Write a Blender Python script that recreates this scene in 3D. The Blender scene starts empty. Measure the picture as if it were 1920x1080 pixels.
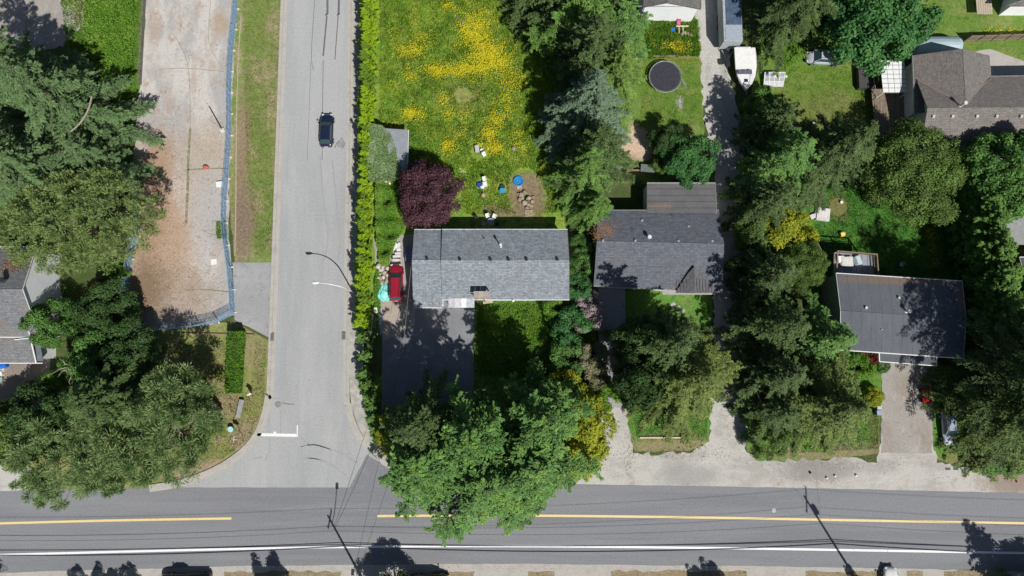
import bpy, math, random
import numpy as np
from mathutils import Vector

# ------------------------------------------------------------------ camera, world, sun, exposure
F = 1283.0; TILT = math.radians(6.6); H = 90.0
K = 0.88; SD = (-0.51, 0.86)                 # shadow length per metre of height, shadow direction on the ground
scene = bpy.context.scene
cam = bpy.data.cameras.new('drone_camera')
cam.sensor_width = 36.0; cam.lens = 36.0 * F / 1920.0; cam.clip_start = 1.0; cam.clip_end = 2000.0
camo = bpy.data.objects.new('drone_camera', cam)
camo.location = (0, 0, H); camo.rotation_euler = (TILT, 0, 0)
scene.collection.objects.link(camo); scene.camera = camo
world = bpy.data.worlds.new('World'); scene.world = world; world.use_nodes = True
wn = world.node_tree.nodes; wl = world.node_tree.links
bg = wn.get('Background') or wn.new('ShaderNodeBackground')
sky = wn.new('ShaderNodeTexSky'); sky.sky_type = 'NISHITA'; sky.sun_disc = False
sky.sun_elevation = math.atan(1 / K); sky.sun_rotation = math.radians(149.3)
wl.new(sky.outputs[0], bg.inputs[0]); bg.inputs[1].default_value = 0.05
sl = bpy.data.lights.new('sun', 'SUN'); sl.energy = 4.9; sl.angle = math.radians(0.5); sl.color = (1.0, 0.965, 0.91)
so = bpy.data.objects.new('sun', sl); so.location = (40, -70, 90)
so.rotation_euler = Vector((SD[0] * K, SD[1] * K, -1)).to_track_quat('-Z', 'Y').to_euler()
scene.collection.objects.link(so)
scene.view_settings.view_transform = 'Standard'; scene.view_settings.look = 'None'
scene.view_settings.exposure = 0.0; scene.view_settings.gamma = 1.0
scene.view_settings.use_curve_mapping = False
try:
    scene.cycles.max_bounces = 5; scene.cycles.diffuse_bounces = 3; scene.cycles.transparent_max_bounces = 12
    scene.cycles.transmission_bounces = 3; scene.cycles.glossy_bounces = 2
except Exception: pass

def P(px, py, h=0.0):
    """point of the place at height h above the ground, measured on the survey photograph"""
    u = (px - 960) / F; v = (540 - py) / F
    t = (H - h) / (math.cos(TILT) - v * math.sin(TILT))
    return (u * t, (v * math.cos(TILT) + math.sin(TILT)) * t)

C = scene.collection.objects
random.seed(5)
# ------------------------------------------------------------------ materials
MATS = {}
def nodes(name):
    m = bpy.data.materials.new(name); m.use_nodes = True
    nt = m.node_tree; b = nt.nodes.get('Principled BSDF')
    return m, nt, b
def rgb(c): return (c[0], c[1], c[2], 1.0)
def mixc(nt, fac, a, b, mode='MIX'):
    n = nt.nodes.new('ShaderNodeMix'); n.data_type = 'RGBA'; n.blend_type = mode
    for sock, v in ((n.inputs[0], fac), (n.inputs[6], a), (n.inputs[7], b)):
        if isinstance(v, (int, float)): sock.default_value = v
        elif isinstance(v, tuple): sock.default_value = rgb(v)
        else: nt.links.new(v, sock)
    return n.outputs[2]
def mth(nt, op, a, b=0.0, clamp=False):
    n = nt.nodes.new('ShaderNodeMath'); n.operation = op; n.use_clamp = clamp
    for i, v in enumerate((a, b)):
        if isinstance(v, (int, float)): n.inputs[i].default_value = v
        else: nt.links.new(v, n.inputs[i])
    return n.outputs[0]
def coords(nt, world=True, scale=(1, 1, 1), rot=0.0):
    if world: s = nt.nodes.new('ShaderNodeNewGeometry').outputs['Position']
    else: s = nt.nodes.new('ShaderNodeTexCoord').outputs['Object']
    mp = nt.nodes.new('ShaderNodeMapping'); mp.inputs['Scale'].default_value = scale
    mp.inputs['Rotation'].default_value = (0, 0, rot)
    nt.links.new(s, mp.inputs[0]); return mp.outputs[0]
def noise(nt, co, scale, detail=4, rough=0.6, dist=0.0):
    n = nt.nodes.new('ShaderNodeTexNoise'); n.inputs['Scale'].default_value = scale
    n.inputs['Detail'].default_value = detail; n.inputs['Roughness'].default_value = rough
    n.inputs['Distortion'].default_value = dist
    nt.links.new(co, n.inputs['Vector']); return n.outputs['Fac']
def ramp(nt, f, lo, hi):
    n = nt.nodes.new('ShaderNodeMapRange'); n.inputs[1].default_value = lo; n.inputs[2].default_value = hi
    n.interpolation_type = 'SMOOTHSTEP'
    nt.links.new(f, n.inputs[0]); return n.outputs[0]
def patch(nt, co, x, y, rx, ry, soft, wob=0.6, sc=0.5, rot=0.0):
    """0..1 mask of a worn or stained area with an uneven outline"""
    mp = nt.nodes.new('ShaderNodeMapping'); mp.vector_type = 'TEXTURE'
    mp.inputs['Location'].default_value = (x, y, 0); mp.inputs['Scale'].default_value = (rx, ry, 1e4)
    mp.inputs['Rotation'].default_value = (0, 0, rot)
    nt.links.new(co, mp.inputs[0])
    ln = nt.nodes.new('ShaderNodeVectorMath'); ln.operation = 'LENGTH'; nt.links.new(mp.outputs[0], ln.inputs[0])
    d = mth(nt, 'ADD', ln.outputs['Value'], mth(nt, 'MULTIPLY', mth(nt, 'SUBTRACT', noise(nt, co, sc, 8, 0.72), 0.5), wob * 2.6))
    d = mth(nt, 'ADD', d, mth(nt, 'MULTIPLY', mth(nt, 'SUBTRACT', noise(nt, co, 2.6, 4, 0.7), 0.5), 1.3))
    return ramp(nt, d, 1.0 + soft, 1.0 - soft)
def ground_mat(name, base, layers=(), patches=(), rough=0.95, bump=0.4, bscale=9.0, spec=0.2):
    """layers: (colour, scale, lo, hi, amount, stretch); patches: (x, y, rx, ry, colour, soft, amount)"""
    if name in MATS: return MATS[name]
    m, nt, b = nodes(name); co = coords(nt)
    col = base
    for (c, sc, lo, hi, am, st) in layers:
        cc = coords(nt, True, st)
        f = mth(nt, 'MULTIPLY', ramp(nt, noise(nt, cc, sc, 6, 0.65), lo, hi), am)
        col = mixc(nt, f, col, c)
    for (x, y, rx, ry, c, soft, am) in patches:
        col = mixc(nt, mth(nt, 'MULTIPLY', patch(nt, co, x, y, rx, ry, soft), am), col, c)
    fine = noise(nt, co, bscale, 5, 0.7)
    amp = 0.03 + 0.52 * bump
    mid = noise(nt, co, bscale * .33, 4, 0.7)
    f2 = ramp(nt, mth(nt, 'ADD', mth(nt, 'MULTIPLY', fine, .55), mth(nt, 'MULTIPLY', mid, .45)), 0.34, 0.66)
    col = mixc(nt, 1.0, col, mixc(nt, f2, (1 - amp,) * 3, (1 + amp,) * 3), 'MULTIPLY')
    nt.links.new(col, b.inputs['Base Color'])
    b.inputs['Roughness'].default_value = rough; b.inputs['Specular IOR Level'].default_value = spec
    bp = nt.nodes.new('ShaderNodeBump'); bp.inputs['Strength'].default_value = bump; bp.inputs['Distance'].default_value = 0.06
    nt.links.new(fine, bp.inputs['Height']); nt.links.new(bp.outputs[0], b.inputs['Normal'])
    MATS[name] = m; return m
def M(name, c, c2=None, scale=3.0, rough=0.7, metal=0.0, bump=0.1, spec=0.3, coat=0.0, stretch=(1, 1, 1), lo=0.35, hi=0.7):
    if name in MATS: return MATS[name]
    m, nt, b = nodes(name); co = coords(nt, False, stretch)
    c2 = c2 or tuple(x * 0.72 for x in c)
    n = noise(nt, co, scale, 5, 0.65)
    nt.links.new(mixc(nt, ramp(nt, n, lo, hi), c, c2), b.inputs['Base Color'])
    b.inputs['Roughness'].default_value = rough; b.inputs['Metallic'].default_value = metal
    b.inputs['Specular IOR Level'].default_value = spec; b.inputs['Coat Weight'].default_value = coat
    if bump:
        bp = nt.nodes.new('ShaderNodeBump'); bp.inputs['Strength'].default_value = bump; bp.inputs['Distance'].default_value = 0.02
        nt.links.new(n, bp.inputs['Height']); nt.links.new(bp.outputs[0], b.inputs['Normal'])
    MATS[name] = m; return m
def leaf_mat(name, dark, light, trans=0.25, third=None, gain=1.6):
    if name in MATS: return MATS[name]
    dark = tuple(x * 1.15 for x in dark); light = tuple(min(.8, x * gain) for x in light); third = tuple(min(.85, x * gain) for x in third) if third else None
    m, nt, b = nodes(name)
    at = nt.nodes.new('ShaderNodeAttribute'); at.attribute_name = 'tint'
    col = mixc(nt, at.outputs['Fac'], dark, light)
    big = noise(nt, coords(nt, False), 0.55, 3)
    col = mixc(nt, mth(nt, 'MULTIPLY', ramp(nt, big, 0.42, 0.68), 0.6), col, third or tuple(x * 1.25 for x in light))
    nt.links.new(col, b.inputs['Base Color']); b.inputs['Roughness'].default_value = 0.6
    b.inputs['Specular IOR Level'].default_value = 0.25
    tr = nt.nodes.new('ShaderNodeBsdfTranslucent'); nt.links.new(col, tr.inputs[0])
    mx = nt.nodes.new('ShaderNodeMixShader'); mx.inputs[0].default_value = trans
    nt.links.new(b.outputs[0], mx.inputs[1]); nt.links.new(tr.outputs[0], mx.inputs[2])
    nt.links.new(mx.outputs[0], nt.nodes['Material Output'].inputs[0])
    MATS[name] = m; return m
def shingle_mat(name, a, b2, stain=None, course=0.19, rot=0.0):
    if name in MATS: return MATS[name]
    m, nt, b = nodes(name)
    co = coords(nt, True, (1, 1, 1), rot)
    br = nt.nodes.new('ShaderNodeTexBrick'); br.inputs['Scale'].default_value = 1.0
    br.inputs['Brick Width'].default_value = 0.42; br.inputs['Row Height'].default_value = course
    br.inputs['Mortar Size'].default_value = 0.012; br.inputs['Color1'].default_value = rgb(a); br.inputs['Color2'].default_value = rgb(b2)
    br.inputs['Mortar'].default_value = rgb(tuple(x * 0.45 for x in a)); br.offset = 0.37; br.inputs['Bias'].default_value = -0.1
    nt.links.new(co, br.inputs['Vector'])
    col = br.outputs['Color']
    big = noise(nt, co, 0.35, 4)
    col = mixc(nt, mth(nt, 'MULTIPLY', ramp(nt, big, 0.4, 0.7), 0.35), col, stain or tuple(x * 0.7 for x in a))
    fine = ramp(nt, noise(nt, co, 5.0, 5, 0.8), .32, .68)
    col = mixc(nt, 1.0, col, mixc(nt, fine, (0.76, 0.76, 0.76), (1.26, 1.26, 1.26)), 'MULTIPLY')
    st = ramp(nt, noise(nt, coords(nt, True, (2.2, .25, 1) if not rot else (.25, 2.2, 1)), 1.0, 5, .7), .5, .72)
    col = mixc(nt, mth(nt, 'MULTIPLY', st, .22), col, (0.06, 0.06, 0.055))
    ms = ramp(nt, noise(nt, co, 1.3, 8, .75), .64, .72)
    col = mixc(nt, mth(nt, 'MULTIPLY', ms, .5), col, (0.16, 0.13, 0.08))
    nt.links.new(col, b.inputs['Base Color']); b.inputs['Roughness'].default_value = 0.85
    bp = nt.nodes.new('ShaderNodeBump'); bp.inputs['Strength'].default_value = 0.5; bp.inputs['Distance'].default_value = 0.03
    nt.links.new(br.outputs['Fac'], bp.inputs['Height']); bp.invert = True
    nt.links.new(bp.outputs[0], b.inputs['Normal'])
    MATS[name] = m; return m
def glass_mat(name, c):
    if name in MATS: return MATS[name]
    m, nt, b = nodes(name)
    b.inputs['Base Color'].default_value = rgb(c); b.inputs['Roughness'].default_value = 0.06
    b.inputs['Specular IOR Level'].default_value = 0.6
    MATS[name] = m; return m
def net_mat():
    m, nt, b = nodes('debris netting')
    b.inputs['Base Color'].default_value = (0.36, 0.62, 0.9, 1); b.inputs['Roughness'].default_value = 0.8
    t = nt.nodes.new('ShaderNodeBsdfTransparent'); t.inputs[0].default_value = (0.72, 0.86, 1.0, 1)
    tl = nt.nodes.new('ShaderNodeBsdfTranslucent'); tl.inputs[0].default_value = (0.45, 0.7, 0.95, 1)
    a = nt.nodes.new('ShaderNodeMixShader'); a.inputs[0].default_value = 0.4
    nt.links.new(b.outputs[0], a.inputs[1]); nt.links.new(tl.outputs[0], a.inputs[2])
    x = nt.nodes.new('ShaderNodeMixShader')
    f = noise(nt, coords(nt), 1.3, 4)
    nt.links.new(mth(nt, 'ADD', mth(nt, 'MULTIPLY', f, 0.5), 0.38), x.inputs[0])
    nt.links.new(a.outputs[0], x.inputs[1]); nt.links.new(t.outputs[0], x.inputs[2])
    nt.links.new(x.outputs[0], nt.nodes['Material Output'].inputs[0]); return m

WHITE = M('white paint', (0.78, 0.78, 0.76), (0.7, 0.7, 0.68), 2)
WALLW = M('white siding', (0.86, 0.88, 0.9), (0.8, 0.83, 0.87), 1.2)
TRIM = M('white metal trim', (0.72, 0.73, 0.74), rough=0.4)
WOOD = M('weathered wood', (0.30, 0.235, 0.165), (0.2, 0.155, 0.11), 4, stretch=(1, 6, 1))
PALEWOOD = M('pale timber', (0.5, 0.43, 0.33), (0.38, 0.31, 0.23), 4)
BARK = M('bark', (0.13, 0.095, 0.07), (0.07, 0.05, 0.04), 6, bump=0.6)
BAREW = M('bare pale wood', (0.36, 0.31, 0.25), (0.25, 0.21, 0.17), 5)
BLACKM = M('black metal', (0.02, 0.02, 0.022), rough=0.5)
DARK = M('dark plastic', (0.03, 0.03, 0.035), rough=0.6)
GREYM = M('galvanised metal', (0.42, 0.43, 0.44), rough=0.45, metal=0.3)
RUBBER = M('rubber', (0.02, 0.02, 0.02), rough=0.9)
POLEW = M('creosoted pole wood', (0.12, 0.09, 0.07), rough=0.9)
GLASS = glass_mat('dark glass', (0.02, 0.03, 0.035))
CONC = M('concrete', (0.42, 0.41, 0.38), (0.34, 0.33, 0.31), 2.5, rough=0.9)

# ------------------------------------------------------------------ mesh helpers
WLOC = {}
def link(o, parent=None):
    C.link(o)
    if parent is not None: o.parent = parent
    return o
def tag(o, label=None, cat=None, group=None, kind=None):
    if label: o['label'] = label
    if cat: o['category'] = cat
    if group: o['group'] = group
    if kind: o['kind'] = kind
    return o
def thing(name, label, cat, loc=(0, 0, 0), group=None, rz=0.0):
    o = bpy.data.objects.new(name, None); o.empty_display_size = 0.3
    o.location = loc; o.rotation_euler = (0, 0, rz); link(o)
    WLOC[o.name] = Vector(loc)
    return tag(o, label, cat, group)
class MB:
    def __init__(s): s.v = []; s.f = []
    def poly(s, pts, z0, z1):
        """prism over a flat outline"""
        n = len(pts); k = len(s.v)
        a = sum(pts[i][0] * pts[(i + 1) % n][1] - pts[(i + 1) % n][0] * pts[i][1] for i in range(n))
        if a < 0: pts = list(reversed(pts))
        zz0 = z0 if callable(z0) else (lambda x, y: z0); zz1 = z1 if callable(z1) else (lambda x, y: z1)
        s.v += [(p[0], p[1], zz0(p[0], p[1])) for p in pts] + [(p[0], p[1], zz1(p[0], p[1])) for p in pts]
        s.f.append(tuple(range(k + n - 1, k - 1, -1))); s.f.append(tuple(range(k + n, k + 2 * n)))
        for i in range(n):
            j = (i + 1) % n; s.f.append((k + i, k + j, k + n + j, k + n + i))
        return s
    def box(s, c, d, rz=0.0, tx=1.0, ty=1.0):
        """box centred at c with size d; the top may taper"""
        k = len(s.v); cr, sr = math.cos(rz), math.sin(rz)
        for sz in (-1, 1):
            for sx, sy in ((-1, -1), (1, -1), (1, 1), (-1, 1)):
                x = sx * d[0] / 2 * (tx if sz > 0 else 1); y = sy * d[1] / 2 * (ty if sz > 0 else 1)
                s.v.append((c[0] + x * cr - y * sr, c[1] + x * sr + y * cr, c[2] + sz * d[2] / 2))
        for f in ((3, 2, 1, 0), (4, 5, 6, 7), (0, 1, 5, 4), (1, 2, 6, 5), (2, 3, 7, 6), (3, 0, 4, 7)):
            s.f.append(tuple(k + i for i in f))
        return s
    def cyl(s, a, b, r0, r1=None, n=10, cap=True):
        r1 = r0 if r1 is None else r1
        a = Vector(a); b = Vector(b); d = (b - a)
        if d.length < 1e-6: return s
        d.normalize(); u = d.orthogonal().normalized(); w = d.cross(u); k = len(s.v)
        for p, r in ((a, r0), (b, r1)):
            for i in range(n):
                t = 2 * math.pi * i / n; s.v.append(tuple(p + u * (r * math.cos(t)) + w * (r * math.sin(t))))
        for i in range(n):
            j = (i + 1) % n; s.f.append((k + i, k + j, k + n + j, k + n + i))
        if cap: s.f.append(tuple(range(k + n - 1, k - 1, -1))); s.f.append(tuple(range(k + n, k + 2 * n)))
        return s
    def tube(s, pts, r, n=6):
        for i in range(len(pts) - 1):
            ra = r[i] if isinstance(r, (list, tuple)) else r; rb = r[i + 1] if isinstance(r, (list, tuple)) else r
            s.cyl(pts[i], pts[i + 1], ra, rb, n)
        return s
    def ribbon(s, pts, w, z):
        k = len(s.v); n = len(pts)
        for i, p in enumerate(pts):
            a = pts[max(0, i - 1)]; b = pts[min(n - 1, i + 1)]
            dx, dy = b[0] - a[0], b[1] - a[1]; l = math.hypot(dx, dy) or 1; nx, ny = -dy / l, dx / l
            ww = w[i] if isinstance(w, (list, tuple)) else w
            s.v += [(p[0] + nx * ww / 2, p[1] + ny * ww / 2, z), (p[0] - nx * ww / 2, p[1] - ny * ww / 2, z)]
        for i in range(n - 1): s.f.append((k + 2 * i, k + 2 * i + 1, k + 2 * i + 3, k + 2 * i + 2))
        return s
    def loft(s, rings, cap=True):
        k = len(s.v); n = len(rings[0])
        for r in rings: s.v += [tuple(p) for p in r]
        for i in range(len(rings) - 1):
            for j in range(n):
                q = (j + 1) % n; s.f.append((k + i * n + j, k + i * n + q, k + (i + 1) * n + q, k + (i + 1) * n + j))
        if cap:
            s.f.append(tuple(range(k + n - 1, k - 1, -1))); e = k + (len(rings) - 1) * n; s.f.append(tuple(range(e, e + n)))
        return s
    def build(s, name, mat, parent=None, off=None, smooth=False, bevel=0.0, sub=0):
        me = bpy.data.meshes.new(name)
        if off is None: off = WLOC.get(parent.name, Vector((0, 0, 0))) if parent is not None else Vector((0, 0, 0))
        me.from_pydata([(v[0] - off[0], v[1] - off[1], v[2] - off[2]) for v in s.v], [], s.f)
        me.materials.append(mat)
        if smooth: me.polygons.foreach_set('use_smooth', [True] * len(me.polygons))
        me.update()
        o = bpy.data.objects.new(name, me); link(o, parent)
        if parent is not None: WLOC[o.name] = WLOC.get(parent.name, Vector((0, 0, 0)))
        if bevel:
            b = o.modifiers.new('b', 'BEVEL'); b.width = bevel; b.segments = 2; b.limit_method = 'ANGLE'
        if sub:
            b = o.modifiers.new('s', 'SUBSURF'); b.levels = sub; b.render_levels = sub
        return o
def solo(mb, name, mat, label, cat, loc=(0, 0, 0), group=None, **kw):
    """a thing that is one mesh, origin at loc"""
    o = mb.build(name, mat, None, off=Vector(loc), **kw); o.location = loc; WLOC[o.name] = Vector(loc)
    return tag(o, label, cat, group)
def copy_tree(o, loc, rz=None, label=None):
    c = o.copy(); C.link(c); c.location = loc
    if rz is not None: c.rotation_euler = (0, 0, rz)
    if label: c['label'] = label
    for ch in [x for x in bpy.data.objects if x.parent == o]:
        d = ch.copy(); C.link(d); d.parent = c
        for g in [x for x in bpy.data.objects if x.parent == ch]:
            e = g.copy(); C.link(e); e.parent = d
    return c
def rough_edge(pts, step=1.0, jit=0.12, rng=random):
    out = []
    n = len(pts)
    for i in range(n):
        a, b = pts[i], pts[(i + 1) % n]; l = math.hypot(b[0] - a[0], b[1] - a[1]); k = max(1, int(l / step))
        for j in range(k):
            t = j / k
            out.append((a[0] + (b[0] - a[0]) * t + (rng.uniform(-jit, jit) if j else 0), a[1] + (b[1] - a[1]) * t + (rng.uniform(-jit, jit) if j else 0)))
    return out
def smooth_line(pts, n=6):
    out = []
    for i in range(len(pts) - 1):
        p0 = pts[max(0, i - 1)]; p1 = pts[i]; p2 = pts[i + 1]; p3 = pts[min(len(pts) - 1, i + 2)]
        for j in range(n):
            t = j / n
            out.append(tuple(0.5 * (2 * p1[k] + (p2[k] - p0[k]) * t + (2 * p0[k] - 5 * p1[k] + 4 * p2[k] - p3[k]) * t * t + (3 * p1[k] - p0[k] - 3 * p2[k] + p3[k]) * t ** 3) for k in range(len(p1))))
    out.append(tuple(pts[-1])); return out
def sheet(name, px, z, mat, jit=0.12, step=1.0):
    pts = [P(*p) for p in px]
    if jit: pts = rough_edge(pts, step, jit)
    a = sum(pts[i][0] * pts[(i + 1) % len(pts)][1] - pts[(i + 1) % len(pts)][0] * pts[i][1] for i in range(len(pts)))
    if a < 0: pts.reverse()
    mb = MB(); mb.v = [(p[0], p[1], z) for p in pts]; mb.f = [tuple(range(len(pts)))]
    return tag(mb.build(name, mat), kind='structure')
def np_mesh(name, verts, quads, mat, parent=None, tint=None):
    """big leaf meshes: verts (N,3), faces as an (M,k) array"""
    me = bpy.data.meshes.new(name); nv = len(verts); nf, k = quads.shape
    me.vertices.add(nv); me.vertices.foreach_set('co', np.asarray(verts, dtype=np.float32).ravel())
    me.loops.add(nf * k); me.loops.foreach_set('vertex_index', quads.astype(np.int32).ravel())
    me.polygons.add(nf); me.polygons.foreach_set('loop_start', np.arange(0, nf * k, k, dtype=np.int32))
    me.polygons.foreach_set('loop_total', np.full(nf, k, dtype=np.int32))
    me.materials.append(mat)
    if tint is not None:
        a = me.attributes.new('tint', 'FLOAT', 'FACE'); a.data.foreach_set('value', np.asarray(tint, dtype=np.float32))
    me.update(calc_edges=True); me.validate()
    return me
def inpoly(pts, xy):
    x, y = xy[:, 0], xy[:, 1]; ins = np.zeros(len(xy), bool); n = len(pts)
    for i in range(n):
        x1, y1 = pts[i]; x2, y2 = pts[(i + 1) % n]
        c = ((y1 > y) != (y2 > y)) & (x < (x2 - x1) * (y - y1) / ((y2 - y1) or 1e-9) + x1); ins ^= c
    return ins
def scatter(px, n, rng):
    pts = [P(*p) for p in px]; a = np.array(pts); lo = a.min(0); hi = a.max(0)
    xy = rng.uniform(lo, hi, (int(n * 1.9), 2)); return xy[inpoly(pts, xy)][:n]
def leaves(pos, d, nrm, ln, wd):
    """rhombic leaf blades"""
    d = d / (np.linalg.norm(d, axis=1, keepdims=True) + 1e-9)
    w = np.cross(d, nrm); w /= (np.linalg.norm(w, axis=1, keepdims=True) + 1e-9)
    ln = np.asarray(ln).reshape(-1, 1) if np.ndim(ln) else ln; wd = np.asarray(wd).reshape(-1, 1) if np.ndim(wd) else wd
    v = np.stack([pos - d * ln * 0.5, pos + w * wd * 0.5 - d * ln * 0.08, pos + d * ln * 0.5, pos - w * wd * 0.5 - d * ln * 0.08], 1).reshape(-1, 3)
    return v, np.arange(len(v)).reshape(-1, 4)

# ------------------------------------------------------------------ the ground and everything flat
LAWN = (0.085, 0.135, 0.03); DRY = (0.25, 0.22, 0.115); SOIL = (0.17, 0.12, 0.085); DARKG = (0.045, 0.08, 0.018); LUSH = (0.095, 0.19, 0.02)
def W(px, py): return P(px, py)
def pt(px, py, rx, ry, c, soft=0.4, am=0.9):
    x, y = P(px, py); return (x, y, rx, ry, c, soft, am)
g_ground = ground_mat('earth and rough grass', (0.07, 0.10, 0.03), [(SOIL, 0.5, 0.45, 0.65, 0.6, (1, 1, 1)), (DARKG, 0.22, 0.4, 0.6, 0.6, (1, 1, 1))])
MB_ = MB(); MB_.v = [(-400, -400, 0), (400, -400, 0), (400, 400, 0), (-400, 400, 0)]; MB_.f = [(0, 1, 2, 3)]
tag(MB_.build('ground', g_ground), kind='structure')

g_side = ground_mat('aged pale asphalt', (0.375, 0.385, 0.385), [((0.31, 0.32, 0.325), 0.16, 0.4, 0.62, 0.7, (1, 0.25, 1)), ((0.43, 0.43, 0.42), 0.5, 0.5, 0.75, 0.5, (1, 0.15, 1)), ((0.30, 0.305, 0.31), 1.1, 0.52, 0.72, 0.5, (1, 0.04, 1)), ((0.27, 0.27, 0.27), .9, .62, .72, .5, (1, 1, 1)), ((0.44, 0.44, 0.43), .35, .55, .7, .5, (1, .1, 1))],
                    [pt(590, 100, 5, 20, (0.40, 0.41, 0.41), .5, .4)], bump=0.25, bscale=14)
g_main = ground_mat('worn dark asphalt', (0.225, 0.23, 0.245), [((0.19, 0.195, 0.21), 0.35, 0.42, 0.62, 0.8, (0.07, 1, 1)), ((0.265, 0.27, 0.28), 0.6, 0.5, 0.72, 0.6, (0.05, 1, 1)), ((0.15, 0.155, 0.17), 0.9, 0.6, 0.72, 0.5, (0.025, 1, 1))], bump=0.25, bscale=14)
g_shoulder = ground_mat('compacted gravel shoulder', (0.475, 0.46, 0.43), [((0.36, 0.345, 0.32), 0.3, 0.46, 0.64, 0.85, (.6, 1, 1)), ((0.42, 0.37, 0.31), 0.5, 0.55, 0.68, 0.7, (1, 1, 1)), ((0.54, 0.53, 0.5), 0.8, 0.52, 0.75, 0.7, (0.4, 1, 1)), ((0.26, 0.2, 0.15), 0.25, 0.6, 0.75, 0.55, (1, 1, 1))],
                        [pt(1530, 880, 5, 1.7, (0.25, 0.235, 0.22), .5, .8), pt(1900, 905, 4, 1.6, (0.24, 0.17, 0.13), .5, .7), pt(1290, 893, 4, 1.4, (0.30, 0.29, 0.28), .5, .7)], bump=0.35, bscale=16)
g_lot = ground_mat('abandoned concrete lot', (0.52, 0.495, 0.465), [((0.37, 0.36, 0.355), 0.22, 0.42, 0.58, 0.9, (1, .5, 1)), ((0.40, 0.31, 0.25), 0.35, 0.5, 0.66, 0.7, (1, .45, 1)), ((0.38, 0.28, 0.22), 0.75, 0.56, 0.66, 0.8, (1, .7, 1)), ((0.55, 0.53, 0.5), 0.8, 0.55, 0.72, 0.7, (1, 1, 1)), ((0.26, 0.2, 0.15), 2.4, 0.62, 0.72, 0.5, (1, 1, 1))],
                   [pt(290, 350, 2.6, 8, (0.38, 0.25, 0.175), .4, .95), pt(300, 460, 5.2, 7.5, (0.42, 0.30, 0.215), .5, .95), pt(330, 560, 5.5, 4, (0.33, 0.26, 0.2), .5, .7), pt(360, 310, 3, 6, (0.42, 0.34, 0.27), .6, .5), pt(270, 420, 3, 6, (0.36, 0.24, 0.165), .5, .8),
                    pt(415, 430, 1.8, 1.8, (0.13, 0.15, 0.05), .6, .8), pt(400, 300, 2.4, 5, (0.39, 0.32, 0.24), .7, .7), pt(415, 45, 1.1, 1.6, (0.38, 0.29, 0.2), .5, .7), pt(270, 545, 3, 4, (0.2, 0.14, 0.09), .5, .9), pt(395, 400, 2.6, 7, (0.42, 0.40, 0.39), .5, .8)], bump=0.2, bscale=11)
g_strip = ground_mat('patchy dry verge', (0.18, 0.23, 0.065), [((0.34, 0.28, 0.17), 0.35, 0.46, 0.6, 0.85, (1, 0.6, 1)), ((0.13, 0.23, 0.04), 0.9, 0.5, 0.65, 0.8, (1, 1, 1)), ((0.3, 0.25, 0.15), 1.4, 0.58, 0.7, 0.6, (1, 1, 1))],
                     [pt(452, 330, .8, 11, (0.24, 0.175, 0.12), .7, .85), pt(460, 420, 1.3, 5, (0.2, 0.145, 0.11), .6, .85), pt(455, 250, .9, 4, (0.27, 0.2, 0.13), .7, .7)], bump=0.7, bscale=8)
g_corner = ground_mat('dry corner lawn', (0.24, 0.245, 0.085), [((0.15, 0.21, 0.05), 0.5, 0.47, 0.62, 0.85, (1, 1, 1)), ((0.29, 0.235, 0.13), 0.8, 0.52, 0.66, 0.8, (1, 1, 1)), ((0.33, 0.24, 0.15), 0.3, 0.6, 0.72, 0.8, (1, 1, 1))],
                      [pt(400, 885, 7, 1.6, (0.33, 0.25, 0.17), .5, .9), pt(455, 820, 1.6, 2.2, (0.33, 0.25, 0.17), .5, .8), pt(425, 760, 1.6, 2, (0.30, 0.22, 0.15), .5, .7), pt(470, 650, 2, 3, (.25, .21, .12), .6, .6)], bump=0.7, bscale=8)
g_meadow = ground_mat('meadow floor', (0.16, 0.27, 0.04), [((0.24, 0.30, 0.05), 0.28, 0.44, 0.6, 0.8, (1, 1, 1)), ((0.05, 0.095, 0.02), 0.7, 0.5, 0.66, 0.8, (1, 1, 1)), ((0.14, 0.23, 0.03), 1.3, 0.5, 0.66, 0.7, (1, 1, 1))],
                      [pt(868, 180, 3.2, 2.6, (0.24, 0.24, 0.08), .6, .8), pt(862, 38, 0.8, 0.7, (0.3, 0.22, 0.17), .3, .9), pt(990, 375, 2.6, 2.4, (0.21, 0.155, 0.095), .4, .95), pt(930, 395, 2, 0.9, (0.24, 0.16, 0.11), .5, .8),
                       pt(985, 345, 2.6, 1.5, (0.23, 0.175, 0.11), .4, .9), pt(965, 400, 1.8, .8, (0.2, 0.15, 0.1), .5, .7)], bump=0.9, bscale=6)
g_yard = ground_mat('mown back lawn', (0.12, 0.21, 0.035), [((0.20, 0.24, 0.07), 0.3, 0.45, 0.62, 0.8, (1, 1, 1)), ((0.06, 0.12, 0.02), 0.9, 0.5, 0.7, 0.7, (1, 1, 1))],
                    [pt(1195, 272, 2.6, 2.5, (0.55, 0.41, 0.31), .25, 1.0), pt(1180, 315, 2, 1.7, (0.24, 0.19, 0.09), .5, .8), pt(1272, 90, 3.2, 1.8, (0.2, 0.2, 0.02), .5, .8), pt(1235, 85, 1.0, .8, (.3, .2, .15), .4, .7), pt(1560, 215, 4, 3, (0.2, 0.18, 0.08), .7, .55), pt(1470, 230, 2, 3, (0.27, 0.2, 0.12), .5, .6), pt(1275, 193, .5, 1.2, (.35, .33, .28), .4, .7)], bump=0.6, bscale=9)
g_green = ground_mat('lush green lawn', (0.07, 0.19, 0.025), [((0.11, 0.23, 0.035), 0.5, 0.45, 0.65, 0.8, (1, 1, 1)), ((0.03, 0.10, 0.014), 1.2, 0.5, 0.68, 0.8, (1, 1, 1))],
                     [pt(1572, 388, 1.3, 1.8, (0.17, 0.15, 0.06), .4, .9), pt(1635, 440, .3, .4, (.2, .14, .08), .3, .8), pt(1745, 450, 1.2, 4, (0.14, 0.19, 0.03), .5, .7)], bump=0.7, bscale=7)
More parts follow.
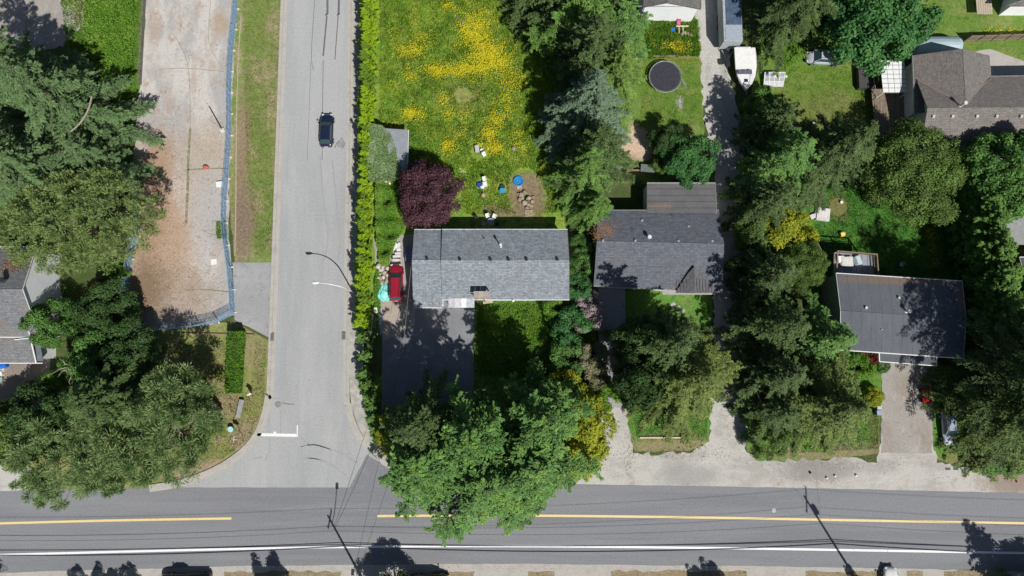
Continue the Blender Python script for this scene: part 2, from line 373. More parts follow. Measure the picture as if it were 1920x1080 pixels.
g_front = ground_mat('front lawn', (0.10, 0.22, 0.035), [((0.2, 0.22, 0.08), 0.5, 0.5, 0.66, 0.7, (1, 1, 1)), ((0.05, 0.12, 0.02), 1.1, 0.5, 0.68, 0.7, (1, 1, 1))],
                     [pt(1260, 838, 6, 1.5, (0.27, 0.22, 0.13), .5, .85), pt(1560, 848, 9, 1.2, (0.25, 0.21, 0.12), .5, .85), pt(1640, 800, .8, 4, (.17, .13, .06), .5, .6), pt(1830, 868, 6, 1.2, (0.22, 0.19, 0.09), .5, .8)], bump=0.7, bscale=8)
g_drive = ground_mat('driveway asphalt', (0.31, 0.31, 0.315), [((0.37, 0.37, 0.375), 0.3, 0.45, 0.65, 0.7, (1, 1, 1)), ((0.18, 0.17, 0.165), 0.8, 0.56, 0.7, 0.6, (1, 1, 1))], bump=0.25, bscale=14)
g_dusty = ground_mat('dusty old driveway', (0.34, 0.315, 0.29), [((0.27, 0.235, 0.2), 0.4, 0.45, 0.65, 0.75, (1, .5, 1)), ((0.42, 0.40, 0.375), 0.7, 0.52, 0.7, 0.7, (1, .5, 1)), ((0.24, 0.17, 0.12), 1.1, 0.6, 0.72, 0.7, (1, 1, 1))],
                     [pt(735, 585, 2, 3, (.4, .34, .28), .4, .8)], bump=0.3, bscale=14)
g_gravel = ground_mat('grey gravel track', (0.46, 0.45, 0.42), [((0.28, 0.275, 0.26), 0.4, 0.45, 0.65, 0.75, (1, .3, 1)), ((0.45, 0.43, 0.39), 0.9, 0.52, 0.7, 0.6, (1, .3, 1))],
                      [pt(1358, 815, .9, 2.2, (.55, .5, .4), .5, .8)], bump=0.5, bscale=12)
g_brown = ground_mat('brown concrete drive', (0.25, 0.215, 0.18), [((0.2, 0.17, 0.145), 0.5, 0.45, 0.65, 0.7, (1, 1, 1)), ((0.30, 0.25, 0.2), 1.1, 0.5, 0.7, 0.6, (1, 1, 1))])
g_conc = ground_mat('pale concrete', (0.42, 0.40, 0.365), [((0.35, 0.33, 0.30), 0.6, 0.45, 0.65, 0.7, (1, 1, 1)), ((0.47, 0.45, 0.41), 2.1, 0.5, 0.7, 0.6, (1, 1, 1))], bump=0.2, bscale=14)
Z = lambda i: 0.004 * i
# grass zones
sheet('meadow', [(700, -30), (1060, -30), (1060, 440), (770, 440), (690, 640), (680, 500), (695, 200)], Z(1), g_meadow)
sheet('verge_grass', [(440, -30), (535, -30), (521, 300), (512, 500), (440, 500), (425, 300)], Z(1), g_strip)
sheet('corner_lawn', [(235, 615), (440, 605), (508, 640), (508, 700), (502, 745), (490, 795), (470, 835), (430, 868), (380, 896), (300, 930), (120, 930), (40, 860), (90, 700)], Z(1), g_corner)
sheet('overgrown_yard', [(70, -30), (285, -30), (270, 180), (180, 190), (130, 120), (120, 0)], Z(1), ground_mat('weedy yard', (0.10, 0.17, 0.03), [((0.05, 0.12, 0.015), 0.8, 0.48, 0.62, 0.8, (1, 1, 1)), ((0.35, 0.3, 0.25), 0.5, 0.62, 0.72, 0.8, (1, 1, 1))], [pt(140, 25, 2.2, 2, (.36, .28, .24), .4, .9)], bump=.9, bscale=6))
sheet('parking_area', [(-60, -40), (85, -40), (135, 20), (150, 55), (118, 88), (60, 96), (-60, 60)], Z(2), g_dusty, .4, .7)
sheet('back_lawn', [(1165, 30), (1315, 30), (1322, 330), (1210, 345), (1150, 345), (1150, 120)], Z(1), g_yard)
sheet('side_lawn', [(1430, 60), (1640, 60), (1650, 260), (1420, 330), (1395, 250)], Z(1), g_yard)
sheet('far_lawn', [(1720, -40), (1960, -40), (1960, 90), (1720, 90)], Z(1), g_yard)
sheet('corner_garden', [(1805, 70), (1960, 70), (1960, 260), (1805, 260)], Z(2), g_yard)
sheet('rear_lawn', [(1500, 330), (1790, 330), (1800, 560), (1500, 560)], Z(1), g_green)
sheet('front_garden', [(888, 560), (1110, 560), (1130, 780), (1000, 900), (700, 880), (700, 700), (888, 700)], Z(1), ground_mat('shrubby garden floor', (0.10, 0.19, 0.025), [((0.16, 0.22, 0.04), 0.5, .45, .62, .8, (1, 1, 1)), ((.05, .11, .02), 1.2, .5, .66, .8, (1, 1, 1))], bump=.9, bscale=6))
sheet('front_lawn', [(1172, 545), (1335, 545), (1332, 832), (1290, 846), (1190, 846), (1170, 800)], Z(1), g_front)
sheet('verge_lawn', [(1385, 700), (1652, 640), (1649, 850), (1560, 860), (1480, 868), (1410, 862), (1385, 800)], Z(1), g_front)
sheet('roadside_lawn', [(1742, 690), (1960, 690), (1960, 890), (1800, 872), (1748, 862)], Z(1), g_front)
# hard surfaces
sheet('closed_lot', [(277, -30), (448, -30), (438, 100), (432, 260), (428, 420), (440, 590), (380, 612), (236, 620), (240, 500), (250, 300), (265, 120)], Z(3), g_lot, 0.15)
lc = MB()
for pts_, w_ in (([(357, 240), (353, 300), (352, 350), (349, 420)], .35), ([(322, 60), (352, 120), (357, 240)], .06), ([(352, 318), (400, 316), (428, 316)], .18), ([(345, 545), (385, 543), (435, 548)], .16), ([(272, 300), (300, 340), (340, 330)], .05), ([(395, 0), (392, 80), (420, 130)], .05), ([(360, 560), (384, 575), (386, 610)], .06), ([(300, 130), (350, 128), (420, 134)], .07), ([(378, 430), (400, 440), (425, 436)], .1)):
    lc.ribbon(smooth_line([P(*p_) for p_ in pts_], 6), w_, Z(4))
tag(lc.build('weedy_cracks', ground_mat('weedy crack', (0.25, 0.22, 0.13), [((0.14, 0.17, 0.06), 1.5, .45, .6, .8, (1, 1, 1)), ((.36, .33, .28), 2.5, .5, .6, .9, (1, 1, 1))], bump=.8)), kind='structure')
sheet('lot_entrance', [(436, 492), (514, 492), (509, 635), (440, 600)], Z(2), g_drive, 0.05)
side_px = [(533, -40), (521, 300), (508, 690), (503, 745), (492, 792), (474, 828), (440, 860), (395, 886), (340, 905), (280, 918), (280, 945), (780, 945), (748, 885), (715, 868), (692, 846), (668, 808), (655, 765), (651, 700), (656, 300), (660, -40)]
sheet('side_road', side_px, Z(3), g_side, 0)
main_top = [(-60, 923), (150, 917), (300, 914), (650, 914), (900, 909), (1070, 908), (1300, 911), (1600, 917), (1980, 926)]
main_bot = [(-60, 1075), (200, 1068), (500, 1060), (960, 1057), (1400, 1061), (1700, 1066), (1980, 1073)]
sheet('main_road', main_top + main_bot[::-1], Z(4), g_main, 0.03, 1.5)
sheet('asphalt_patch', [(655, 914), (688, 852), (738, 882), (790, 914)], Z(5), ground_mat('newer asphalt patch', (0.2, 0.205, 0.225), [((0.23, 0.235, 0.25), 0.8, .45, .6, .7, (1, 1, 1))], bump=.2, bscale=14), 0.06, .5)
sheet('road_shoulder', [(1080, 905), (1108, 862), (1128, 760), (1172, 760), (1186, 850), (1290, 850), (1330, 828), (1335, 700), (1400, 700), (1400, 848), (1425, 865), (1500, 862), (1590, 858), (1645, 868), (1652, 830), (1748, 830), (1756, 868), (1830, 882), (1980, 888), (1980, 940), (1600, 930), (1300, 925), (1090, 925)], Z(3), g_shoulder, 0.32, 0.6)
sheet('paved_layby', [(-60, 862), (40, 858), (80, 900), (160, 930), (-60, 935)], Z(2), g_shoulder, 0.1)
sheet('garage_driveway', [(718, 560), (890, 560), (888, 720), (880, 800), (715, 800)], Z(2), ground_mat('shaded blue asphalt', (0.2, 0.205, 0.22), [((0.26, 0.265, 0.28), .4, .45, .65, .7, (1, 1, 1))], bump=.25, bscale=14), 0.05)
sheet('parking_strip', [(700, 440), (778, 440), (778, 610), (720, 640), (705, 560)], Z(3), g_dusty, 0.12)
sheet('neighbour_driveway', [(1122, 540), (1172, 540), (1176, 770), (1122, 770)], Z(2), g_drive, 0.05)
sheet('gravel_track', [(1300, -40), (1362, -40), (1368, 140), (1395, 250), (1400, 520), (1398, 720), (1336, 720), (1340, 500), (1340, 330), (1322, 230), (1312, 100)], Z(2), g_gravel, 0.3, .7)
sheet('house_driveway', [(1653, 670), (1752, 670), (1748, 850), (1652, 850)], Z(5), g_dusty, 0.12, .6)
sheet('left_driveway', [(-60, 670), (95, 670), (92, 720), (70, 760), (30, 790), (-60, 800)], Z(2), g_brown, 0.05)
sheet('garden_path', [(1825, 98), (1856, 92), (1960, 130), (1960, 160), (1840, 160)], Z(3), g_conc, 0.1)
sheet('far_pavement', main_bot + [(1980, 1098), (960, 1085), (-60, 1098)], Z(3), g_conc, 0.05, 1.5)
far = []
for (a, b) in ((420, 640), (810, 890), (990, 1040), (1145, 1400), (1510, 1660), (1700, 1730), (1770, 1880)):
    sheet('kerbside_grass', [(a, 1071), (b, 1071), (b - 6, 1130), (a + 6, 1130)], Z(4), ground_mat('dead kerbside grass', (0.27, 0.215, 0.14), [((0.15, 0.15, 0.06), 1.0, .48, .62, .8, (1, 1, 1)), ((.34, .28, .2), .5, .5, .66, .7, (1, 1, 1))], bump=.7), 0.2)
# kerbs (real steps)
kerb = MB()
lk = smooth_line([P(*p) for p in [(531, -40), (519, 300), (505, 690), (500, 745), (489, 790), (471, 825), (437, 857), (392, 883), (337, 902), (280, 912)]], 6)
def kerb_run(line, w, hgt):
    n = len(line); L, R_ = [], []
    for i, p in enumerate(line):
        a = line[max(0, i - 1)]; b = line[min(n - 1, i + 1)]; dx, dy = b[0] - a[0], b[1] - a[1]; l = math.hypot(dx, dy)
        L.append((p[0] - dy / l * w / 2, p[1] + dx / l * w / 2)); R_.append((p[0] + dy / l * w / 2, p[1] - dx / l * w / 2))
    for i in range(n - 1):
        kerb.poly([L[i], L[i + 1], R_[i + 1], R_[i]], 0.0, hgt)
kerb_run(lk, 0.42, 0.13)
rk = smooth_line([P(*p) for p in [(662, -40), (658, 300), (653, 700), (657, 762), (670, 803), (691, 838)]], 6)
kerb_run(rk, 0.34, 0.13)
tag(kerb.build('kerb', g_conc), kind='structure')
gut = MB()
for ln, off in ((lk, 0.48), (rk, -0.42)):
    q = []
    for i, p in enumerate(ln):
        a = ln[max(0, i - 1)]; b = ln[min(len(ln) - 1, i + 1)]; dx, dy = b[0] - a[0], b[1] - a[1]; l = math.hypot(dx, dy)
        q.append((p[0] - dy / l * off, p[1] + dx / l * off))
    gut.ribbon(q, 0.5, Z(5))
tag(gut.build('gutter', g_conc), kind='structure')
# pavement slabs along the hedge
sw = sheet('sidewalk', [(664, -40), (690, -40), (689, 300), (682, 700), (690, 770), (715, 820), (762, 868), (745, 888), (716, 870), (694, 842), (672, 800), (659, 762), (655, 700), (660, 300)], 0.10, g_conc, 0)
outer = smooth_line([P(*p) for p in [(688, -40), (687, 300), (681, 700), (690, 762), (712, 812), (748, 856)]], 8)
inner = smooth_line([P(*p) for p in [(665, -40), (661, 300), (656, 700), (660, 762), (674, 802), (697, 836)]], 8)
def along(line, t):
    ls = [0]
    for i in range(1, len(line)): ls.append(ls[-1] + math.hypot(line[i][0] - line[i - 1][0], line[i][1] - line[i - 1][1]))
    d = t * ls[-1]
    for i in range(1, len(line)):
        if ls[i] >= d or i == len(line) - 1:
            f = (d - ls[i - 1]) / ((ls[i] - ls[i - 1]) or 1)
            return (line[i - 1][0] + (line[i][0] - line[i - 1][0]) * f, line[i - 1][1] + (line[i][1] - line[i - 1][1]) * f)
NS = 34
for i in range(NS):
    a, b = i / NS + 0.0004, (i + 1) / NS - 0.0004
    q = [along(inner, a), along(inner, b), along(outer, b), along(outer, a)]
    hh = 0.125 + random.uniform(-0.004, 0.004)
    MB().poly(q, 0.102, hh).build('slab', M('slab concrete %d' % (i % 3), [(0.43, 0.42, 0.385), (0.40, 0.39, 0.36), (0.455, 0.44, 0.40)][i % 3], rough=0.9, scale=1.5), sw)

def paint(name, c, wear=0.45):
    if name in MATS: return MATS[name]
    m, nt, b = nodes(name); co = coords(nt)
    f = ramp(nt, noise(nt, co, 3.2, 8, 0.85), 0.5, 0.66)
    nt.links.new(mixc(nt, mth(nt, 'MULTIPLY', f, wear), c, (0.22, 0.22, 0.23)), b.inputs['Base Color'])
    b.inputs['Roughness'].default_value = 0.6; MATS[name] = m; return m
YEL = paint('yellow road paint', (0.78, 0.60, 0.26)); WHP = paint('white road paint', (0.82, 0.82, 0.82), 0.4)
def linepx(pts, n=8): return smooth_line([P(*p) for p in pts], n)
mk = MB().ribbon(linepx([(-60, 983), (200, 976), (434, 972)]), 0.28, Z(6)).ribbon(linepx([(707, 967.5), (960, 966.5), (1300, 970), (1600, 975.5), (1980, 982)]), 0.28, Z(6))
tag(mk.build('yellow_centre_line', YEL), kind='structure')
mk = MB().ribbon(linepx([(-60, 1042), (200, 1035), (500, 1028), (700, 1025), (960, 1024), (1300, 1027), (1600, 1031.5), (1980, 1038)]), 0.27, Z(6))
tag(mk.build('white_edge_line', WHP), kind='structure')
mk = MB()
mk.poly([P(482, 812), P(556, 813.5), P(556, 819), P(482, 817.5)], Z(4), Z(5)).ribbon([P(557.5, 797), P(557.5, 819)], 0.13, Z(5))
mk.poly([P(513, 809.5), P(518, 809.5), P(518, 812.3), P(513, 812.3)], Z(4), Z(5))
tag(mk.build('stop_line', WHP), kind='structure')
TAR = M('tar crack sealer', (0.16, 0.16, 0.17), rough=0.6); SKID = M('tyre rubber marks', (0.29, 0.295, 0.30), (0.34, 0.345, 0.35), 1.2)
cr = MB()
for pts, w in (([(639, 262), (632, 268), (628, 277)], .1), ([(639, 258), (646, 270), (641, 279)], .1), ([(651, 260), (652, 272), (649, 288)], .1), ([(528, 755), (538, 757), (552, 758)], .1),
               ([(614, -30), (614, 27)], .3), ([(636, -30), (635, 27)], .3), ([(610, 29), (614, 26)], .25), ([(632, 29), (636, 26)], .25), ([(613, 30), (606, 105)], .22), ([(634, 30), (628, 112)], .13), ([(590, 0), (584, 100), (588, 132)], .07), ([(606, 113), (604, 300)], .09), ([(583, 115), (576, 300)], .05),
               ([(473, 861), (492, 856)], .05), ([(497, 864), (502, 852)], .05)):
    cr.ribbon(linepx(pts, 5), w, Z(4))
tag(cr.build('crack_seal', TAR), kind='structure')
cr = MB()
for pts, w in (([(600, 290), (606, 370), (614, 430), (612, 470), (606, 492)], .17), ([(623, 300), (631, 380), (638, 450), (633, 490)], .17),
               ([(558, 841), (575, 834), (600, 836), (640, 850), (670, 868)], .16), ([(565, 838), (590, 834), (620, 843)], .12), ([(565, 860), (590, 860), (620, 872), (650, 892)], .13), ([(575, 858), (610, 864), (636, 878)], .1),
               ([(565, 820), (583, 838)], .1), ([(505, 765), (505, 850)], .12), ([(527, 768), (526, 815)], .1), ([(600, 780), (560, 800)], .04)):
    cr.ribbon(linepx(pts, 6), w, Z(4) + 0.001)
tag(cr.build('tyre_marks', SKID), kind='structure')
def manhole(px, py, r, c, label, z):
    x, y = P(px, py); t = thing('manhole_cover', label, 'manhole', (x, y, z))
    MB().cyl((x, y, z), (x, y, z + 0.006), r, r, 24).build('ring', M('manhole ring', (0.2, 0.19, 0.19)), t)
    MB().cyl((x, y, z + 0.006), (x, y, z + 0.012), r * 0.86, r * 0.86, 24).build('cover', c, t)
RUST = M('rusty iron', (0.24, 0.22, 0.215), (0.28, 0.26, 0.25), 6)
manhole(638.5, 271, 0.42, M('pinkish iron', (0.33, 0.31, 0.32), scale=6), 'round manhole cover ringed by tar seams near the dark car', Z(4))
manhole(521, 758, 0.4, RUST, 'dark round manhole cover with one crack beside the left kerb', Z(4))
manhole(814.5, 975, 0.33, M('pale iron', (0.5, 0.52, 0.56), scale=6), 'pale round cover in the main road by the big green tree', Z(5))
manhole(1451, 957, 0.33, MATS['pale iron'], 'pale round cover in the main road above the yellow line', Z(5))
def drain(px, py, label, z=0.132):
    x, y = P(px, py); t = thing('storm_drain', label, 'drain', (x, y, z))
    MB().box((x, y, z + .01), (0.5, 1.0, 0.02)).build('frame', RUST, t)
    m = MB()
    for i in range(6): m.box((x, y - 0.4 + i * 0.16, z + 0.028), (0.4, 0.06, 0.015))
    m.build('grate', BLACKM, t)
drain(511, 632, 'rusty storm drain in the left kerb by the lot entrance')
drain(645, 630, 'small dark drain grate in the kerb beside the pavement')
drain(342, 891, 'brown drain grate at the rounded corner kerb', 0.01)

# ------------------------------------------------------------------ plants
rng = np.random.default_rng(11)
LM = dict(
    fir=leaf_mat('fir needles', (0.035, 0.062, 0.030), (0.115, 0.19, 0.07), .12, (0.13, 0.2, 0.08)),
    olive=leaf_mat('olive pine needles', (0.05, 0.07, 0.025), (0.13, 0.18, 0.055), .2, None, 1.85),
    pine=leaf_mat('pine needles', (0.035, 0.065, 0.022), (0.15, 0.225, 0.08), .25, (0.19, 0.25, 0.10)),
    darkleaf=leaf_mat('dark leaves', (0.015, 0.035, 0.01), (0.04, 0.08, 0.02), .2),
    green=leaf_mat('mid green leaves', (0.03, 0.075, 0.018), (0.09, 0.19, 0.04), .3),
    hemlock=leaf_mat('hemlock sprays', (0.025, 0.06, 0.018), (0.105, 0.22, 0.055), .15, (0.15, 0.25, 0.05), 1.8),
    darkfir=leaf_mat('dark fir sprays', (0.016, 0.03, 0.01), (0.085, 0.135, 0.04), .12, None, 1.55),
    bluefir=leaf_mat('blue spruce needles', (0.055, 0.095, 0.065), (0.135, 0.20, 0.11), .1, (0.14, 0.20, 0.13), 1.5),
    weep=leaf_mat('light weeping sprays', (0.06, 0.11, 0.02), (0.17, 0.26, 0.06), .3),
    bright=leaf_mat('bright cedar sprays', (0.05, 0.11, 0.02), (0.14, 0.25, 0.055), .3),
    spruce=leaf_mat('olive spruce needles', (0.03, 0.042, 0.015), (0.13, 0.18, 0.045), .12, None, 1.6),
    purple=leaf_mat('purple plum leaves', (0.022, 0.009, 0.014), (0.11, 0.05, 0.065), .12, (0.10, 0.04, 0.05), 1.15),
    hedge=leaf_mat('golden green hedge', (0.11, 0.19, 0.008), (0.25, 0.37, 0.012), .2, (0.25, 0.38, 0.015), 1.5),
    boxg=leaf_mat('clipped hedge leaves', (0.05, 0.14, 0.012), (0.12, 0.25, 0.02), .25, None, 1.1),
    gold=leaf_mat('golden foliage', (0.13, 0.16, 0.012), (0.34, 0.40, 0.03), .3, (0.46, 0.47, 0.035), 1.1),
    maple=leaf_mat('maple leaves', (0.02, 0.075, 0.022), (0.06, 0.17, 0.05), .3, (0.09, 0.2, 0.05)),
    oliveleaf=leaf_mat('olive leaves', (0.04, 0.06, 0.016), (0.10, 0.165, 0.035), .3),
    lush=leaf_mat('lush groundcover', (0.06, 0.15, 0.015), (0.16, 0.32, 0.03), .3, (0.22, 0.34, 0.05), 1.15),
    pale=leaf_mat('pale variegated leaves', (0.08, 0.15, 0.04), (0.24, 0.34, 0.15), .25, (0.32, 0.40, 0.23), 1.2),
    bloom=leaf_mat('pink white blooms', (0.12, 0.13, 0.09), (0.5, 0.38, 0.42), .2, (0.3, 0.25, 0.24), 1.1),
    brown=leaf_mat('faded brown blooms', (0.05, 0.09, 0.025), (0.22, 0.2, 0.12), .25, (0.3, 0.22, 0.15)),
    grass=leaf_mat('meadow grass', (0.07, 0.15, 0.012), (0.21, 0.34, 0.03), .35, (0.31, 0.34, 0.05), 1.6),
    flower=leaf_mat('buttercup petals', (0.6, 0.42, 0.01), (0.80, 0.82, 0.04), .2, (0.72, 0.68, 0.02), 1.0),
    hedgeb=leaf_mat('greener hedge', (0.08, 0.15, 0.01), (0.16, 0.28, 0.02), .2, (0.2, 0.24, 0.05), 1.2),
    weepd=leaf_mat('warm spruce needles', (0.035, 0.05, 0.015), (0.15, 0.20, 0.045), .12, None, 1.45),
    drygrass=leaf_mat('dry grass', (0.10, 0.12, 0.035), (0.27, 0.24, 0.12), .2, (0.10, 0.17, 0.04), 1.0),
    redleaf=leaf_mat('dark red leaves', (0.05, 0.008, 0.008), (0.16, 0.02, 0.02), .2),
)
def conifer_arrays(seed, h, R, profile='cone', droop=0.25, up=0.0, nbr=170, nl=20000, ll=0.42, lw=0.13, z0=0.08, gap=0.3, whorl=6, wf=1.0, rag=0.5, ln=.32, bz=.10):
    r = np.random.default_rng(seed)
    i = np.arange(nbr); nw = max(4, nbr // whorl); wi = (i * nw // nbr)
    u = (wi + .5) / nw + r.normal(0, .16 / nw, nbr)
    zr = np.clip(z0 + (1 - z0) * u ** 1.08, 0, .995)
    if profile == 'cone': pr = np.clip(1 - zr, 0, 1) ** 0.85 * 0.97 + 0.03
    elif profile == 'mid': pr = np.clip(1 - zr, 0, 1) ** 0.55
    elif profile == 'column': pr = np.clip(1 - zr ** 3, 0.05, 1)
    else: pr = np.sqrt(np.clip(1 - ((zr - 0.42) / 0.6) ** 2, 0.03, 1))
    az = (i % whorl) / whorl * 6.2832 + wi * 2.39996 + r.normal(0, .22, nbr)
    lob = 1 + 0.16 * np.sin(az * 3 + seed) + 0.1 * np.sin(az * 5 + 2 * seed)
    L = R * pr * (1.12 - rag * r.random(nbr) ** 1.3) * lob
    wgt = L ** 1.35 + 0.05; cnt = np.maximum((wgt / wgt.sum() * nl).astype(int), 10)
    b = np.repeat(np.arange(nbr), cnt); n = len(b)
    t = 1 - r.random(n) ** 1.1 * 0.9
    nt = np.maximum(np.round(L[b] / (gap * (0.8 + .5 * r.random(nbr))[b])), 3); kt = np.floor(t * nt); tq = (kt + 0.5) / nt + r.normal(0, .018, n)
    side = np.where(r.random(n) < .5, -1.0, 1.0); s = r.random(n) ** 0.8
    rnd = ((b * 7919 + kt.astype(int) * 104729 + (side > 0) * 31) % 97) / 97
    Wt = np.minimum((0.09 + 0.30 * (1.04 - tq)) * L[b], 1.25) * wf * (0.6 + 0.75 * rnd)
    hole = ((b * 5231 + kt.astype(int) * 7877 + (side > 0) * 53) % 101) / 101 < .16; s = np.where(hole, s * .35, s)
    f = np.stack([np.cos(az), np.sin(az)], 1); p = np.stack([-f[:, 1], f[:, 0]], 1)
    bend = r.normal(0, bz, nbr)
    fa = s * Wt * 0.75; pa = s * Wt * 0.72 * side + bend[b] * L[b] * tq ** 2
    xy = f[b] * (L[b] * tq + fa)[:, None] + p[b] * pa[:, None]
    dr = droop * (0.7 + .6 * r.random(nbr))[b]
    z = h * zr[b] + L[b] * (up * tq - dr * tq ** 2) - 0.22 * s * Wt
    pos = np.column_stack([xy, z]) + r.normal(0, .055, (n, 3))
    d = np.column_stack([f[b] * 0.7 + p[b] * (0.75 * side)[:, None], np.full(n, up * .6 - .25)]) + r.normal(0, ln, (n, 3))
    nrm = np.column_stack([r.normal(0, .4, (n, 2)), np.ones(n)])
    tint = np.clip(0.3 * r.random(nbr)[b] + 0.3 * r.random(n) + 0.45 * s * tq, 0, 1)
    v, q = leaves(pos, d, nrm, ll * (0.7 + .6 * r.random(n)), lw * (0.7 + .6 * r.random(n)))
    limbs = []
    for k in range(0, nbr):
        if L[k] < 1: continue
        e = .85; pe = f[k] * L[k] * e + p[k] * bend[k] * L[k] * e * e
        limbs.append(((0, 0, h * zr[k]), (pe[0], pe[1], h * zr[k] + L[k] * (up * e - droop * e * e) - .06)))
    return v, q, tint, limbs
def broad_arrays(seed, R, Rz, zc, ncl=60, nl=16000, ll=0.27, lw=0.2, cr=0.26, spiky=0.0, ry=1.0, low=-0.35, floor=0.15):
    r = np.random.default_rng(seed)
    d = r.normal(0, 1, (ncl * 3, 3)); d /= np.linalg.norm(d, axis=1, keepdims=True); d = d[d[:, 2] > low][:ncl]; ncl = len(d)
    rad = 0.45 + 0.42 * r.random(ncl) ** .6
    lob = 1 + 0.13 * np.sin(np.arctan2(d[:, 1], d[:, 0]) * 3 + seed)
    c = d * (rad * lob)[:, None] * np.array([R, R * ry, Rz]) + np.array([0, 0, zc])
    rc = R * cr * (0.65 + .7 * r.random(ncl))
    cnt = np.maximum((rc ** 2 / (rc ** 2).sum() * nl).astype(int), 8); b = np.repeat(np.arange(ncl), cnt); n = len(b)
    e = r.normal(0, 1, (n, 3)) + d[b] * .9 + np.array([0, 0, .5]); e /= np.linalg.norm(e, axis=1, keepdims=True)
    k = (0.55 + .5 * r.random(n)) * (1 + spiky * (((np.arctan2(e[:, 1], e[:, 0]) * 2.5 + b) % 1.0) - .5))
    pos = c[b] + e * (rc[b] * k)[:, None]
    pos[:, 2] = np.maximum(pos[:, 2], floor)
    nrm = e + r.normal(0, .5, (n, 3)) + np.array([0, 0, .35])
    dd = np.cross(nrm, r.normal(0, 1, (n, 3)))
    tint = np.clip(.35 * r.random(ncl)[b] + .65 * r.random(n), 0, 1)
    v, q = leaves(pos, dd, nrm, ll * (0.7 + .6 * r.random(n)), lw * (0.7 + .6 * r.random(n)))
    return v, q, tint, c
def tuft_arrays(seed, R, Rz, zc, ncl=110, per=90, ll=0.5, lw=0.07, tr=0.55, ry=1.0):
    """pine crown: rosettes of long needles at the branch ends"""
    r = np.random.default_rng(seed)
    d = r.normal(0, 1, (ncl * 3, 3)); d /= np.linalg.norm(d, axis=1, keepdims=True); d = d[d[:, 2] > -.2][:ncl]; ncl = len(d)
    rad = 0.35 + .65 * r.random(ncl) ** .5
    c = d * rad[:, None] * np.array([R, R * ry, Rz]) + np.array([0, 0, zc])
    b = np.repeat(np.arange(ncl), per); n = len(b)
    e = r.normal(0, 1, (n, 3)); e[:, 2] = np.abs(e[:, 2]) * .8; e /= np.linalg.norm(e, axis=1, keepdims=True)
    k = tr * (.3 + .7 * r.random(n)) * (0.7 + .6 * r.random(ncl))[b]
    pos = c[b] + e * k[:, None]
    nrm = np.cross(e, r.normal(0, 1, (n, 3))); nrm *= np.sign(nrm[:, 2:3] + 1e-9); nrm /= np.linalg.norm(nrm, axis=1, keepdims=True); nrm[:, 2] += .5
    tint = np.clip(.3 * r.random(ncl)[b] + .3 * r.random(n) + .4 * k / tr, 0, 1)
    v, q = leaves(pos, e, nrm, ll * (0.7 + .6 * r.random(n)), lw * 1.6 * (0.7 + .6 * r.random(n)))
    return v, q, tint, c
TREES = {}
def limb_mesh(name, h, r0, limbs, mat, base=(0, 0, 0)):
    mb = MB()
    mb.tube([(0, 0, -0.2), (0.03, 0.02, h * .35), (0, 0.03, h * .7), (0, 0, h * .97)], [r0, r0 * .75, r0 * .4, .03], 7)
    for a, b in limbs:
        mb.cyl(a, b, .05, .012, 4, False)
    me = bpy.data.meshes.new(name); me.from_pydata(mb.v, [], mb.f); me.materials.append(mat); return me
def proto(key, kind, mat, **kw):
    """returns crown + trunk meshes, built once and shared"""
    if key in TREES: return TREES[key]
    if kind == 'conifer':
        h = kw['h']; v, q, t, limbs = conifer_arrays(**kw)
        tr = limb_mesh('trunk', h, 0.018 * h + .06, limbs, BARK)
    else:
        fn = broad_arrays if kind == 'broad' else tuft_arrays
        v, q, t, c = fn(**kw); zc = kw['zc']
        step = max(1, len(c) // 24)
        limbs = [((0, 0, max(.2, zc * .45 + .1 * (k % 5))), tuple(c[k])) for k in range(0, len(c), step)]
        tr = limb_mesh('trunk', zc, 0.03 * zc + .05, limbs, BARK)
    me = np_mesh('crown', v, q, LM[mat], tint=t)
    TREES[key] = (me, tr); return TREES[key]
def plant(name, label, cat, key, px, py, group=None, rz=None, sc=1.0, szz=None, sx=1.0, sy=1.0, at=0.0, mat=None, leafpart='crown', z=0.0):
    """px,py measured on the crown's middle at height `at` (0 = foot of the tree)"""
    x, y = P(px, py, at)
    o = thing(name, label, cat, (x, y, z), group, rz if rz is not None else random.uniform(0, 6.28))
    me, tr = TREES[key]
    c = link(bpy.data.objects.new(leafpart, me), o); t = link(bpy.data.objects.new('trunk' if 'tree' in name or name in ('fir', 'pine') else 'stem', tr), o)
    c.scale = (sc * sx, sc * sy, szz or sc); t.scale = c.scale
    if mat:
        c.material_slots[0].link = 'OBJECT'; c.material_slots[0].material = LM[mat]
    return o
# prototypes --------------------------------------------------------
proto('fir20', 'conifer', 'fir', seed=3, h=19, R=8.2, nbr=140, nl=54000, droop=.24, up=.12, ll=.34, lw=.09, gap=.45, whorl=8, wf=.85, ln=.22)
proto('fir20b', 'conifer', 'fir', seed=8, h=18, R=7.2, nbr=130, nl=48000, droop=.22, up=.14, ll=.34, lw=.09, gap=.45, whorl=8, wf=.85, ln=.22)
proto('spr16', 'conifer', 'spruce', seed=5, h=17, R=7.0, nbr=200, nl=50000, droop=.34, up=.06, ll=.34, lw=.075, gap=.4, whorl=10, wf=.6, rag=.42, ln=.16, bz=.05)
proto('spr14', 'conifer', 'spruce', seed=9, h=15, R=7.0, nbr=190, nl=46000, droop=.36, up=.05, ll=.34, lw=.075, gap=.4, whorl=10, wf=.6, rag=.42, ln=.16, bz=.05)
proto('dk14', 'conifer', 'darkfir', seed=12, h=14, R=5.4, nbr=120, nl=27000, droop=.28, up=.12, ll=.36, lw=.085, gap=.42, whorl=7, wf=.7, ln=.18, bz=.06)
proto('hem17', 'conifer', 'hemlock', seed=21, h=17, R=7.4, profile='mid', nbr=104, nl=62000, droop=.14, up=.28, ll=.3, lw=.13, gap=.5, z0=.16, whorl=7, wf=1.35, rag=.6)
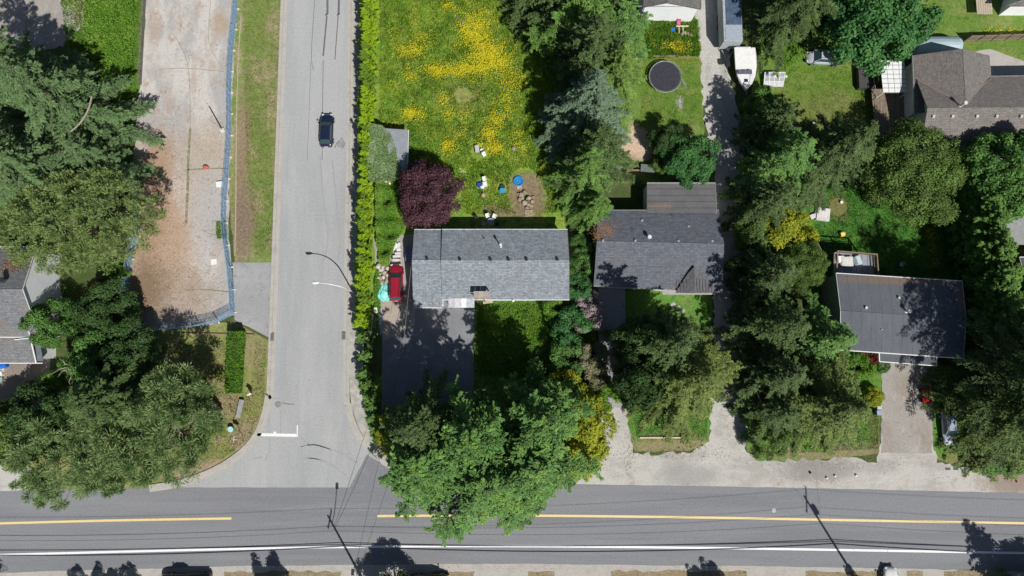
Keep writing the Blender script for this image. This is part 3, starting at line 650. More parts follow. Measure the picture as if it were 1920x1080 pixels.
proto('hem17b', 'conifer', 'hemlock', seed=27, h=16, R=6.8, profile='mid', nbr=92, nl=54000, droop=.12, up=.3, ll=.3, lw=.13, gap=.5, z0=.16, whorl=7, wf=1.35, rag=.6)
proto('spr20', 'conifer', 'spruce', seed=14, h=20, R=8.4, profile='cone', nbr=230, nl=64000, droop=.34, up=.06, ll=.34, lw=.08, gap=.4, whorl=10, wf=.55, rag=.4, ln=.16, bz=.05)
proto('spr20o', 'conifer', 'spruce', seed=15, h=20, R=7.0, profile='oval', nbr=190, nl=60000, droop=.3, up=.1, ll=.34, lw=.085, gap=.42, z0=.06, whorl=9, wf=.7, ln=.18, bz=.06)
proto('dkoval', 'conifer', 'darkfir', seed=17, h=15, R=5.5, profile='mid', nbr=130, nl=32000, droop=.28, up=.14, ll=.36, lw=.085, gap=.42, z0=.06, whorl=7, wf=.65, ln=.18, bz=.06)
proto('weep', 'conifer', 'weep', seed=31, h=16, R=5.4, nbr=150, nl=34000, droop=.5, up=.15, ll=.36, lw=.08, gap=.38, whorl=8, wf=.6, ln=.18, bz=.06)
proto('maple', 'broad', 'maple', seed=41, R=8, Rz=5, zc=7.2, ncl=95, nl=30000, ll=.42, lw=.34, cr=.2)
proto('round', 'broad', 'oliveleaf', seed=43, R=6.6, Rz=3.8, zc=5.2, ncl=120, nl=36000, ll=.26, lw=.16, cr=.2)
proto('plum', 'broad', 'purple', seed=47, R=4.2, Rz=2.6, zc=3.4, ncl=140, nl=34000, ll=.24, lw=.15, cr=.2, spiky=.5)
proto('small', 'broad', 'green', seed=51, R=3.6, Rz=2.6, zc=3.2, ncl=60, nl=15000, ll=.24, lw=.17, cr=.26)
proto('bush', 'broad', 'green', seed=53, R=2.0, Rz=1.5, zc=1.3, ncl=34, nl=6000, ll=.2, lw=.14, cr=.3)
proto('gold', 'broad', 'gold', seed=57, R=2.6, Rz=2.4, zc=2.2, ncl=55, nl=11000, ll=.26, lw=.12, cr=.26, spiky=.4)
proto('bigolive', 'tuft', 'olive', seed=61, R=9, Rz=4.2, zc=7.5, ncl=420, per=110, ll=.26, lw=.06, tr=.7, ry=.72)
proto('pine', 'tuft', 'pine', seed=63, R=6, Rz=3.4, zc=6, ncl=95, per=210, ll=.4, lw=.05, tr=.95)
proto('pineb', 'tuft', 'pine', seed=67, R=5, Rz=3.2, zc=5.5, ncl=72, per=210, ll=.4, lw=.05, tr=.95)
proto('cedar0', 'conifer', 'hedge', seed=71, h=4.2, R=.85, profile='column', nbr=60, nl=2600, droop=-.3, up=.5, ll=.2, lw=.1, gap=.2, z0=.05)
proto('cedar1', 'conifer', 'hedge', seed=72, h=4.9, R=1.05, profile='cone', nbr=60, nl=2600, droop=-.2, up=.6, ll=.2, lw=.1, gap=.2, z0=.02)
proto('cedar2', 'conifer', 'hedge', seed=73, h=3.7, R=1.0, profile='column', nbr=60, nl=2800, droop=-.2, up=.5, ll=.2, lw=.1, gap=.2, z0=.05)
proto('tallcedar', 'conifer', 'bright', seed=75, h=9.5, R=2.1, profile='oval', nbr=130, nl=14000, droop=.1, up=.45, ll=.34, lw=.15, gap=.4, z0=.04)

# big trees, left side
plant('fir_tree', 'tall grey green fir beside the old lot, nearest its top left corner', 'tree', 'fir20', 198, 238, rz=.4, szz=1.12)
plant('fir_tree', 'tall grey green fir filling the left edge above the broad olive pine', 'tree', 'fir20b', 140, 352, rz=2.1, sc=1.05)
plant('fir_tree', 'dark fir half hidden between the olive pine and the upper fir', 'tree', 'fir20b', 232, 322, rz=4.0, sc=.72)
plant('fir_tree', 'fir at the upper left edge next to the shaded parking area', 'tree', 'fir20b', 60, 250, rz=5.0, sc=.85)
plant('pine_tree', 'broad flat topped olive green pine above the white walled house', 'tree', 'bigolive', 138, 413, at=9, rz=0.1, sx=1.12)
plant('leafy_tree', 'dark leafy tree leaning over the white gable wall', 'tree', 'small', 88, 608, at=4.5, mat='green', sc=.85, szz=1.15)
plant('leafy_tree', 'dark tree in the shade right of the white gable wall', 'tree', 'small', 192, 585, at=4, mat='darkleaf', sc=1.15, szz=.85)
plant('shrub', 'bright green shrub at the foot of the olive pine by the blue netting', 'shrub', 'bush', 222, 512, at=1.2, mat='lush', sc=.7)
plant('leafy_tree', 'mid green leafy tree below the white wall near bare branches', 'tree', 'small', 172, 678, at=4, mat='green', sc=1.0)
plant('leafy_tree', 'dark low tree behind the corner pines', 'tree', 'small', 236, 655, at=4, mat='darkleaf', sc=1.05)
plant('shrub', 'yellow green shrub beside the brown driveway', 'shrub', 'bush', 108, 722, at=1.2, mat='lush', sc=1.0)
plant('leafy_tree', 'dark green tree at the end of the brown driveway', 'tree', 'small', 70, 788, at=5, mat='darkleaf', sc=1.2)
plant('leafy_tree', 'olive leafy tree at the left edge below the brown driveway', 'tree', 'small', 10, 815, at=4, mat='oliveleaf', sc=1.1)
plant('pine_tree', 'light green pine with long needle tufts reaching over the main road', 'tree', 'pine', 128, 858, at=6, rz=.3, sx=1.1)
plant('pine_tree', 'needle tufted pine in the middle of the corner grove', 'tree', 'pineb', 225, 835, at=6, rz=1.3, sc=1.15)
plant('pine_tree', 'pine on the right of the corner grove with dead pale branches', 'tree', 'pineb', 318, 815, at=6, rz=2.6, sc=1.15)
plant('fir_tree', 'tall dark conifer at the back of the corner grove', 'tree', 'dkoval', 262, 745, rz=4.1, sc=1.1, szz=.95)
plant('pine_tree', 'rear right pine of the corner grove shading the dry lawn', 'tree', 'pineb', 338, 770, at=7, rz=5.1, sc=1.05, szz=1.35)
plant('leafy_tree', 'dark round tree between the corner pines and the driveway', 'tree', 'small', 160, 765, at=5.5, mat='darkleaf', sc=1.15)
plant('shrub', 'thin dark shrub at the right tip of the corner grove', 'shrub', 'bush', 392, 790, at=1.3, mat='oliveleaf', sc=.95)
plant('shrub', 'dark low shrub on the verge under the corner pines', 'shrub', 'bush', 218, 892, at=1.2, mat='darkleaf', sc=1.1)
plant('fir_tree', 'grey green fir at the back of the left cluster shading the parking area', 'tree', 'fir20b', 122, 190, rz=3.3, sc=.95, szz=1.3)
# dead branches
def snag(label, px, py, h, n, seed, r=2.2, bend=0.3):
    rr = random.Random(seed); x, y = P(px, py, h); mb = MB()
    for i in range(n):
        a = rr.uniform(0, 6.28); pts = [(x, y, h - .6)]; d = rr.uniform(.5, 1) * r
        for k in range(1, 5): pts.append((x + math.cos(a) * d * k / 4, y + math.sin(a) * d * k / 4, h - .6 + .25 * k * rr.uniform(.3, 1))); a += rr.uniform(-bend, bend)
        mb.tube(pts, [.09, .07, .05, .035, .015], 5)
    mb.cyl((x, y, 0), (x, y, h - .55), .14, .1, 7)
    return solo(mb, 'dead_tree', BAREW, label, 'dead tree', (x, y, 0))
snag('bare pale branches above the yellow green shrub near the driveway', 127, 690, 5.4, 6, 2, 2.6)
snag('bleached dead branches sticking out of the right corner pine', 325, 800, 9.6, 6, 5, 3.0)
snag('pale dead twigs near the thin shrub of the corner grove', 378, 775, 6.0, 5, 8, 2.0)
bx = smooth_line([P(133, 246, 13) + (13.0,), P(152, 232, 13.4) + (13.6,), P(168, 208, 13.6) + (13.9,), P(174, 182, 13.8) + (14.0,)], 5)
solo(MB().tube(bx, .09, 5), 'dead_branch', BAREW, 'long bare curved branch lying over the fir crown', 'branch', bx[0])

# garden trees, middle
plant('plum_tree', 'round dark purple plum tree above the grey roofed house', 'tree', 'plum', 805, 362, at=3.8, rz=.5)
cx = [(985, 22, 'dk14', .92, 'dark fir with bright tips at the top beside the meadow'), (1078, 72, 'hem17', .86, 'mid green fir at the top of the conifer row'),
      (1098, 150, 'dkoval', 1.15, 'tall dark fir in the upper half of the conifer row'), (1102, 318, 'dkoval', 1.05, 'tall dark fir behind the blue grey spruce'),
      (1092, 242, 'spr16', 1.05, 'blue grey spruce in the middle of the conifer row'), (1140, 180, 'weep', .98, 'light green weeping cypress beside the trampoline lawn'),
      (1088, 345, 'weep', .95, 'bright green fir with feathered branches above the second house'), (1108, 405, 'weep', .68, 'small bright fir touching the corner of the second house roof'),
      (1150, 90, 'hem17b', .72, 'dense green fir beside the white gable at the top'), (1030, 60, 'dk14', .85, 'dark fir between the two highest trees of the row')]
for i, (a, b, k, s, l) in enumerate(cx):
    plant('fir_tree', l, 'tree', k, a, b, sc=s, group='conifers along the meadow', rz=i * 1.7, mat={4: 'bluefir', 6: 'bright', 7: 'bright', 1: 'bright'}.get(i))
plant('leafy_tree', 'fresh green leafy tree between the gravel track and the second house', 'tree', 'small', 1296, 296, at=4.2, mat='maple', sc=.98)
plant('leafy_tree', 'dark leafy tree beside the round bare patch', 'tree', 'small', 1252, 262, at=3.6, mat='darkleaf', sc=.62, szz=.8)
plant('shrub', 'small olive shrub left of the fresh green tree', 'shrub', 'bush', 1240, 305, at=1.6, mat='oliveleaf', sc=.75)
plant('leafy_tree', 'small round green tree between the boat and the side lawn', 'tree', 'small', 1432, 190, at=3.6, mat='green', sc=.62)
plant('maple_tree', 'large round maple with dark green leaves above the silver minivan', 'tree', 'maple', 1656, 12, at=8, rz=.7, sc=.95)
plant('leafy_tree', 'olive green tree left of the big maple', 'tree', 'small', 1520, 22, at=5, mat='oliveleaf', sc=.9, szz=1.1)
plant('fir_tree', 'dark fir with hanging sprays right of the white trailer', 'tree', 'dkoval', 1452, 68, rz=.9, sc=1.1, szz=1.2)
plant('fir_tree', 'yellow green fir behind the side lawn at the top', 'tree', 'weep', 1476, 50, rz=2.2, sc=.8)
plant('shrub', 'yellow green shrub at the edge of the side lawn', 'shrub', 'bush', 1478, 100, at=1.4, mat='lush', sc=1.0)
plant('fir_tree', 'broad olive fir between the side lawn and the rear lawn', 'tree', 'spr16', 1515, 318, rz=1.1, sc=1.03, mat='darkfir')
plant('fir_tree', 'dark green fir left of the broad olive fir', 'tree', 'dkoval', 1430, 330, rz=2.7, sc=1.0, mat='hemlock')
plant('fir_tree', 'shaded fir beside the gravel track near the dark pickup', 'tree', 'dkoval', 1418, 262, rz=3.9, sc=.8)
plant('leafy_tree', 'round olive leafed tree beside the brown roofed house', 'tree', 'round', 1722, 316, at=6.4, rz=.2)
plant('leafy_tree', 'bright green spreading tree at the right edge below the brown roof', 'tree', 'maple', 1880, 322, at=6, rz=1.2, sc=.72, mat='green', szz=.8)
for i in range(9):
    yy = 402 + i * 25; x = 1784 + 3.6 * i
    plant('cedar_tree', ['topmost', 'second', 'third', 'fourth', 'middle', 'sixth', 'seventh', 'eighth', 'lowest'][i] + ' tall cedar of the bright tipped row along the rear lawn', 'tree', 'tallcedar', x, yy, sc=[.9, 1, .95, 1.03, .97, 1.05, .98, 1.02, .9][i], group='tall cedars between the rear lawn and the grey roof')
plant('golden_tree', 'golden yellow tree at the left end of the rear lawn', 'tree', 'gold', 1472, 440, at=3.6, sc=1.35, sx=1.15)
plant('golden_tree', 'golden green tree in half shade beside the gravel track', 'tree', 'gold', 1418, 438, at=3.4, sc=1.2, mat='oliveleaf')
plant('leafy_tree', 'round dark olive tree below the golden tree', 'tree', 'round', 1500, 498, at=4, sc=.55, szz=.75)
plant('leafy_tree', 'dark round tree in the shade between the track and the olive tree', 'tree', 'round', 1425, 522, at=4, sc=.58, szz=.7, mat='darkleaf')
plant('fir_tree', 'green fir with star like branches left of the low pitched roof', 'tree', 'dk14', 1497, 640, rz=.8, sc=1.06, mat='hemlock')
plant('fir_tree', 'dark shaded fir beside the track below the second house', 'tree', 'dkoval', 1418, 700, rz=2.8, sc=.95)
plant('fir_tree', 'dark fir beside the track above the arching shrub', 'tree', 'dkoval', 1425, 765, rz=.8, sc=.8, szz=.75)
plant('leafy_tree', 'dark leafy tree between the two front driveways of the middle houses', 'tree', 'small', 1196, 716, at=5, mat='darkleaf', sc=.95, szz=1.7)
plant('leafy_tree', 'dark leafy tree close to the second house driveway', 'tree', 'small', 1196, 640, at=5, mat='darkleaf', sc=.9, szz=1.6)
plant('spruce_tree', 'olive spruce with drooping branches in front of the second house', 'tree', 'spr20', 1262, 702, rz=.2, sc=1.0, szz=.95, mat='weepd')
plant('spruce_tree', 'darker spruce close to the front of the second house', 'tree', 'dkoval', 1222, 655, rz=1.9, sc=1.05, szz=1.22)
plant('fir_tree', 'dark fir at the right front corner of the second house', 'tree', 'dkoval', 1408, 622, rz=2.2, sc=.9, szz=1.15)
plant('fir_tree', 'narrow dark fir right of the track beside the golden tree', 'tree', 'dkoval', 1404, 405, rz=1.2, sc=.85, szz=.95)
plant('fir_tree', 'narrow dark fir right of the track below the golden tree', 'tree', 'dkoval', 1404, 530, rz=3.2, sc=.85, szz=.95)
plant('spruce_tree', 'wide olive spruce between the track and the house driveway', 'tree', 'spr14', 1500, 752, rz=1.5, sc=1.05, szz=1.15, sx=1.1)
plant('shrub', 'arching olive shrub at the edge of the gravel shoulder', 'shrub', 'small', 1445, 815, at=2.5, mat='oliveleaf', sc=.8)
plant('shrub', 'leafy yellow green shrub below the wide olive spruce', 'shrub', 'bush', 1528, 810, at=.8, mat='lush', sc=1.1, sx=1.3, szz=.6)
plant('shrub', 'yellow flowering shrub beside the bins of the driveway', 'shrub', 'gold', 1640, 745, at=1.2, sc=.5, szz=.45)
plant('shrub', 'bright green shrub against the low pitched roof house', 'shrub', 'bush', 1612, 690, at=1.5, mat='lush', sc=.95)
plant('shrub', 'red leaved shrub under the eave beside the lower roof strip', 'shrub', 'bush', 1634, 668, at=1.8, mat='redleaf', sc=.62)
plant('shrub', 'small green shrub at the corner of the lower roof strip', 'shrub', 'bush', 1655, 686, at=1.2, mat='green', sc=.55)
plant('spruce_tree', 'huge dark spruce at the lower right edge', 'tree', 'spr20', 1840, 780, rz=.4, sc=.95, szz=1.0)
plant('spruce_tree', 'dark spruce behind the huge one, shading the low pitched roof', 'tree', 'spr20o', 1824, 716, rz=2.4, sc=1.06, szz=1.3, mat='darkfir')
plant('spruce_tree', 'dark spruce against the right end of the low pitched roof', 'tree', 'dkoval', 1836, 640, rz=3.4, sc=.9, szz=1.1)
plant('shrub', 'low bright shrub under the huge spruce beside the shoulder', 'shrub', 'bush', 1865, 858, at=.9, mat='green', sc=1.15, sx=1.8, rz=0)
# the great trees of the centre
for i, (a, b, k, s, l) in enumerate([(815, 846, 'hem17b', 1.04, 'left of the great green trees hanging over the road junction'), (918, 880, 'hem17', 1.1, 'great green tree whose crown hangs lowest over the main road'),
      (1000, 850, 'hem17b', 1.1, 'right of the great green trees beside the golden bush'), (900, 796, 'hem17b', .92, 'tallest great green tree shading the garage driveway'), (1008, 772, 'hem17b', .9, 'green tree between the front garden and the great trees'), (806, 784, 'dkoval', 1.0, 'dark tree in the shade at the end of the garage driveway')]):
    plant('hemlock_tree', l, 'tree', k, a, b, sc=s, rz=i * 2.1, szz=[1.12, .95, .98, 1.45, 1.25, 1.35][i], group='great trees at the junction' if i < 4 else None)
plant('gold_bush', 'golden yellow bush on the right of the great green trees', 'bush', 'gold', 1086, 806, at=3, sc=1.5, sy=1.35, rz=0)
plant('gold_bush', 'golden bush behind the right great tree, half in shade', 'bush', 'gold', 1066, 745, at=4, sc=1.2)
plant('gold_bush', 'golden green bush at the left of the great trees by the pavement', 'bush', 'gold', 738, 812, at=2.2, sc=.95, mat='gold')
plant('shrub', 'green bush between the golden bush and the next driveway', 'bush', 'bush', 1140, 744, at=1.5, mat='lush', sc=.95)
for i, (a, b, s, m, l) in enumerate([(1070, 612, 1.35, 'maple', 'large fresh green shrub at the right of the front garden'), (1106, 598, 1.05, 'bloom', 'rhododendron covered in pale pink blooms'), (1098, 560, .8, 'bloom', 'small rhododendron with whitish blooms by the house corner'),
      (1108, 668, 1.1, 'brown', 'shrub with faded cream blooms along the next driveway'), (1118, 705, .95, 'brown', 'lower shrub with faded brown blooms'), (1062, 672, 1.3, 'green', 'round green shrub below the fresh green one'), (1090, 500, .95, 'green', 'shrub between the two roofs'), (1084, 540, .95, 'maple', 'green shrub at the right end of the grey roof'), (1090, 462, .8, 'green', 'small shrub under the bright fir at the roof corner'), (1040, 580, .9, 'lush', 'low bright shrub under the grey eave')]):
    plant('shrub', l, 'shrub', 'bush', a, b, at=1.4, mat=m, sc=s)

# cedar hedge by the pavement
yy = -36.0; k = 0
while yy < 612:
    x = 697 - max(0, yy) * .022 + random.uniform(-1.2, 1.2)
    key = ['cedar1', 'cedar2', 'cedar1', 'cedar1', 'cedar0'][k % 5]
    north = yy < 245
    plant('hedge_cedar', 'clipped golden cedar packed in the straight upper hedge run by the meadow' if north else 'pointed golden cedar of the hedge between the pavement and the leafy bank', 'hedge cedar', key, x, yy,
          mat='hedgeb' if random.random() < .3 else None, group='upper hedge cedars' if north else 'pointed hedge cedars', sc=random.uniform(.85, 1.15), szz=random.uniform(.9, 1.12) if north else random.uniform(.85, 1.2), sx=1.2 if north else 1.1, rz=0 if north else None)
    yy += random.uniform(9.5, 12.5) if north else random.uniform(10.5, 15); k += 1
for j, (x, y_, s) in enumerate([(680, 632, .85), (682, 668, .8), (684, 700, .9), (690, 722, .95), (692, 742, .9), (697, 762, .85), (700, 782, .85), (705, 800, .9), (712, 818, .85)]):
    plant('hedge_cedar', 'green cedar of the gappy lower hedge beside the shaded driveway', 'hedge cedar', ['cedar0', 'cedar2'][j % 2], x + 4, y_, group='lower hedge cedars', sc=s * 1.15, szz=s, mat='bright')
# clipped box hedge
def leaf_box(name, label, cat, pxs, h, mat, n, seed):
    r = np.random.default_rng(seed); pts = [P(*p) for p in pxs]; a = np.array(pts); c = a.mean(0)
    t = thing(name, label, cat, (c[0], c[1], 0))
    inner = [(c[0] + (p[0] - c[0]) * .88, c[1] + (p[1] - c[1]) * .95) for p in pts]
    MB().poly(inner, 0, h - .12).build('core', M('hedge twigs', (0.04, 0.06, 0.015)), t)
    lo, hi = a.min(0), a.max(0); xyz = r.uniform([lo[0], lo[1], .05], [hi[0], hi[1], h], (n * 3, 3)); xyz = xyz[inpoly(pts, xyz[:, :2])]
    keep = (xyz[:, 2] > h - .3) | (r.random(len(xyz)) < .45); xyz = xyz[keep][:n]
    xyz[:, 2] += .12 * np.sin(xyz[:, 0] * 4 + seed) * np.sin(xyz[:, 1] * 3.3) + r.normal(0, .05, len(xyz))
    v, q = leaves(xyz - [c[0], c[1], 0], r.normal(0, 1, xyz.shape), r.normal(0, .7, xyz.shape) + [0, 0, 1], .2, .13)
    link(bpy.data.objects.new('foliage', np_mesh('foliage', v, q, LM[mat], tint=r.random(len(q)))), t)
for i, (y0, y1) in enumerate([(622, 689), (690.5, 711), (712.5, 737)]):
    f = lambda y: 436 - (y - 622) * .06
    leaf_box('box_hedge', ['long upper section', 'short middle section', 'lower end section'][i] + ' of the clipped green hedge on the dry corner lawn', 'hedge',
             [(f(y0), y0), (f(y0) + 27, y0), (f(y1) + 26, y1), (f(y1) + (1 if i < 2 else 3), y1)], 1.75, 'boxg', [9000, 3200, 3400][i], 80 + i)

# ------------------------------------------------------------------ meadow grass, flowers, groundcover
def grass(name, pxs, n, hgt, wid, mat, seed, lumps=0.5, lean=.45, flat=False, avoid=()):
    r = np.random.default_rng(seed); xy = scatter(pxs, n, r)
    for (ax, ay, rad) in avoid:
        c = P(ax, ay); xy = xy[np.hypot(xy[:, 0] - c[0], xy[:, 1] - c[1]) > rad]
    n = len(xy)
    lump = 1 + lumps * np.sin(xy[:, 0] * 1.9 + np.sin(xy[:, 1] * 1.3) * 2) * np.sin(xy[:, 1] * 2.3 + np.sin(xy[:, 0] * .9) * 2)
    hh = hgt * lump * (.5 + .8 * r.random(n))
    top = np.column_stack([xy + r.normal(0, lean, (n, 2)) * hh[:, None], hh])
    a = r.uniform(0, 6.28, n); w = np.column_stack([np.cos(a), np.sin(a)]) * wid * .5
    z0 = np.full((n, 1), .01)
    v = np.stack([np.column_stack([xy - w, z0]), np.column_stack([xy + w, z0]), top], 1).reshape(-1, 3)
    big = .5 + .5 * np.sin(xy[:, 0] * .55 + 2 * np.sin(xy[:, 1] * .37)) * np.sin(xy[:, 1] * .6 + 1.5 * np.sin(xy[:, 0] * .3))
    tint = np.clip(.45 * r.random(n) + .5 * big, 0, 1)
    return tag(link(bpy.data.objects.new(name, np_mesh(name, v, np.arange(n * 3).reshape(-1, 3), LM[mat], tint=tint))), kind='stuff')
mead = [(712, -30), (1040, -30), (1045, 400), (870, 402), (860, 330), (765, 320), (765, 240), (712, 235)]
grass('meadow_grass', mead, 70000, .34, .11, 'grass', 91, avoid=((990, 372, 2.6), (985, 345, 2.2), (972, 339, 1.2), (907, 345, 1), (941, 354, .8), (900, 285, 1.2), (868, 180, 1.2)))
grass('yard_grass', [(110, -30), (262, -30), (255, 200), (180, 190), (130, 110)], 12000, .3, .14, 'lush', 92)
grass('lawn_grass', [(1525, 345), (1760, 345), (1790, 520), (1640, 515), (1530, 470)], 32000, .15, .08, 'maple', 93, avoid=((1572, 388, 1.2),))
grass('verge_grass_blades', [(460, -30), (530, -30), (518, 300), (510, 480), (475, 480), (460, 300)], 12000, .08, .06, 'grass', 94)
grass('garden_grass', [(895, 570), (1100, 570), (1120, 720), (1000, 720), (890, 700)], 12000, .35, .16, 'lush', 95)
grass('flower_bed_grass', [(1205, 38), (1308, 38), (1312, 105), (1215, 110)], 7000, .4, .16, 'lush', 96)
grass('corner_grass', [(330, 640), (425, 640), (425, 740), (470, 740), (480, 640), (500, 650), (495, 760), (470, 820), (420, 860), (330, 890)], 16000, .12, .07, 'drygrass', 197)
grass('strip_grass', [(455, -30), (530, -30), (516, 480), (480, 480), (462, 300)], 16000, .12, .07, 'drygrass', 198)
grass('front_lawn_grass', [(1180, 740), (1328, 740), (1325, 826), (1195, 828)], 8000, .12, .07, 'maple', 199)
grass('verge_lawn_grass', [(1480, 790), (1648, 760), (1646, 842), (1480, 850)], 9000, .12, .07, 'maple', 200)
grass('side_lawn_grass', [(1450, 125), (1630, 125), (1630, 230), (1500, 240), (1455, 215)], 12000, .12, .07, 'grass', 201)
grass('trampoline_lawn_grass', [(1205, 110), (1310, 110), (1318, 235), (1200, 240)], 9000, .12, .07, 'grass', 202, avoid=((1247, 144, 2.4),))
def flowers(name, spots, mat, seed, h=.42):
    r = np.random.default_rng(seed); P_ = []
    for (px, py, rx, ry, n) in spots:
        c = P(px, py); a = r.normal(0, .45, (n * 2, 2)) * [rx, ry]
        cl = r.normal(0, .5, (max(3, n // 18), 2)) * [rx, ry]
        b = cl[r.integers(0, len(cl), n)] + r.normal(0, .28, (n, 2))
        P_.append(np.array(c) + np.vstack([a[:n // 2], b]))
    xy = np.vstack(P_); n = len(xy)
    keep = r.random(n) < .72; xy = xy[keep] + r.normal(0, .12, (int(keep.sum()), 2)); n = len(xy); pos = np.column_stack([xy, h * (.6 + .6 * r.random(n))])
    v, q = leaves(pos, np.column_stack([r.normal(0, 1, (n, 2)), r.normal(0, .2, n)]), np.column_stack([r.normal(0, .4, (n, 2)), np.ones(n)]), .12, .10)
    return tag(link(bpy.data.objects.new(name, np_mesh(name, v, q, LM[mat], tint=r.random(n)))), kind='stuff')
flowers('buttercup_flowers', [(845, 15, 1.2, .5, 160), (890, 60, 2.6, 3.2, 2200), (915, 105, 2.4, 2.6, 1900), (935, 120, 2, 2, 700), (880, 130, 2.6, 1.4, 900), (770, 97, 2.2, 1, 520), (765, 140, 1.2, 1.2, 160), (815, 137, 1.8, 1.2, 430), (840, 130, 2.4, 1, 380), (960, 150, 1.8, 2, 420), (775, 215, 2, .9, 520), (730, 235, 1, .5, 60), (835, 190, 1, 1, 160), (930, 225, 1.5, 2.4, 420),
     (918, 255, 1.4, 1.4, 480), (840, 275, 1.0, 1.4, 330), (925, 280, 1.8, .8, 420), (950, 190, 1.4, 2, 220), (960, 265, 1.6, 1.4, 180), (780, 45, .4, .4, 20), (735, 60, 1, 1, 60), (850, 215, 2.4, .8, 180), (790, 80, 2.4, 2, 200), (860, 250, 1.6, 1.4, 120), (735, 170, 1, 1, 50), (980, 280, .5, .5, 60)], 'flower', 97)
flowers('garden_flowers', [(1272, 88, 1.8, 1, 420), (1880, 62, 2.6, .7, 240), (1745, 440, .5, 1.8, 120), (1750, 490, .5, 1.4, 70)], 'flower', 98, .3)
def cover(name, pxs, n, mat, seed, h=.8, ll=.2, bumps=1.6, base=.55):
    r = np.random.default_rng(seed); xy = scatter(pxs, n, r); n = len(xy)
    z = h * (base + (.8 - base) * np.sin(xy[:, 0] * bumps + np.sin(xy[:, 1])) + (.8 - base) * np.sin(xy[:, 1] * bumps * 1.2)) + r.uniform(-.25, .15, n) if base > .6 else h * (.55 + .25 * np.sin(xy[:, 0] * bumps + np.sin(xy[:, 1])) + .25 * np.sin(xy[:, 1] * bumps * 1.2)) + r.uniform(-.18, .12, n)
    pos = np.column_stack([xy, np.maximum(z, .05)])
    v, q = leaves(pos, r.normal(0, 1, (n, 3)) * [1, 1, .4], r.normal(0, .55, (n, 3)) + [0, 0, 1], ll, ll * .7)
    return tag(link(bpy.data.objects.new(name, np_mesh(name, v, q, LM[mat], tint=r.random(n)))), kind='stuff')
cover('leafy_undergrowth', [(706, 330), (745, 330), (762, 420), (738, 470), (730, 500), (712, 500), (706, 420)], 15000, 'lush', 101, h=1.15, ll=.27, bumps=2.3)
cover('variegated_ivy', [(686, 240), (722, 246), (738, 262), (748, 290), (752, 318), (762, 330), (752, 345), (712, 350), (688, 342)], 17000, 'pale', 102, h=2.9, base=.78)
cover('meadow_weeds', [(768, 235), (800, 250), (800, 290), (760, 300), (764, 260)], 2600, 'lush', 103, h=.6)
cover('hedge_foot_weeds', [(705, 500), (716, 490), (712, 620), (700, 640)], 3000, 'lush', 104, h=.5)
cover('front_garden_groundcover', [(905, 566), (1060, 566), (1075, 640), (1040, 700), (980, 660), (905, 600)], 9000, 'lush', 105, h=.35, ll=.17)
cover('weedy_bank', [(165, -20), (255, -20), (252, 160), (215, 190), (180, 120), (160, 60)], 9000, 'lush', 107, h=.8, ll=.24, bumps=2.0)
cover('bank_ivy', [(190, 520), (235, 520), (235, 640), (150, 720), (130, 650)], 9000, 'darkleaf', 106, h=.9)

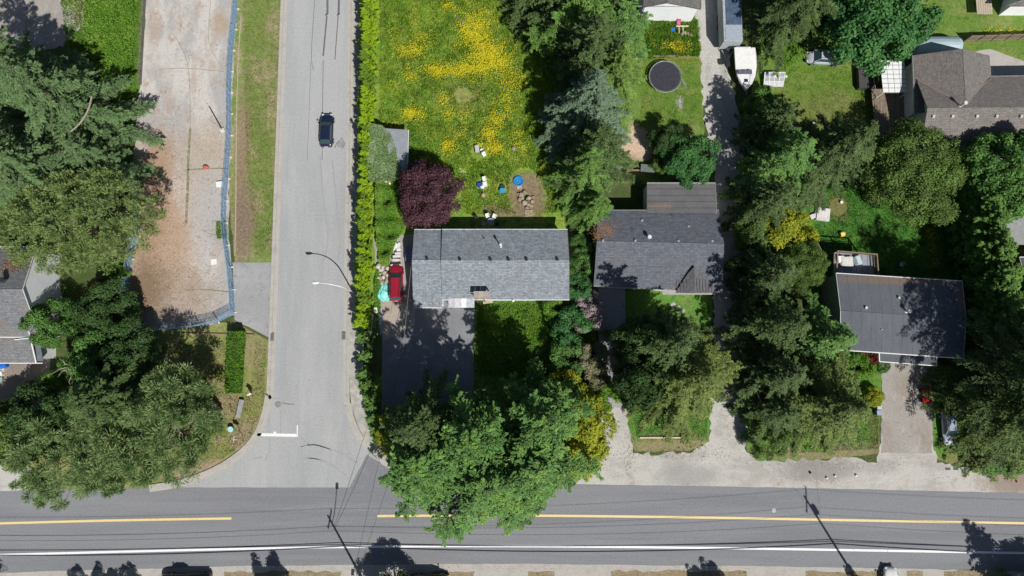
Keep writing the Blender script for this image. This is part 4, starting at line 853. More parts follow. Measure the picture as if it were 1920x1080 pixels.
# ------------------------------------------------------------------ houses
def lerp(a, b, t): return tuple(a[i] + (b[i] - a[i]) * t for i in range(len(a)))
def slab(mb, q, t):
    """a roof slope: quad of 3D points with thickness t below it"""
    k = len(mb.v); mb.v += [tuple(p) for p in q] + [(p[0], p[1], p[2] - t) for p in q]; n = len(q)
    a = sum(q[i][0] * q[(i + 1) % n][1] - q[(i + 1) % n][0] * q[i][1] for i in range(n))
    up = tuple(range(k, k + n)); dn = tuple(range(k + 2 * n - 1, k + n - 1, -1))
    if a < 0: up = up[::-1]; dn = dn[::-1]
    mb.f += [up, dn]
    for i in range(n):
        j = (i + 1) % n; f = (k + i, k + n + i, k + n + j, k + j); mb.f.append(f if a > 0 else f[::-1])
def gable_roof(root, A, B, Cc, D, he, hr, mat, trim, gname='roof', oh=.45, walls=True, wallmat=WALLW, ridge_t=0.5, base=0.0, end_trim=True, bothwalls=True, fasc=.05, capm=None):
    """A,B,Cc,D: eave corners (x,y); the ridge runs from the middle of D-A to the middle of B-Cc"""
    rl = lerp(A, D, ridge_t); rr = lerp(B, Cc, ridge_t)
    A3, B3, C3, D3 = [(p[0], p[1], he) for p in (A, B, Cc, D)]; L3 = rl + (hr,); R3 = rr + (hr,)
    ro = MB(); slab(ro, [A3, B3, R3, L3], .14); slab(ro, [L3, R3, C3, D3], .14); roof = ro.build(gname, mat, root)
    for a, b in ((A3, B3), (D3, C3)):
        MB().cyl((a[0], a[1], a[2] - .03), (b[0], b[1], b[2] - .03), .07, .07, 6).build('gutter', trim, roof)
    if end_trim:
        for pts in ((A3, L3, D3), (B3, R3, C3)):
            for i in range(2):
                a, b = pts[i], pts[i + 1]; MB().cyl((a[0], a[1], a[2] - .06), (b[0], b[1], b[2] - .06), fasc + .02, fasc + .02, 4).build('barge_board', trim, roof)
    MB().cyl(L3[:2] + (hr - .04,), R3[:2] + (hr - .04,), .075, .075, 6).build('ridge_cap', capm or mat, roof)
    if walls:
        cx_ = [(A[0] + B[0] + Cc[0] + D[0]) / 4, (A[1] + B[1] + Cc[1] + D[1]) / 4]
        def ins(p):
            v = (p[0] - cx_[0], p[1] - cx_[1]); l = math.hypot(*v); f = (l - oh * 1.4) / l; return (cx_[0] + v[0] * f, cx_[1] + v[1] * f)
        a, b, c, d = map(ins, (A, B, Cc, D))
        slope = (hr - he) / max(.1, math.hypot(A[0] - rl[0], A[1] - rl[1])); up = oh * slope
        ml = lerp(a, d, ridge_t); mr = lerp(b, c, ridge_t); e = he - .14 + up * .6
        for q0, q1, apex in ((a, b, None), (b, c, mr), (c, d, None), (d, a, ml)):
            w = MB(); k = 0
            pts = [q0 + (base,), q1 + (base,), q1 + (e,)] + ([apex + (hr - .2,)] if apex else []) + [q0 + (e,)]
            dx, dy = q1[0] - q0[0], q1[1] - q0[1]; l = math.hypot(dx, dy); nx, ny = dy / l * .12, -dx / l * .12
            n = len(pts); w.v = pts + [(p[0] - nx, p[1] - ny, p[2]) for p in pts]
            w.f = [tuple(range(n)), tuple(range(2 * n - 1, n - 1, -1))] + [(i, n + i, n + (i + 1) % n, (i + 1) % n) for i in range(n)]
            w.build('wall', wallmat, root)
    return roof, (a, b, c, d) if walls else None
def roof_z(A, D, he, hr, p, ridge_t=.5):
    """height of a gable roof at p (slopes fall towards A and D)"""
    dx, dy = D[0] - A[0], D[1] - A[1]; l = math.hypot(dx, dy); t = ((p[0] - A[0]) * dx + (p[1] - A[1]) * dy) / l / l
    return he + (hr - he) * (t / ridge_t if t < ridge_t else (1 - t) / (1 - ridge_t))
def vent(roof, x, y, z, s=.3, mat=None, dark=True):
    v = MB().box((x, y, z + .08), (s, s, .3), 0, .85, .85).build('vent', mat or DARK, roof); return v
def pipe(roof, x, y, z, h=.9, r=.09, mat=TRIM):
    MB().cyl((x, y, z - .1), (x, y, z + h), r, r, 10).cyl((x, y, z + h), (x, y, z + h + .1), r * 2.1, r * 1.9, 10).cyl((x, y, z - .05), (x, y, z + .12), r * 2.2, r * 1.1, 10).build('chimney_pipe', mat, roof)
def window(root, p, q, z0, z1, off=.03, glass=GLASS, split=1):
    """window on the wall line p-q"""
    dx, dy = q[0] - p[0], q[1] - p[1]; l = math.hypot(dx, dy); an = math.atan2(dy, dx); m = ((p[0] + q[0]) / 2, (p[1] + q[1]) / 2)
    n = (dy / l, -dx / l); z = (z0 + z1) / 2; h = z1 - z0
    fr = MB(); c = (m[0] + n[0] * off, m[1] + n[1] * off)
    for s in (-1, 1):
        fr.box((c[0] + dx / 2 * s, c[1] + dy / 2 * s, z), (.09, .1, h + .09), an); fr.box((c[0], c[1], z + s * h / 2), (l - .1, .1, .09), an)
    for k in range(1, split + 1): fr.box((p[0] + n[0] * off + dx * k / (split + 1), p[1] + n[1] * off + dy * k / (split + 1), z), (.05, .07, h - .1), an)
    f = fr.build('window', TRIM, root)
    for k in range(split + 1):
        t = (k + .5) / (split + 1)
        MB().box((p[0] + n[0] * (off - .02) + dx * t, p[1] + n[1] * (off - .02) + dy * t, z), (l / (split + 1) - .06, .03, h - .08), an).build('pane', glass, f)
def walls_windows(root, ws, he, spots):
    for (i, t0, t1, z0, z1, sp) in spots:
        a, b = ws[i], ws[(i + 1) % 4]; window(root, lerp(a, b, t0), lerp(a, b, t1), z0, z1, split=sp)

# the long grey roofed house in the middle
SH1 = shingle_mat('grey blue shingles', (0.195, 0.225, 0.255), (0.31, 0.35, 0.385), (0.2, 0.2, 0.21))
he, hr = 3.0, 4.55
A, B, Cc, D = P(829, 430, he), P(1064, 430, he), P(1067.5, 562, he), P(829, 562, he)
c0 = lerp(A, Cc, .5)
hs = thing('house', 'long single storey house with pale grey shingle roof beside the red car', 'house', (c0[0], c0[1], 0))
roof, ws = gable_roof(hs, A, B, Cc, D, he, hr, SH1, TRIM, ridge_t=.47, end_trim=False)
for px, py in ((862, 486), (919.5, 486), (953.5, 486), (987.5, 486), (1045.5, 486)):
    q = P(px, py, 4.8); vent(roof, q[0], q[1], roof_z(A, D, he, hr, q, .47), .33)
q = P(939, 461, 4.4); pipe(roof, q[0], q[1], roof_z(A, D, he, hr, q, .47), 1.25, .09)
q = P(908, 447, 4); MB().cyl((q[0], q[1], 3.6), (q[0], q[1], 4.0), .06, .06, 8).build('vent', DARK, roof)
walls_windows(hs, ws, he, [(0, .15, .3, 1, 2.2, 1), (0, .5, .62, 1, 2.2, 1), (2, .2, .35, .9, 2.2, 1), (2, .45, .6, .9, 2.2, 1)])
garage_he = 2.75
A2, B2, C2, D2 = P(776.5, 430, garage_he), P(828.5, 430, garage_he), P(829, 577, 2.5), P(775, 577, 2.5)
SH1b = SH1
rg, wg = gable_roof(hs, A2, B2, C2, D2, 2.65, 4.35, SH1b, TRIM, ridge_t=.42, gname='garage_roof', oh=.35, end_trim=False)
q = P(800.5, 485, 4.5); vent(rg, q[0], q[1], roof_z(A2, D2, 2.65, 4.35, q, .42), .33)
MB().box(lerp(wg[2], wg[3], .5) + (1.1,), (3.0, .12, 2.1)).build('garage_door', TRIM, hs)
# lean-to canopy of five sheets
can = thing('lean_to_canopy', 'small flat canopy of white and grey sheets along the front edge of the grey roof', 'canopy', P(865, 575) + (0,))
xs = [841, 852.5, 864.5, 875.5, 890]; cols = [(0.5, 0.5, 0.56), (0.58, 0.57, 0.6), (0.8, 0.8, 0.8), (0.45, 0.5, 0.53)]
for i in range(4):
    a, b, c, d = P(xs[i], 559.5, 3.0), P(xs[i + 1] - .4, 559.5, 3.0), P(xs[i + 1] - .4, 577, 2.7), P(xs[i], 577, 2.7)
    m = MB(); slab(m, [a + (3.08 + .01 * i,), b + (3.08 + .01 * i,), c + (2.82 + .01 * i,), d + (2.82 + .01 * i,)], .04)
    m.build('sheet', M('canopy sheet %d' % i, cols[i], rough=.5), can)
for px in (843, 888): q = P(px, 576, 2.7); MB().box((q[0], q[1], 1.38), (.1, .1, 2.76)).build('post', WOOD, can)
# raised timber platform
pf = thing('timber_platform', 'weathered wooden platform on legs rising over the front edge of the grey roof', 'platform', P(902, 570) + (0,))
for i, (x0, x1) in enumerate(((888, 897), (897.6, 907.2), (907.8, 918.5))):
    m = MB(); slab(m, [P(x0, 546.2, 4.5) + (4.62,), P(x1, 546.2, 4.5) + (4.62,), P(x1, 558.5, 4.5) + (4.5,), P(x0, 558.5, 4.5) + (4.5,)], .06); m.build('plank', M('bleached ply %d' % i, [(0.36, 0.325, 0.28), (0.40, 0.36, 0.30), (0.36, 0.32, 0.27)][i], scale=3), pf)
m = MB(); a = P(889, 560.5, 4.3); b = P(918, 560.5, 4.3); m.cyl(a + (4.3,), b + (4.3,), .09, .09, 6).build('rail', PALEWOOD, pf)
for px, py in ((894, 563), (908, 563), (889, 547), (917, 547)):
    q = P(px, py, 4.3); MB().box((q[0], q[1], 2.2), (.14, .14, 4.35)).build('leg', WOOD, pf)
for px, py in ((915, 566),):
    q = P(px, py, 2.3); MB().box((q[0], q[1], 2.3), (1.3, .4, .08), .15).build('step', PALEWOOD, pf)
q = P(962, 563, 3.1); solo(MB().cyl((q[0], q[1], 3.0), (q[0], q[1], 3.2), .22, .1, 8), 'security_light', WHITE, 'small white light under the front eave of the grey roof', 'light', (q[0], q[1], 3))

# second house
SH2 = shingle_mat('dark blue shingles', (0.095, 0.108, 0.135), (0.15, 0.165, 0.195), (0.13, 0.125, 0.13))
he, hr = 3.2, 4.7
A, B, Cc, D = P(1116, 394, he), P(1348, 394, he), P(1355, 548, he), P(1113, 536, he)
A = P(1119, 394, he); c0 = lerp(A, Cc, .5)
h2 = thing('house', 'dark grey roofed house with a lower flat rear extension', 'house', (c0[0], c0[1], 0))
roof, ws = gable_roof(h2, A, B, Cc, D, he, hr, SH2, M('dull gutter', (0.3, 0.3, 0.3)), ridge_t=.44, end_trim=False)
for px, py in ((1206, 411), (1294, 423), (1130, 452), (1191, 452), (1272, 452), (1336, 452)):
    q = P(px, py, 4.6); vent(roof, q[0], q[1], roof_z(A, D, he, hr, q, .44), .34, M('grey vent', (0.3, 0.3, 0.32)))
q = P(1217, 445, 4.8); pipe(roof, q[0], q[1], roof_z(A, D, he, hr, q, .44), .75, .13)
for px, py in ((1262, 402), (1185, 429)): q = P(px, py, 4); MB().cyl((q[0], q[1], 3.3), (q[0], q[1], roof_z(A, D, he, hr, q, .44) + .3), .05, .05, 8).build('vent', DARK, roof)
walls_windows(h2, ws, he, [(0, .1, .25, 1, 2.2, 1), (2, .2, .35, .9, 2.2, 1), (2, .6, .75, .9, 2.2, 1)])
# leaf litter on the roof corner
# flat extension laid in strips
e = [P(1213, 343, 3.3), P(1341, 343, 3.3), P(1343, 402, 3.3), P(1213, 402, 3.3)]
for i in range(5):
    t0, t1 = i / 5, (i + 1) / 5 - .012
    m = MB(); slab(m, [lerp(e[0], e[3], t0) + (3.3 + .02 * (i % 2),), lerp(e[1], e[2], t0) + (3.3 + .02 * (i % 2),), lerp(e[1], e[2], t1) + (3.34,), lerp(e[0], e[3], t1) + (3.34,)], .1)
    m.build('roof_strip', ground_mat('rolled roofing', (0.135, 0.133, 0.138), [((0.115, 0.114, 0.12), .6, .45, .6, .8, (1, 1, 1)), ((.45, .43, .4), 1.4, .68, .73, .8, (1, 1, 1))], [pt(1228, 398, 1.5, .35, (.24, .17, .11), .3, .5)], bump=.2), h2)
MB().poly([(p[0] * .97 + sum(k[0] for k in e) / 4 * .03, p[1] * .97 + sum(k[1] for k in e) / 4 * .03) for p in e], 0, 3.19).build('extension_wall', WALLW, h2)
g = MB().cyl(e[0] + (3.33,), e[1] + (3.33,), .09, .09, 6).cyl(e[1] + (3.33,), e[2] + (3.33,), .06, .06, 6); g.build('gutter', M('dull gutter', (0.3, 0.3, 0.3)), h2)
# front porch gable with ribbed sheets
a, b, c, d = P(1268, 500, 4.1), P(1338, 500, 4.1), P(1340, 550, 3.4), P(1264, 550, 3.4)
m = MB(); ra = P(1302, 500, 4.4); rb = P(1302, 550, 3.9)
slab(m, [ra + (4.42,), rb + (4.15,), P(1266, 549, 3.3) + (3.4,), P(1290, 512, 3.9) + (4.05,)], .08); slab(m, [rb + (4.15,), ra + (4.42,), P(1320, 515, 3.9) + (4.0,), P(1342, 549, 3.3) + (3.4,)], .08)
m.build('porch_roof', M('ribbed porch roof', (0.13, 0.13, 0.14), (0.09, 0.09, 0.1), 2), h2)
m = MB()
for i in range(12): x0 = 1270 + i * 5.8; m.cyl(P(x0, 524, 3.9) + (roof_z(P(1266, 0, 3.4), P(1342, 0, 3.4), 3.5, 4.3, P(x0, 0, 3.4)) + .05,), P(x0, 549, 3.3) + (roof_z(P(1266, 0, 3.4), P(1342, 0, 3.4), 3.42, 4.15, P(x0, 0, 3.4)) + .04,), .03, .03, 4)
m.build('rib', M('ribbed porch roof', (0.13, 0.13, 0.14)), h2)
m = MB().box(P(1290, 546, 2.7) + (2.75,), (6.6, .9, .05)); m.build('porch_floor', CONC, h2)
for k in range(3):
    q = P(1262 + k * 9, 571 + k * 6); solo(MB().box((q[0], q[1], .03), (.6, .45, .05), .5), 'stepping_stone', CONC, ['upper', 'middle', 'lower'][k] + ' pale stepping stone on the small lawn before the second house', 'stone', (q[0], q[1], 0), group='stepping stones')
q = P(1310, 314, .9); solo(MB().box((q[0], q[1], .45), (1.9, .95, .85), -.12), 'garden_box', M('green grey lid', (0.16, 0.19, 0.18), (0.10, 0.12, 0.11), 4), 'grey green box behind the rear extension', 'box', (q[0], q[1], 0))
o = bpy.data.objects['garden_box']; q = P(1215, 315, .9); o.location = (q[0], q[1], 0)
# low retaining wall left of the extension
m = MB(); m.ribbon([P(1174, 321), P(1200, 321)], .15, .3); a = P(1174, 321); b = P(1202, 321)
solo(MB().box(((a[0] + b[0]) / 2, a[1], .3), (b[0] - a[0], .15, .6)), 'low_wall', WOOD, 'low dark wall below the round bare patch', 'wall', (a[0], a[1], 0))

# low pitched house on the right
MR = ground_mat('grey roll roofing', (0.105, 0.115, 0.135), [((0.125, 0.135, 0.155), .3, .45, .6, .8, (1, .5, 1)), ((.09, .098, .115), 1.5, .5, .66, .5, (1, .2, 1))],
                [(*P(1700, 524, 5), 9, .6, (.2, .14, .1), .4, .7), (*P(1800, 560, 5), .5, 2.4, (.2, .14, .1), .4, .6)], bump=.15, rough=.8)
he, hr = 4.9, 5.55
A, B, Cc, D = P(1568, 512, he), P(1804, 527, he), P(1806, 672, he), P(1576, 656, he)
c0 = lerp(A, Cc, .5)
h4 = thing('house', 'two storey house with low pitched charcoal roof and white edging', 'house', (c0[0], c0[1], 0))
roof, ws = gable_roof(h4, A, B, Cc, D, he, hr, MR, WHITE, ridge_t=.5, oh=.3, wallmat=M('pale green siding', (0.34, 0.4, 0.36), (0.3, 0.35, 0.32)))
for px, py, s, mm in ((1624, 577, .3, GREYM), (1687, 558, .25, GREYM), (1752, 585, .22, GREYM), (1655, 618, .12, GREYM)):
    q = P(px, py, 5.6); vent(roof, q[0], q[1], roof_z(A, D, he, hr, q), s, TRIM)
q = P(1700, 584, 5.6); pipe(roof, q[0], q[1], 5.5, .8, .12)
walls_windows(h4, ws, he, [(0, .1, .25, 3, 4.3, 1), (0, .6, .75, 3, 4.3, 1), (3, .3, .45, 2.8, 4, 1), (2, .2, .4, 2.8, 4.1, 2), (2, .6, .8, 2.8, 4.1, 2)])
# seams as real laps
m = MB()
for i in range(1, 12):
    t = i / 12
    for s0, s1 in ((A, D), ): pass
    a = lerp(A, B, t) + (he + .012,); mid = lerp(lerp(A, D, .5), lerp(B, Cc, .5), t) + (hr + .012,); b = lerp(D, Cc, t) + (he + .012,)
    m.cyl(a, mid, .006, .006, 4); m.cyl(mid, b, .006, .006, 4)
m.build('roof_seam', M('seam', (0.115, 0.125, 0.145)), roof)
low = [P(1648, 661, 2.9), P(1756, 669, 2.9), P(1756, 686, 2.9), P(1649, 678, 2.9)]
m = MB(); slab(m, [p + (2.9,) for p in low], .12); lr = m.build('lower_roof', MR, h4)
m = MB()
for i in range(4): m.cyl(low[i] + (2.9,), low[(i + 1) % 4] + (2.9,), .08, .08, 4)
m.build('edging', WHITE, lr)
# balcony with junk
bal = thing('balcony', 'raised back balcony with wooden railings on the low pitched house', 'balcony', P(1602, 495) + (0,))
bq = [P(1564, 473, 2.8), P(1637, 479, 2.8), P(1640, 520, 2.8), P(1562, 520, 2.8)]
for i in range(7):
    t0, t1 = i / 7, (i + 1) / 7 - .01; MB().poly([lerp(bq[0], bq[1], t0), lerp(bq[0], bq[1], t1), lerp(bq[3], bq[2], t1), lerp(bq[3], bq[2], t0)], 2.68, 2.78).build('deck_board', M('painted deck', (0.3, 0.31, 0.34), (0.24, 0.25, 0.28)), bal)
for p in (bq[0], bq[1], lerp(bq[0], bq[1], .5), bq[2], bq[3]): MB().box((p[0], p[1], 1.9), (.14, .14, 3.8)).build('post', WOOD, bal)
for a, b in ((bq[0], bq[1]), (bq[1], bq[2]), (bq[0], bq[3])):
    m = MB().cyl(a + (3.75,), b + (3.75,), .09, .09, 4).cyl(a + (2.95,), b + (2.95,), .05, .05, 4); m.build('rail', M('brown railing', (0.27, 0.21, 0.15)), bal)
    l = math.hypot(b[0] - a[0], b[1] - a[1]); m = MB()
    for k in range(1, int(l / .3)): q = lerp(a, b, k * .3 / l); m.cyl(q + (2.95,), q + (3.75,), .025, .025, 4, False)
    m.build('baluster', M('brown railing', (0.27, 0.21, 0.15)), bal)
def junk(name, px, py, h, size, mat, label, cat, rz=0.0, group=None, **kw):
    x, y = P(px, py, h); return solo(MB().box((x, y, h + size[2] / 2), size, rz, kw.get('tx', 1), kw.get('ty', 1)), name, mat, label, cat, (x, y, h), group, bevel=kw.get('bevel', 0))
junk('cream_cover', 1586, 491, 2.8, (1.5, 1.3, .45), M('cream cover', (0.66, 0.65, 0.6)), 'cream cover lying on the balcony', 'cover', .05, bevel=.1)
junk('folded_tarp', 1607, 488, 2.8, (1.1, 1.2, .5), M('pale blue plastic', (0.5, 0.6, 0.62)), 'crumpled pale blue tarp on the balcony', 'tarp', .3, tx=.5, bevel=.1)
junk('storage_box', 1575, 487, 2.8, (.8, .9, .4), WHITE, 'white box at the left railing of the balcony', 'box', .02, bevel=.03)
q = P(1578, 495, 2.8); solo(MB().cyl((q[0], q[1], 2.8), (q[0], q[1], 3.2), .3, .34, 12), 'flower_pot', M('pinkish clay', (0.5, 0.36, 0.33)), 'pink clay pot on the balcony corner', 'pot', (q[0], q[1], 2.8))
q = P(1524, 440, 3.6); solo(MB().tube([P(1526, 447, 2) + (2.4,), P(1557, 500, 2.8) + (2.6,)], .06, 5), 'handrail', WOOD, 'long thin diagonal pole beside the balcony stairs', 'rail', (q[0], q[1], 2))

# brown roofed house, upper right
SH5 = shingle_mat('brown grey shingles', (0.155, 0.14, 0.13), (0.22, 0.2, 0.185), (0.2, 0.18, 0.17))
he, hr = 4.3, 6.3
A, B, Cc, D = P(1717, 145, he), P(2060, 140, he), P(2060, 284, he), P(1726, 282, he)
c0 = lerp(A, Cc, .3)
h5 = thing('house', 'large house with brown shingle roof and a projecting front gable', 'house', (c0[0], c0[1], 0))
roof, ws = gable_roof(h5, A, B, Cc, D, he, hr, SH5, M('dull gutter', (0.3, 0.3, 0.3)), ridge_t=.5, oh=.6, wallmat=WALLW, end_trim=False)
walls_windows(h5, ws, he, [(3, .38, .5, 1.0, 2.6, 0), (3, .6, .8, 2.4, 3.6, 1), (3, .1, .2, 1.2, 2.2, 0)])
SH5b = shingle_mat('brown grey shingles wing', (0.155, 0.14, 0.13), (0.22, 0.2, 0.185), (0.2, 0.18, 0.17), rot=math.pi / 2)
wa, wb, wc, wd = P(1711, 104, he), P(1711.5, 210, he), P(1858, 210, he), P(1855, 104, he)
wr, _ = gable_roof(h5, P(1711, 104, he), P(1715, 212, he), P(1862, 212, he), P(1855, 104, he), he, 6.22, SH5b, M('dull gutter', (0.3, 0.3, 0.3)), gname='wing_roof', oh=.5, ridge_t=.53, end_trim=False, base=0)
m = MB(); vr = M('rusty valley flashing', (0.36, 0.24, 0.2))
def rz5(p): return roof_z(A, D, he, hr, p) + .12
v0, v1, v2 = P(1719, 152, 4.4), P(1800, 192, 6.1), P(1858, 147, 4.4)
for a, b in ((v0, v1), (v1, v2)):
    pts = [lerp(a, b, t / 6) for t in range(7)]; m.tube([p + (rz5(p),) for p in pts], .06, 4)
m.build('valley_flashing', vr, roof)
for px in (1752, 1788, 1834, 1871, 1917):
    q = P(px, 217, 6.2); vent(roof, q[0], q[1], roof_z(A, D, he, hr, q), .36, M('pale vent', (0.62, 0.6, 0.55)))
q = P(1800, 199, 6.2); pipe(roof, q[0], q[1], 6.2, 1.1, .12)
# patio roof of clear panels
pr = thing('patio_cover', 'white translucent patio cover on posts beside the brown roofed house', 'patio cover', P(1675, 145) + (0,))
q4 = [P(1649, 114, 2.9), P(1695, 114, 2.9), P(1700, 174, 2.7), P(1655, 174, 2.7)]
pm = M('clouded plastic sheet', (0.74, 0.76, 0.76), (0.5, 0.5, 0.46), 1.2, rough=.35, lo=.55, hi=.8)
for j in range(7):
    for i in range(4):
        f = lambda u, v: lerp(lerp(q4[0], q4[1], u), lerp(q4[3], q4[2], u), v) + (3.0 - .2 * v + .0,)
        u0, u1, w0, w1 = i / 4 + .008, (i + 1) / 4 - .008, j / 7 + .01, (j + 1) / 7 - .01
        m = MB(); slab(m, [f(u0, w0), f(u1, w0), f(u1, w1), f(u0, w1)], .03); m.build('panel', pm, pr)
m = MB()
for j in range(8): v = j / 7; m.cyl(lerp(q4[0], q4[3], v) + (2.96 - .2 * v,), lerp(q4[1], q4[2], v) + (2.96 - .2 * v,), .05, .05, 4)
m.build('batten', M('grey batten', (0.3, 0.3, 0.28)), pr)
for p in q4: MB().box((p[0], p[1], 1.4), (.12, .12, 2.75)).build('post', WHITE, pr)
# deck of planks
dk = thing('deck', 'raised wooden deck of long planks below the patio cover', 'deck', P(1665, 210) + (0,))
dq = [P(1634, 165, 1.1), P(1701, 165, 1.1), P(1703, 262, 1.1), P(1642, 256, 1.1)]
for i in range(26):
    t0, t1 = i / 26, (i + 1) / 26 - .006
    MB().poly([lerp(dq[0], dq[1], t0), lerp(dq[0], dq[1], t1), lerp(dq[3], dq[2], t1), lerp(dq[3], dq[2], t0)], .98 + random.uniform(-.006, .006), 1.08).build('plank', M('deck plank %d' % (i % 4), [(0.27, 0.22, 0.165), (0.23, 0.185, 0.14), (0.30, 0.25, 0.19), (0.25, 0.2, 0.15)][i % 4], scale=3), dk)
m = MB().cyl(dq[0] + (2.0,), dq[3] + (2.0,), .05, .05, 4).cyl(dq[0] + (1.5,), dq[3] + (1.5,), .04, .04, 4)
for k in range(5): q = lerp(dq[0], dq[3], k / 4); m.box((q[0], q[1], 1.0), (.1, .1, 2.0))
m.build('railing', M('brown railing', (0.27, 0.21, 0.15)), dk)
for a, b in (((1645, 146), (1655, 167)), ((1640, 190), (1650, 180)),): pass
junk('garden_shed', 1620, 150, 0, (2.4, 3.0, 1.0), M('dark felt', (0.07, 0.07, 0.07)), 'low dark shed left of the patio cover', 'shed')
junk('grey_shelf', 1613, 116, 0, (1.7, .5, 1.0), M('grey lid', (0.3, 0.3, 0.31)), 'grey bench beside the silver minivan under the maple', 'bench', -.05)
junk('hot_tub', 1706, 236, 0, (1.6, 2.0, 1.0), M('dark cover', (0.05, 0.05, 0.06)), 'dark square tub between the deck and the white wall', 'tub', bevel=.05)
# arched shelter
sh = thing('arched_shelter', 'pale blue arched tarpaulin shelter touching the brown gable', 'shelter', P(1762, 85) + (0,))
m = MB(); ringA = []; x0, y0 = P(1716, 100, 2); x1, y1 = P(1806, 100, 2); yt = P(0, 64, 2)[1]
m.loft([[(x, y0 + (yt - y0) * t, 1.2 + 1.35 * math.sin(math.pi * min(1, max(0, t))) ** .55 - (.35 if k in (0, 5) else 0)) for t in [0, .08, .2, .35, .5, .65, .8, .92, 1.0]] + [(x, yt, 0.1), (x, y0, 0.1)] for k, x in enumerate([x0, x0 + .4, x0 + 2.2, x0 + 4, x1 - .6, x1])])
m.build('cover', M('pale blue tarpaulin', (0.36, 0.46, 0.50), (0.31, 0.41, 0.45), 1.0, rough=.5), sh, smooth=False)
# fence top right with boards
fc = thing('board_fence', 'leaning brown board fence between the two upper right gardens', 'fence', P(1860, 75) + (0,))
a, b = P(1806, 78, 0), P(1985, 72, 0)
n = 60
for i in range(n):
    q = lerp(a, b, (i + .5) / n); an = math.atan2(b[1] - a[1], b[0] - a[0])
    MB().box((q[0], q[1], .88), ((b[0] - a[0]) / n - .02, .03, 1.7 + random.uniform(-.03, .03)), an).build('board', M('fence board %d' % (i % 3), [(0.24, 0.18, 0.14), (0.2, 0.15, 0.12), (0.27, 0.21, 0.165)][i % 3], scale=4), fc)
for i in range(8): q = lerp(a, b, i / 7); MB().box((q[0], q[1] - .06, .95), (.1, .1, 1.9)).build('post', WOOD, fc)
m = MB().cyl((a[0], a[1] - .05, 1.6), (b[0], b[1] - .05, 1.6), .04, .04, 4).cyl((a[0], a[1] - .05, .4), (b[0], b[1] - .05, .4), .04, .04, 4); m.build('rail', WOOD, fc)
# top right white house corner with deck
he = 3.0
h9 = thing('house', 'white house corner cut off by the upper right edge of the view', 'house', P(1915, 10) + (0,))
m = MB(); slab(m, [P(1908, 2, 4.5) + (4.3,), P(2020, -40, 4.5) + (4.3,), P(2020, 10, 3.8) + (3.6,), P(1888, 10, 3.8) + (3.6,)], .12); m.build('roof', SH5, h9)
MB().poly([P(1872, 29), P(2020, 29), P(2020, -60), P(1900, -60)], 0, 3.4).build('wall', WALLW, h9)
d9 = thing('side_deck', 'small wooden landing with steps beside the white house corner', 'deck', P(1850, 10) + (0,))
for i in range(7): a = P(1830 + i * 4.2, -20, 1.2); MB().box((a[0], a[1] - 1.5, 1.2), (.27, 4.2, .05)).build('plank', PALEWOOD, d9)
for i in range(3): a = P(1840 + i * 5, 16, .7); MB().box((a[0], a[1], .9 - i * .3), (.25, 1.3, .05)).build('step', PALEWOOD, d9)
MB().cyl(P(1828, -6, 2) + (2.1,), P(1862, -6, 2) + (2.1,), .05, .05, 4).build('rail', WOOD, d9)

# house with white gable at the top
he, hr = 4.2, 5.5
SH3 = shingle_mat('old grey shingles', (0.14, 0.135, 0.13), (0.2, 0.195, 0.185), rot=math.pi / 2)
h3 = thing('house', 'grey roofed house with a bright white gable wall cut off by the top edge', 'house', P(1260, 20) + (0,))
gable_roof(h3, P(1206, 13, he), P(1206, -120, he), P(1316, -120, he), P(1314, 17, he), he, hr, SH3, M('dark trim', (0.08, 0.08, 0.08)), ridge_t=.38, oh=.4, wallmat=WALLW)
a = P(1206, 12.5, 4.3); b = P(1290, 12.5, 4.3); MB().box(((a[0] + b[0]) / 2, P(0, 36)[1] - .35, 4.05), (7.2, .1, .12)).build('wall_band', GREYM, h3)

# left house
he, hr = 4.9, 7.6
SH6 = shingle_mat('blue grey old shingles', (0.15, 0.16, 0.175), (0.215, 0.225, 0.24), (0.21, 0.16, 0.12))
A, B, Cc, D = P(-120, 463, he), P(67, 463, he), P(74, 632, he), P(-120, 632, he)
c0 = lerp(B, Cc, .5)
h6 = thing('house', 'white walled house with blue grey roof at the left edge', 'house', (c0[0], c0[1], 0))
roof, ws = gable_roof(h6, A, B, Cc, D, he, hr, SH6, WHITE, ridge_t=.5, oh=.35, wallmat=WALLW)
q = P(12, 526, 7.2); pipe(roof, q[0], q[1], roof_z(A, D, he, hr, q), .4, .16, DARK)
he2 = 3.6
m = MB(); slab(m, [P(-120, 620, 5) + (5.2,), P(56, 620, 5) + (5.2,), P(68, 681, he2) + (he2,), P(-120, 681, he2) + (he2,)], .14); m.build('front_roof', SH6, h6)
m = MB().cyl(P(-120, 681, he2) + (he2,), P(80, 681, he2) + (he2,), .08, .08, 4).cyl(P(56, 622, 5) + (5.15,), P(68, 681, he2) + (he2,), .08, .08, 4).cyl(P(26, 637, 5.2) + (5.05,), P(54, 634, 5.2) + (5.1,), .07, .07, 4); m.build('edging', WHITE, h6)
m = MB(); slab(m, [P(58, 626, 4) + (4.0,), P(72, 628, 4) + (4.0,), P(81, 678, 3.4) + (3.4,), P(69, 678, 3.4) + (3.4,)], .1); m.build('side_roof', M('slate grey metal', (0.14, 0.16, 0.19)), h6)
MB().poly([P(60, 640), P(105, 640), P(105, 672), P(60, 672)], 0, 3.2).build('side_wall', WALLW, h6)
junk('blue_tub', 10, 684, 0, (1.0, .9, .8), M('bright blue plastic', (0.02, 0.16, 0.62)), 'bright blue tub beside the left house front', 'tub', .3, bevel=.15)
q = P(2, 702); solo(MB().cyl((q[0], q[1], 0), (q[0], q[1], .5), .42, .5, 14), 'white_tub', WHITE, 'round white tub at the left edge of the brown drive', 'tub', (q[0], q[1], 0))
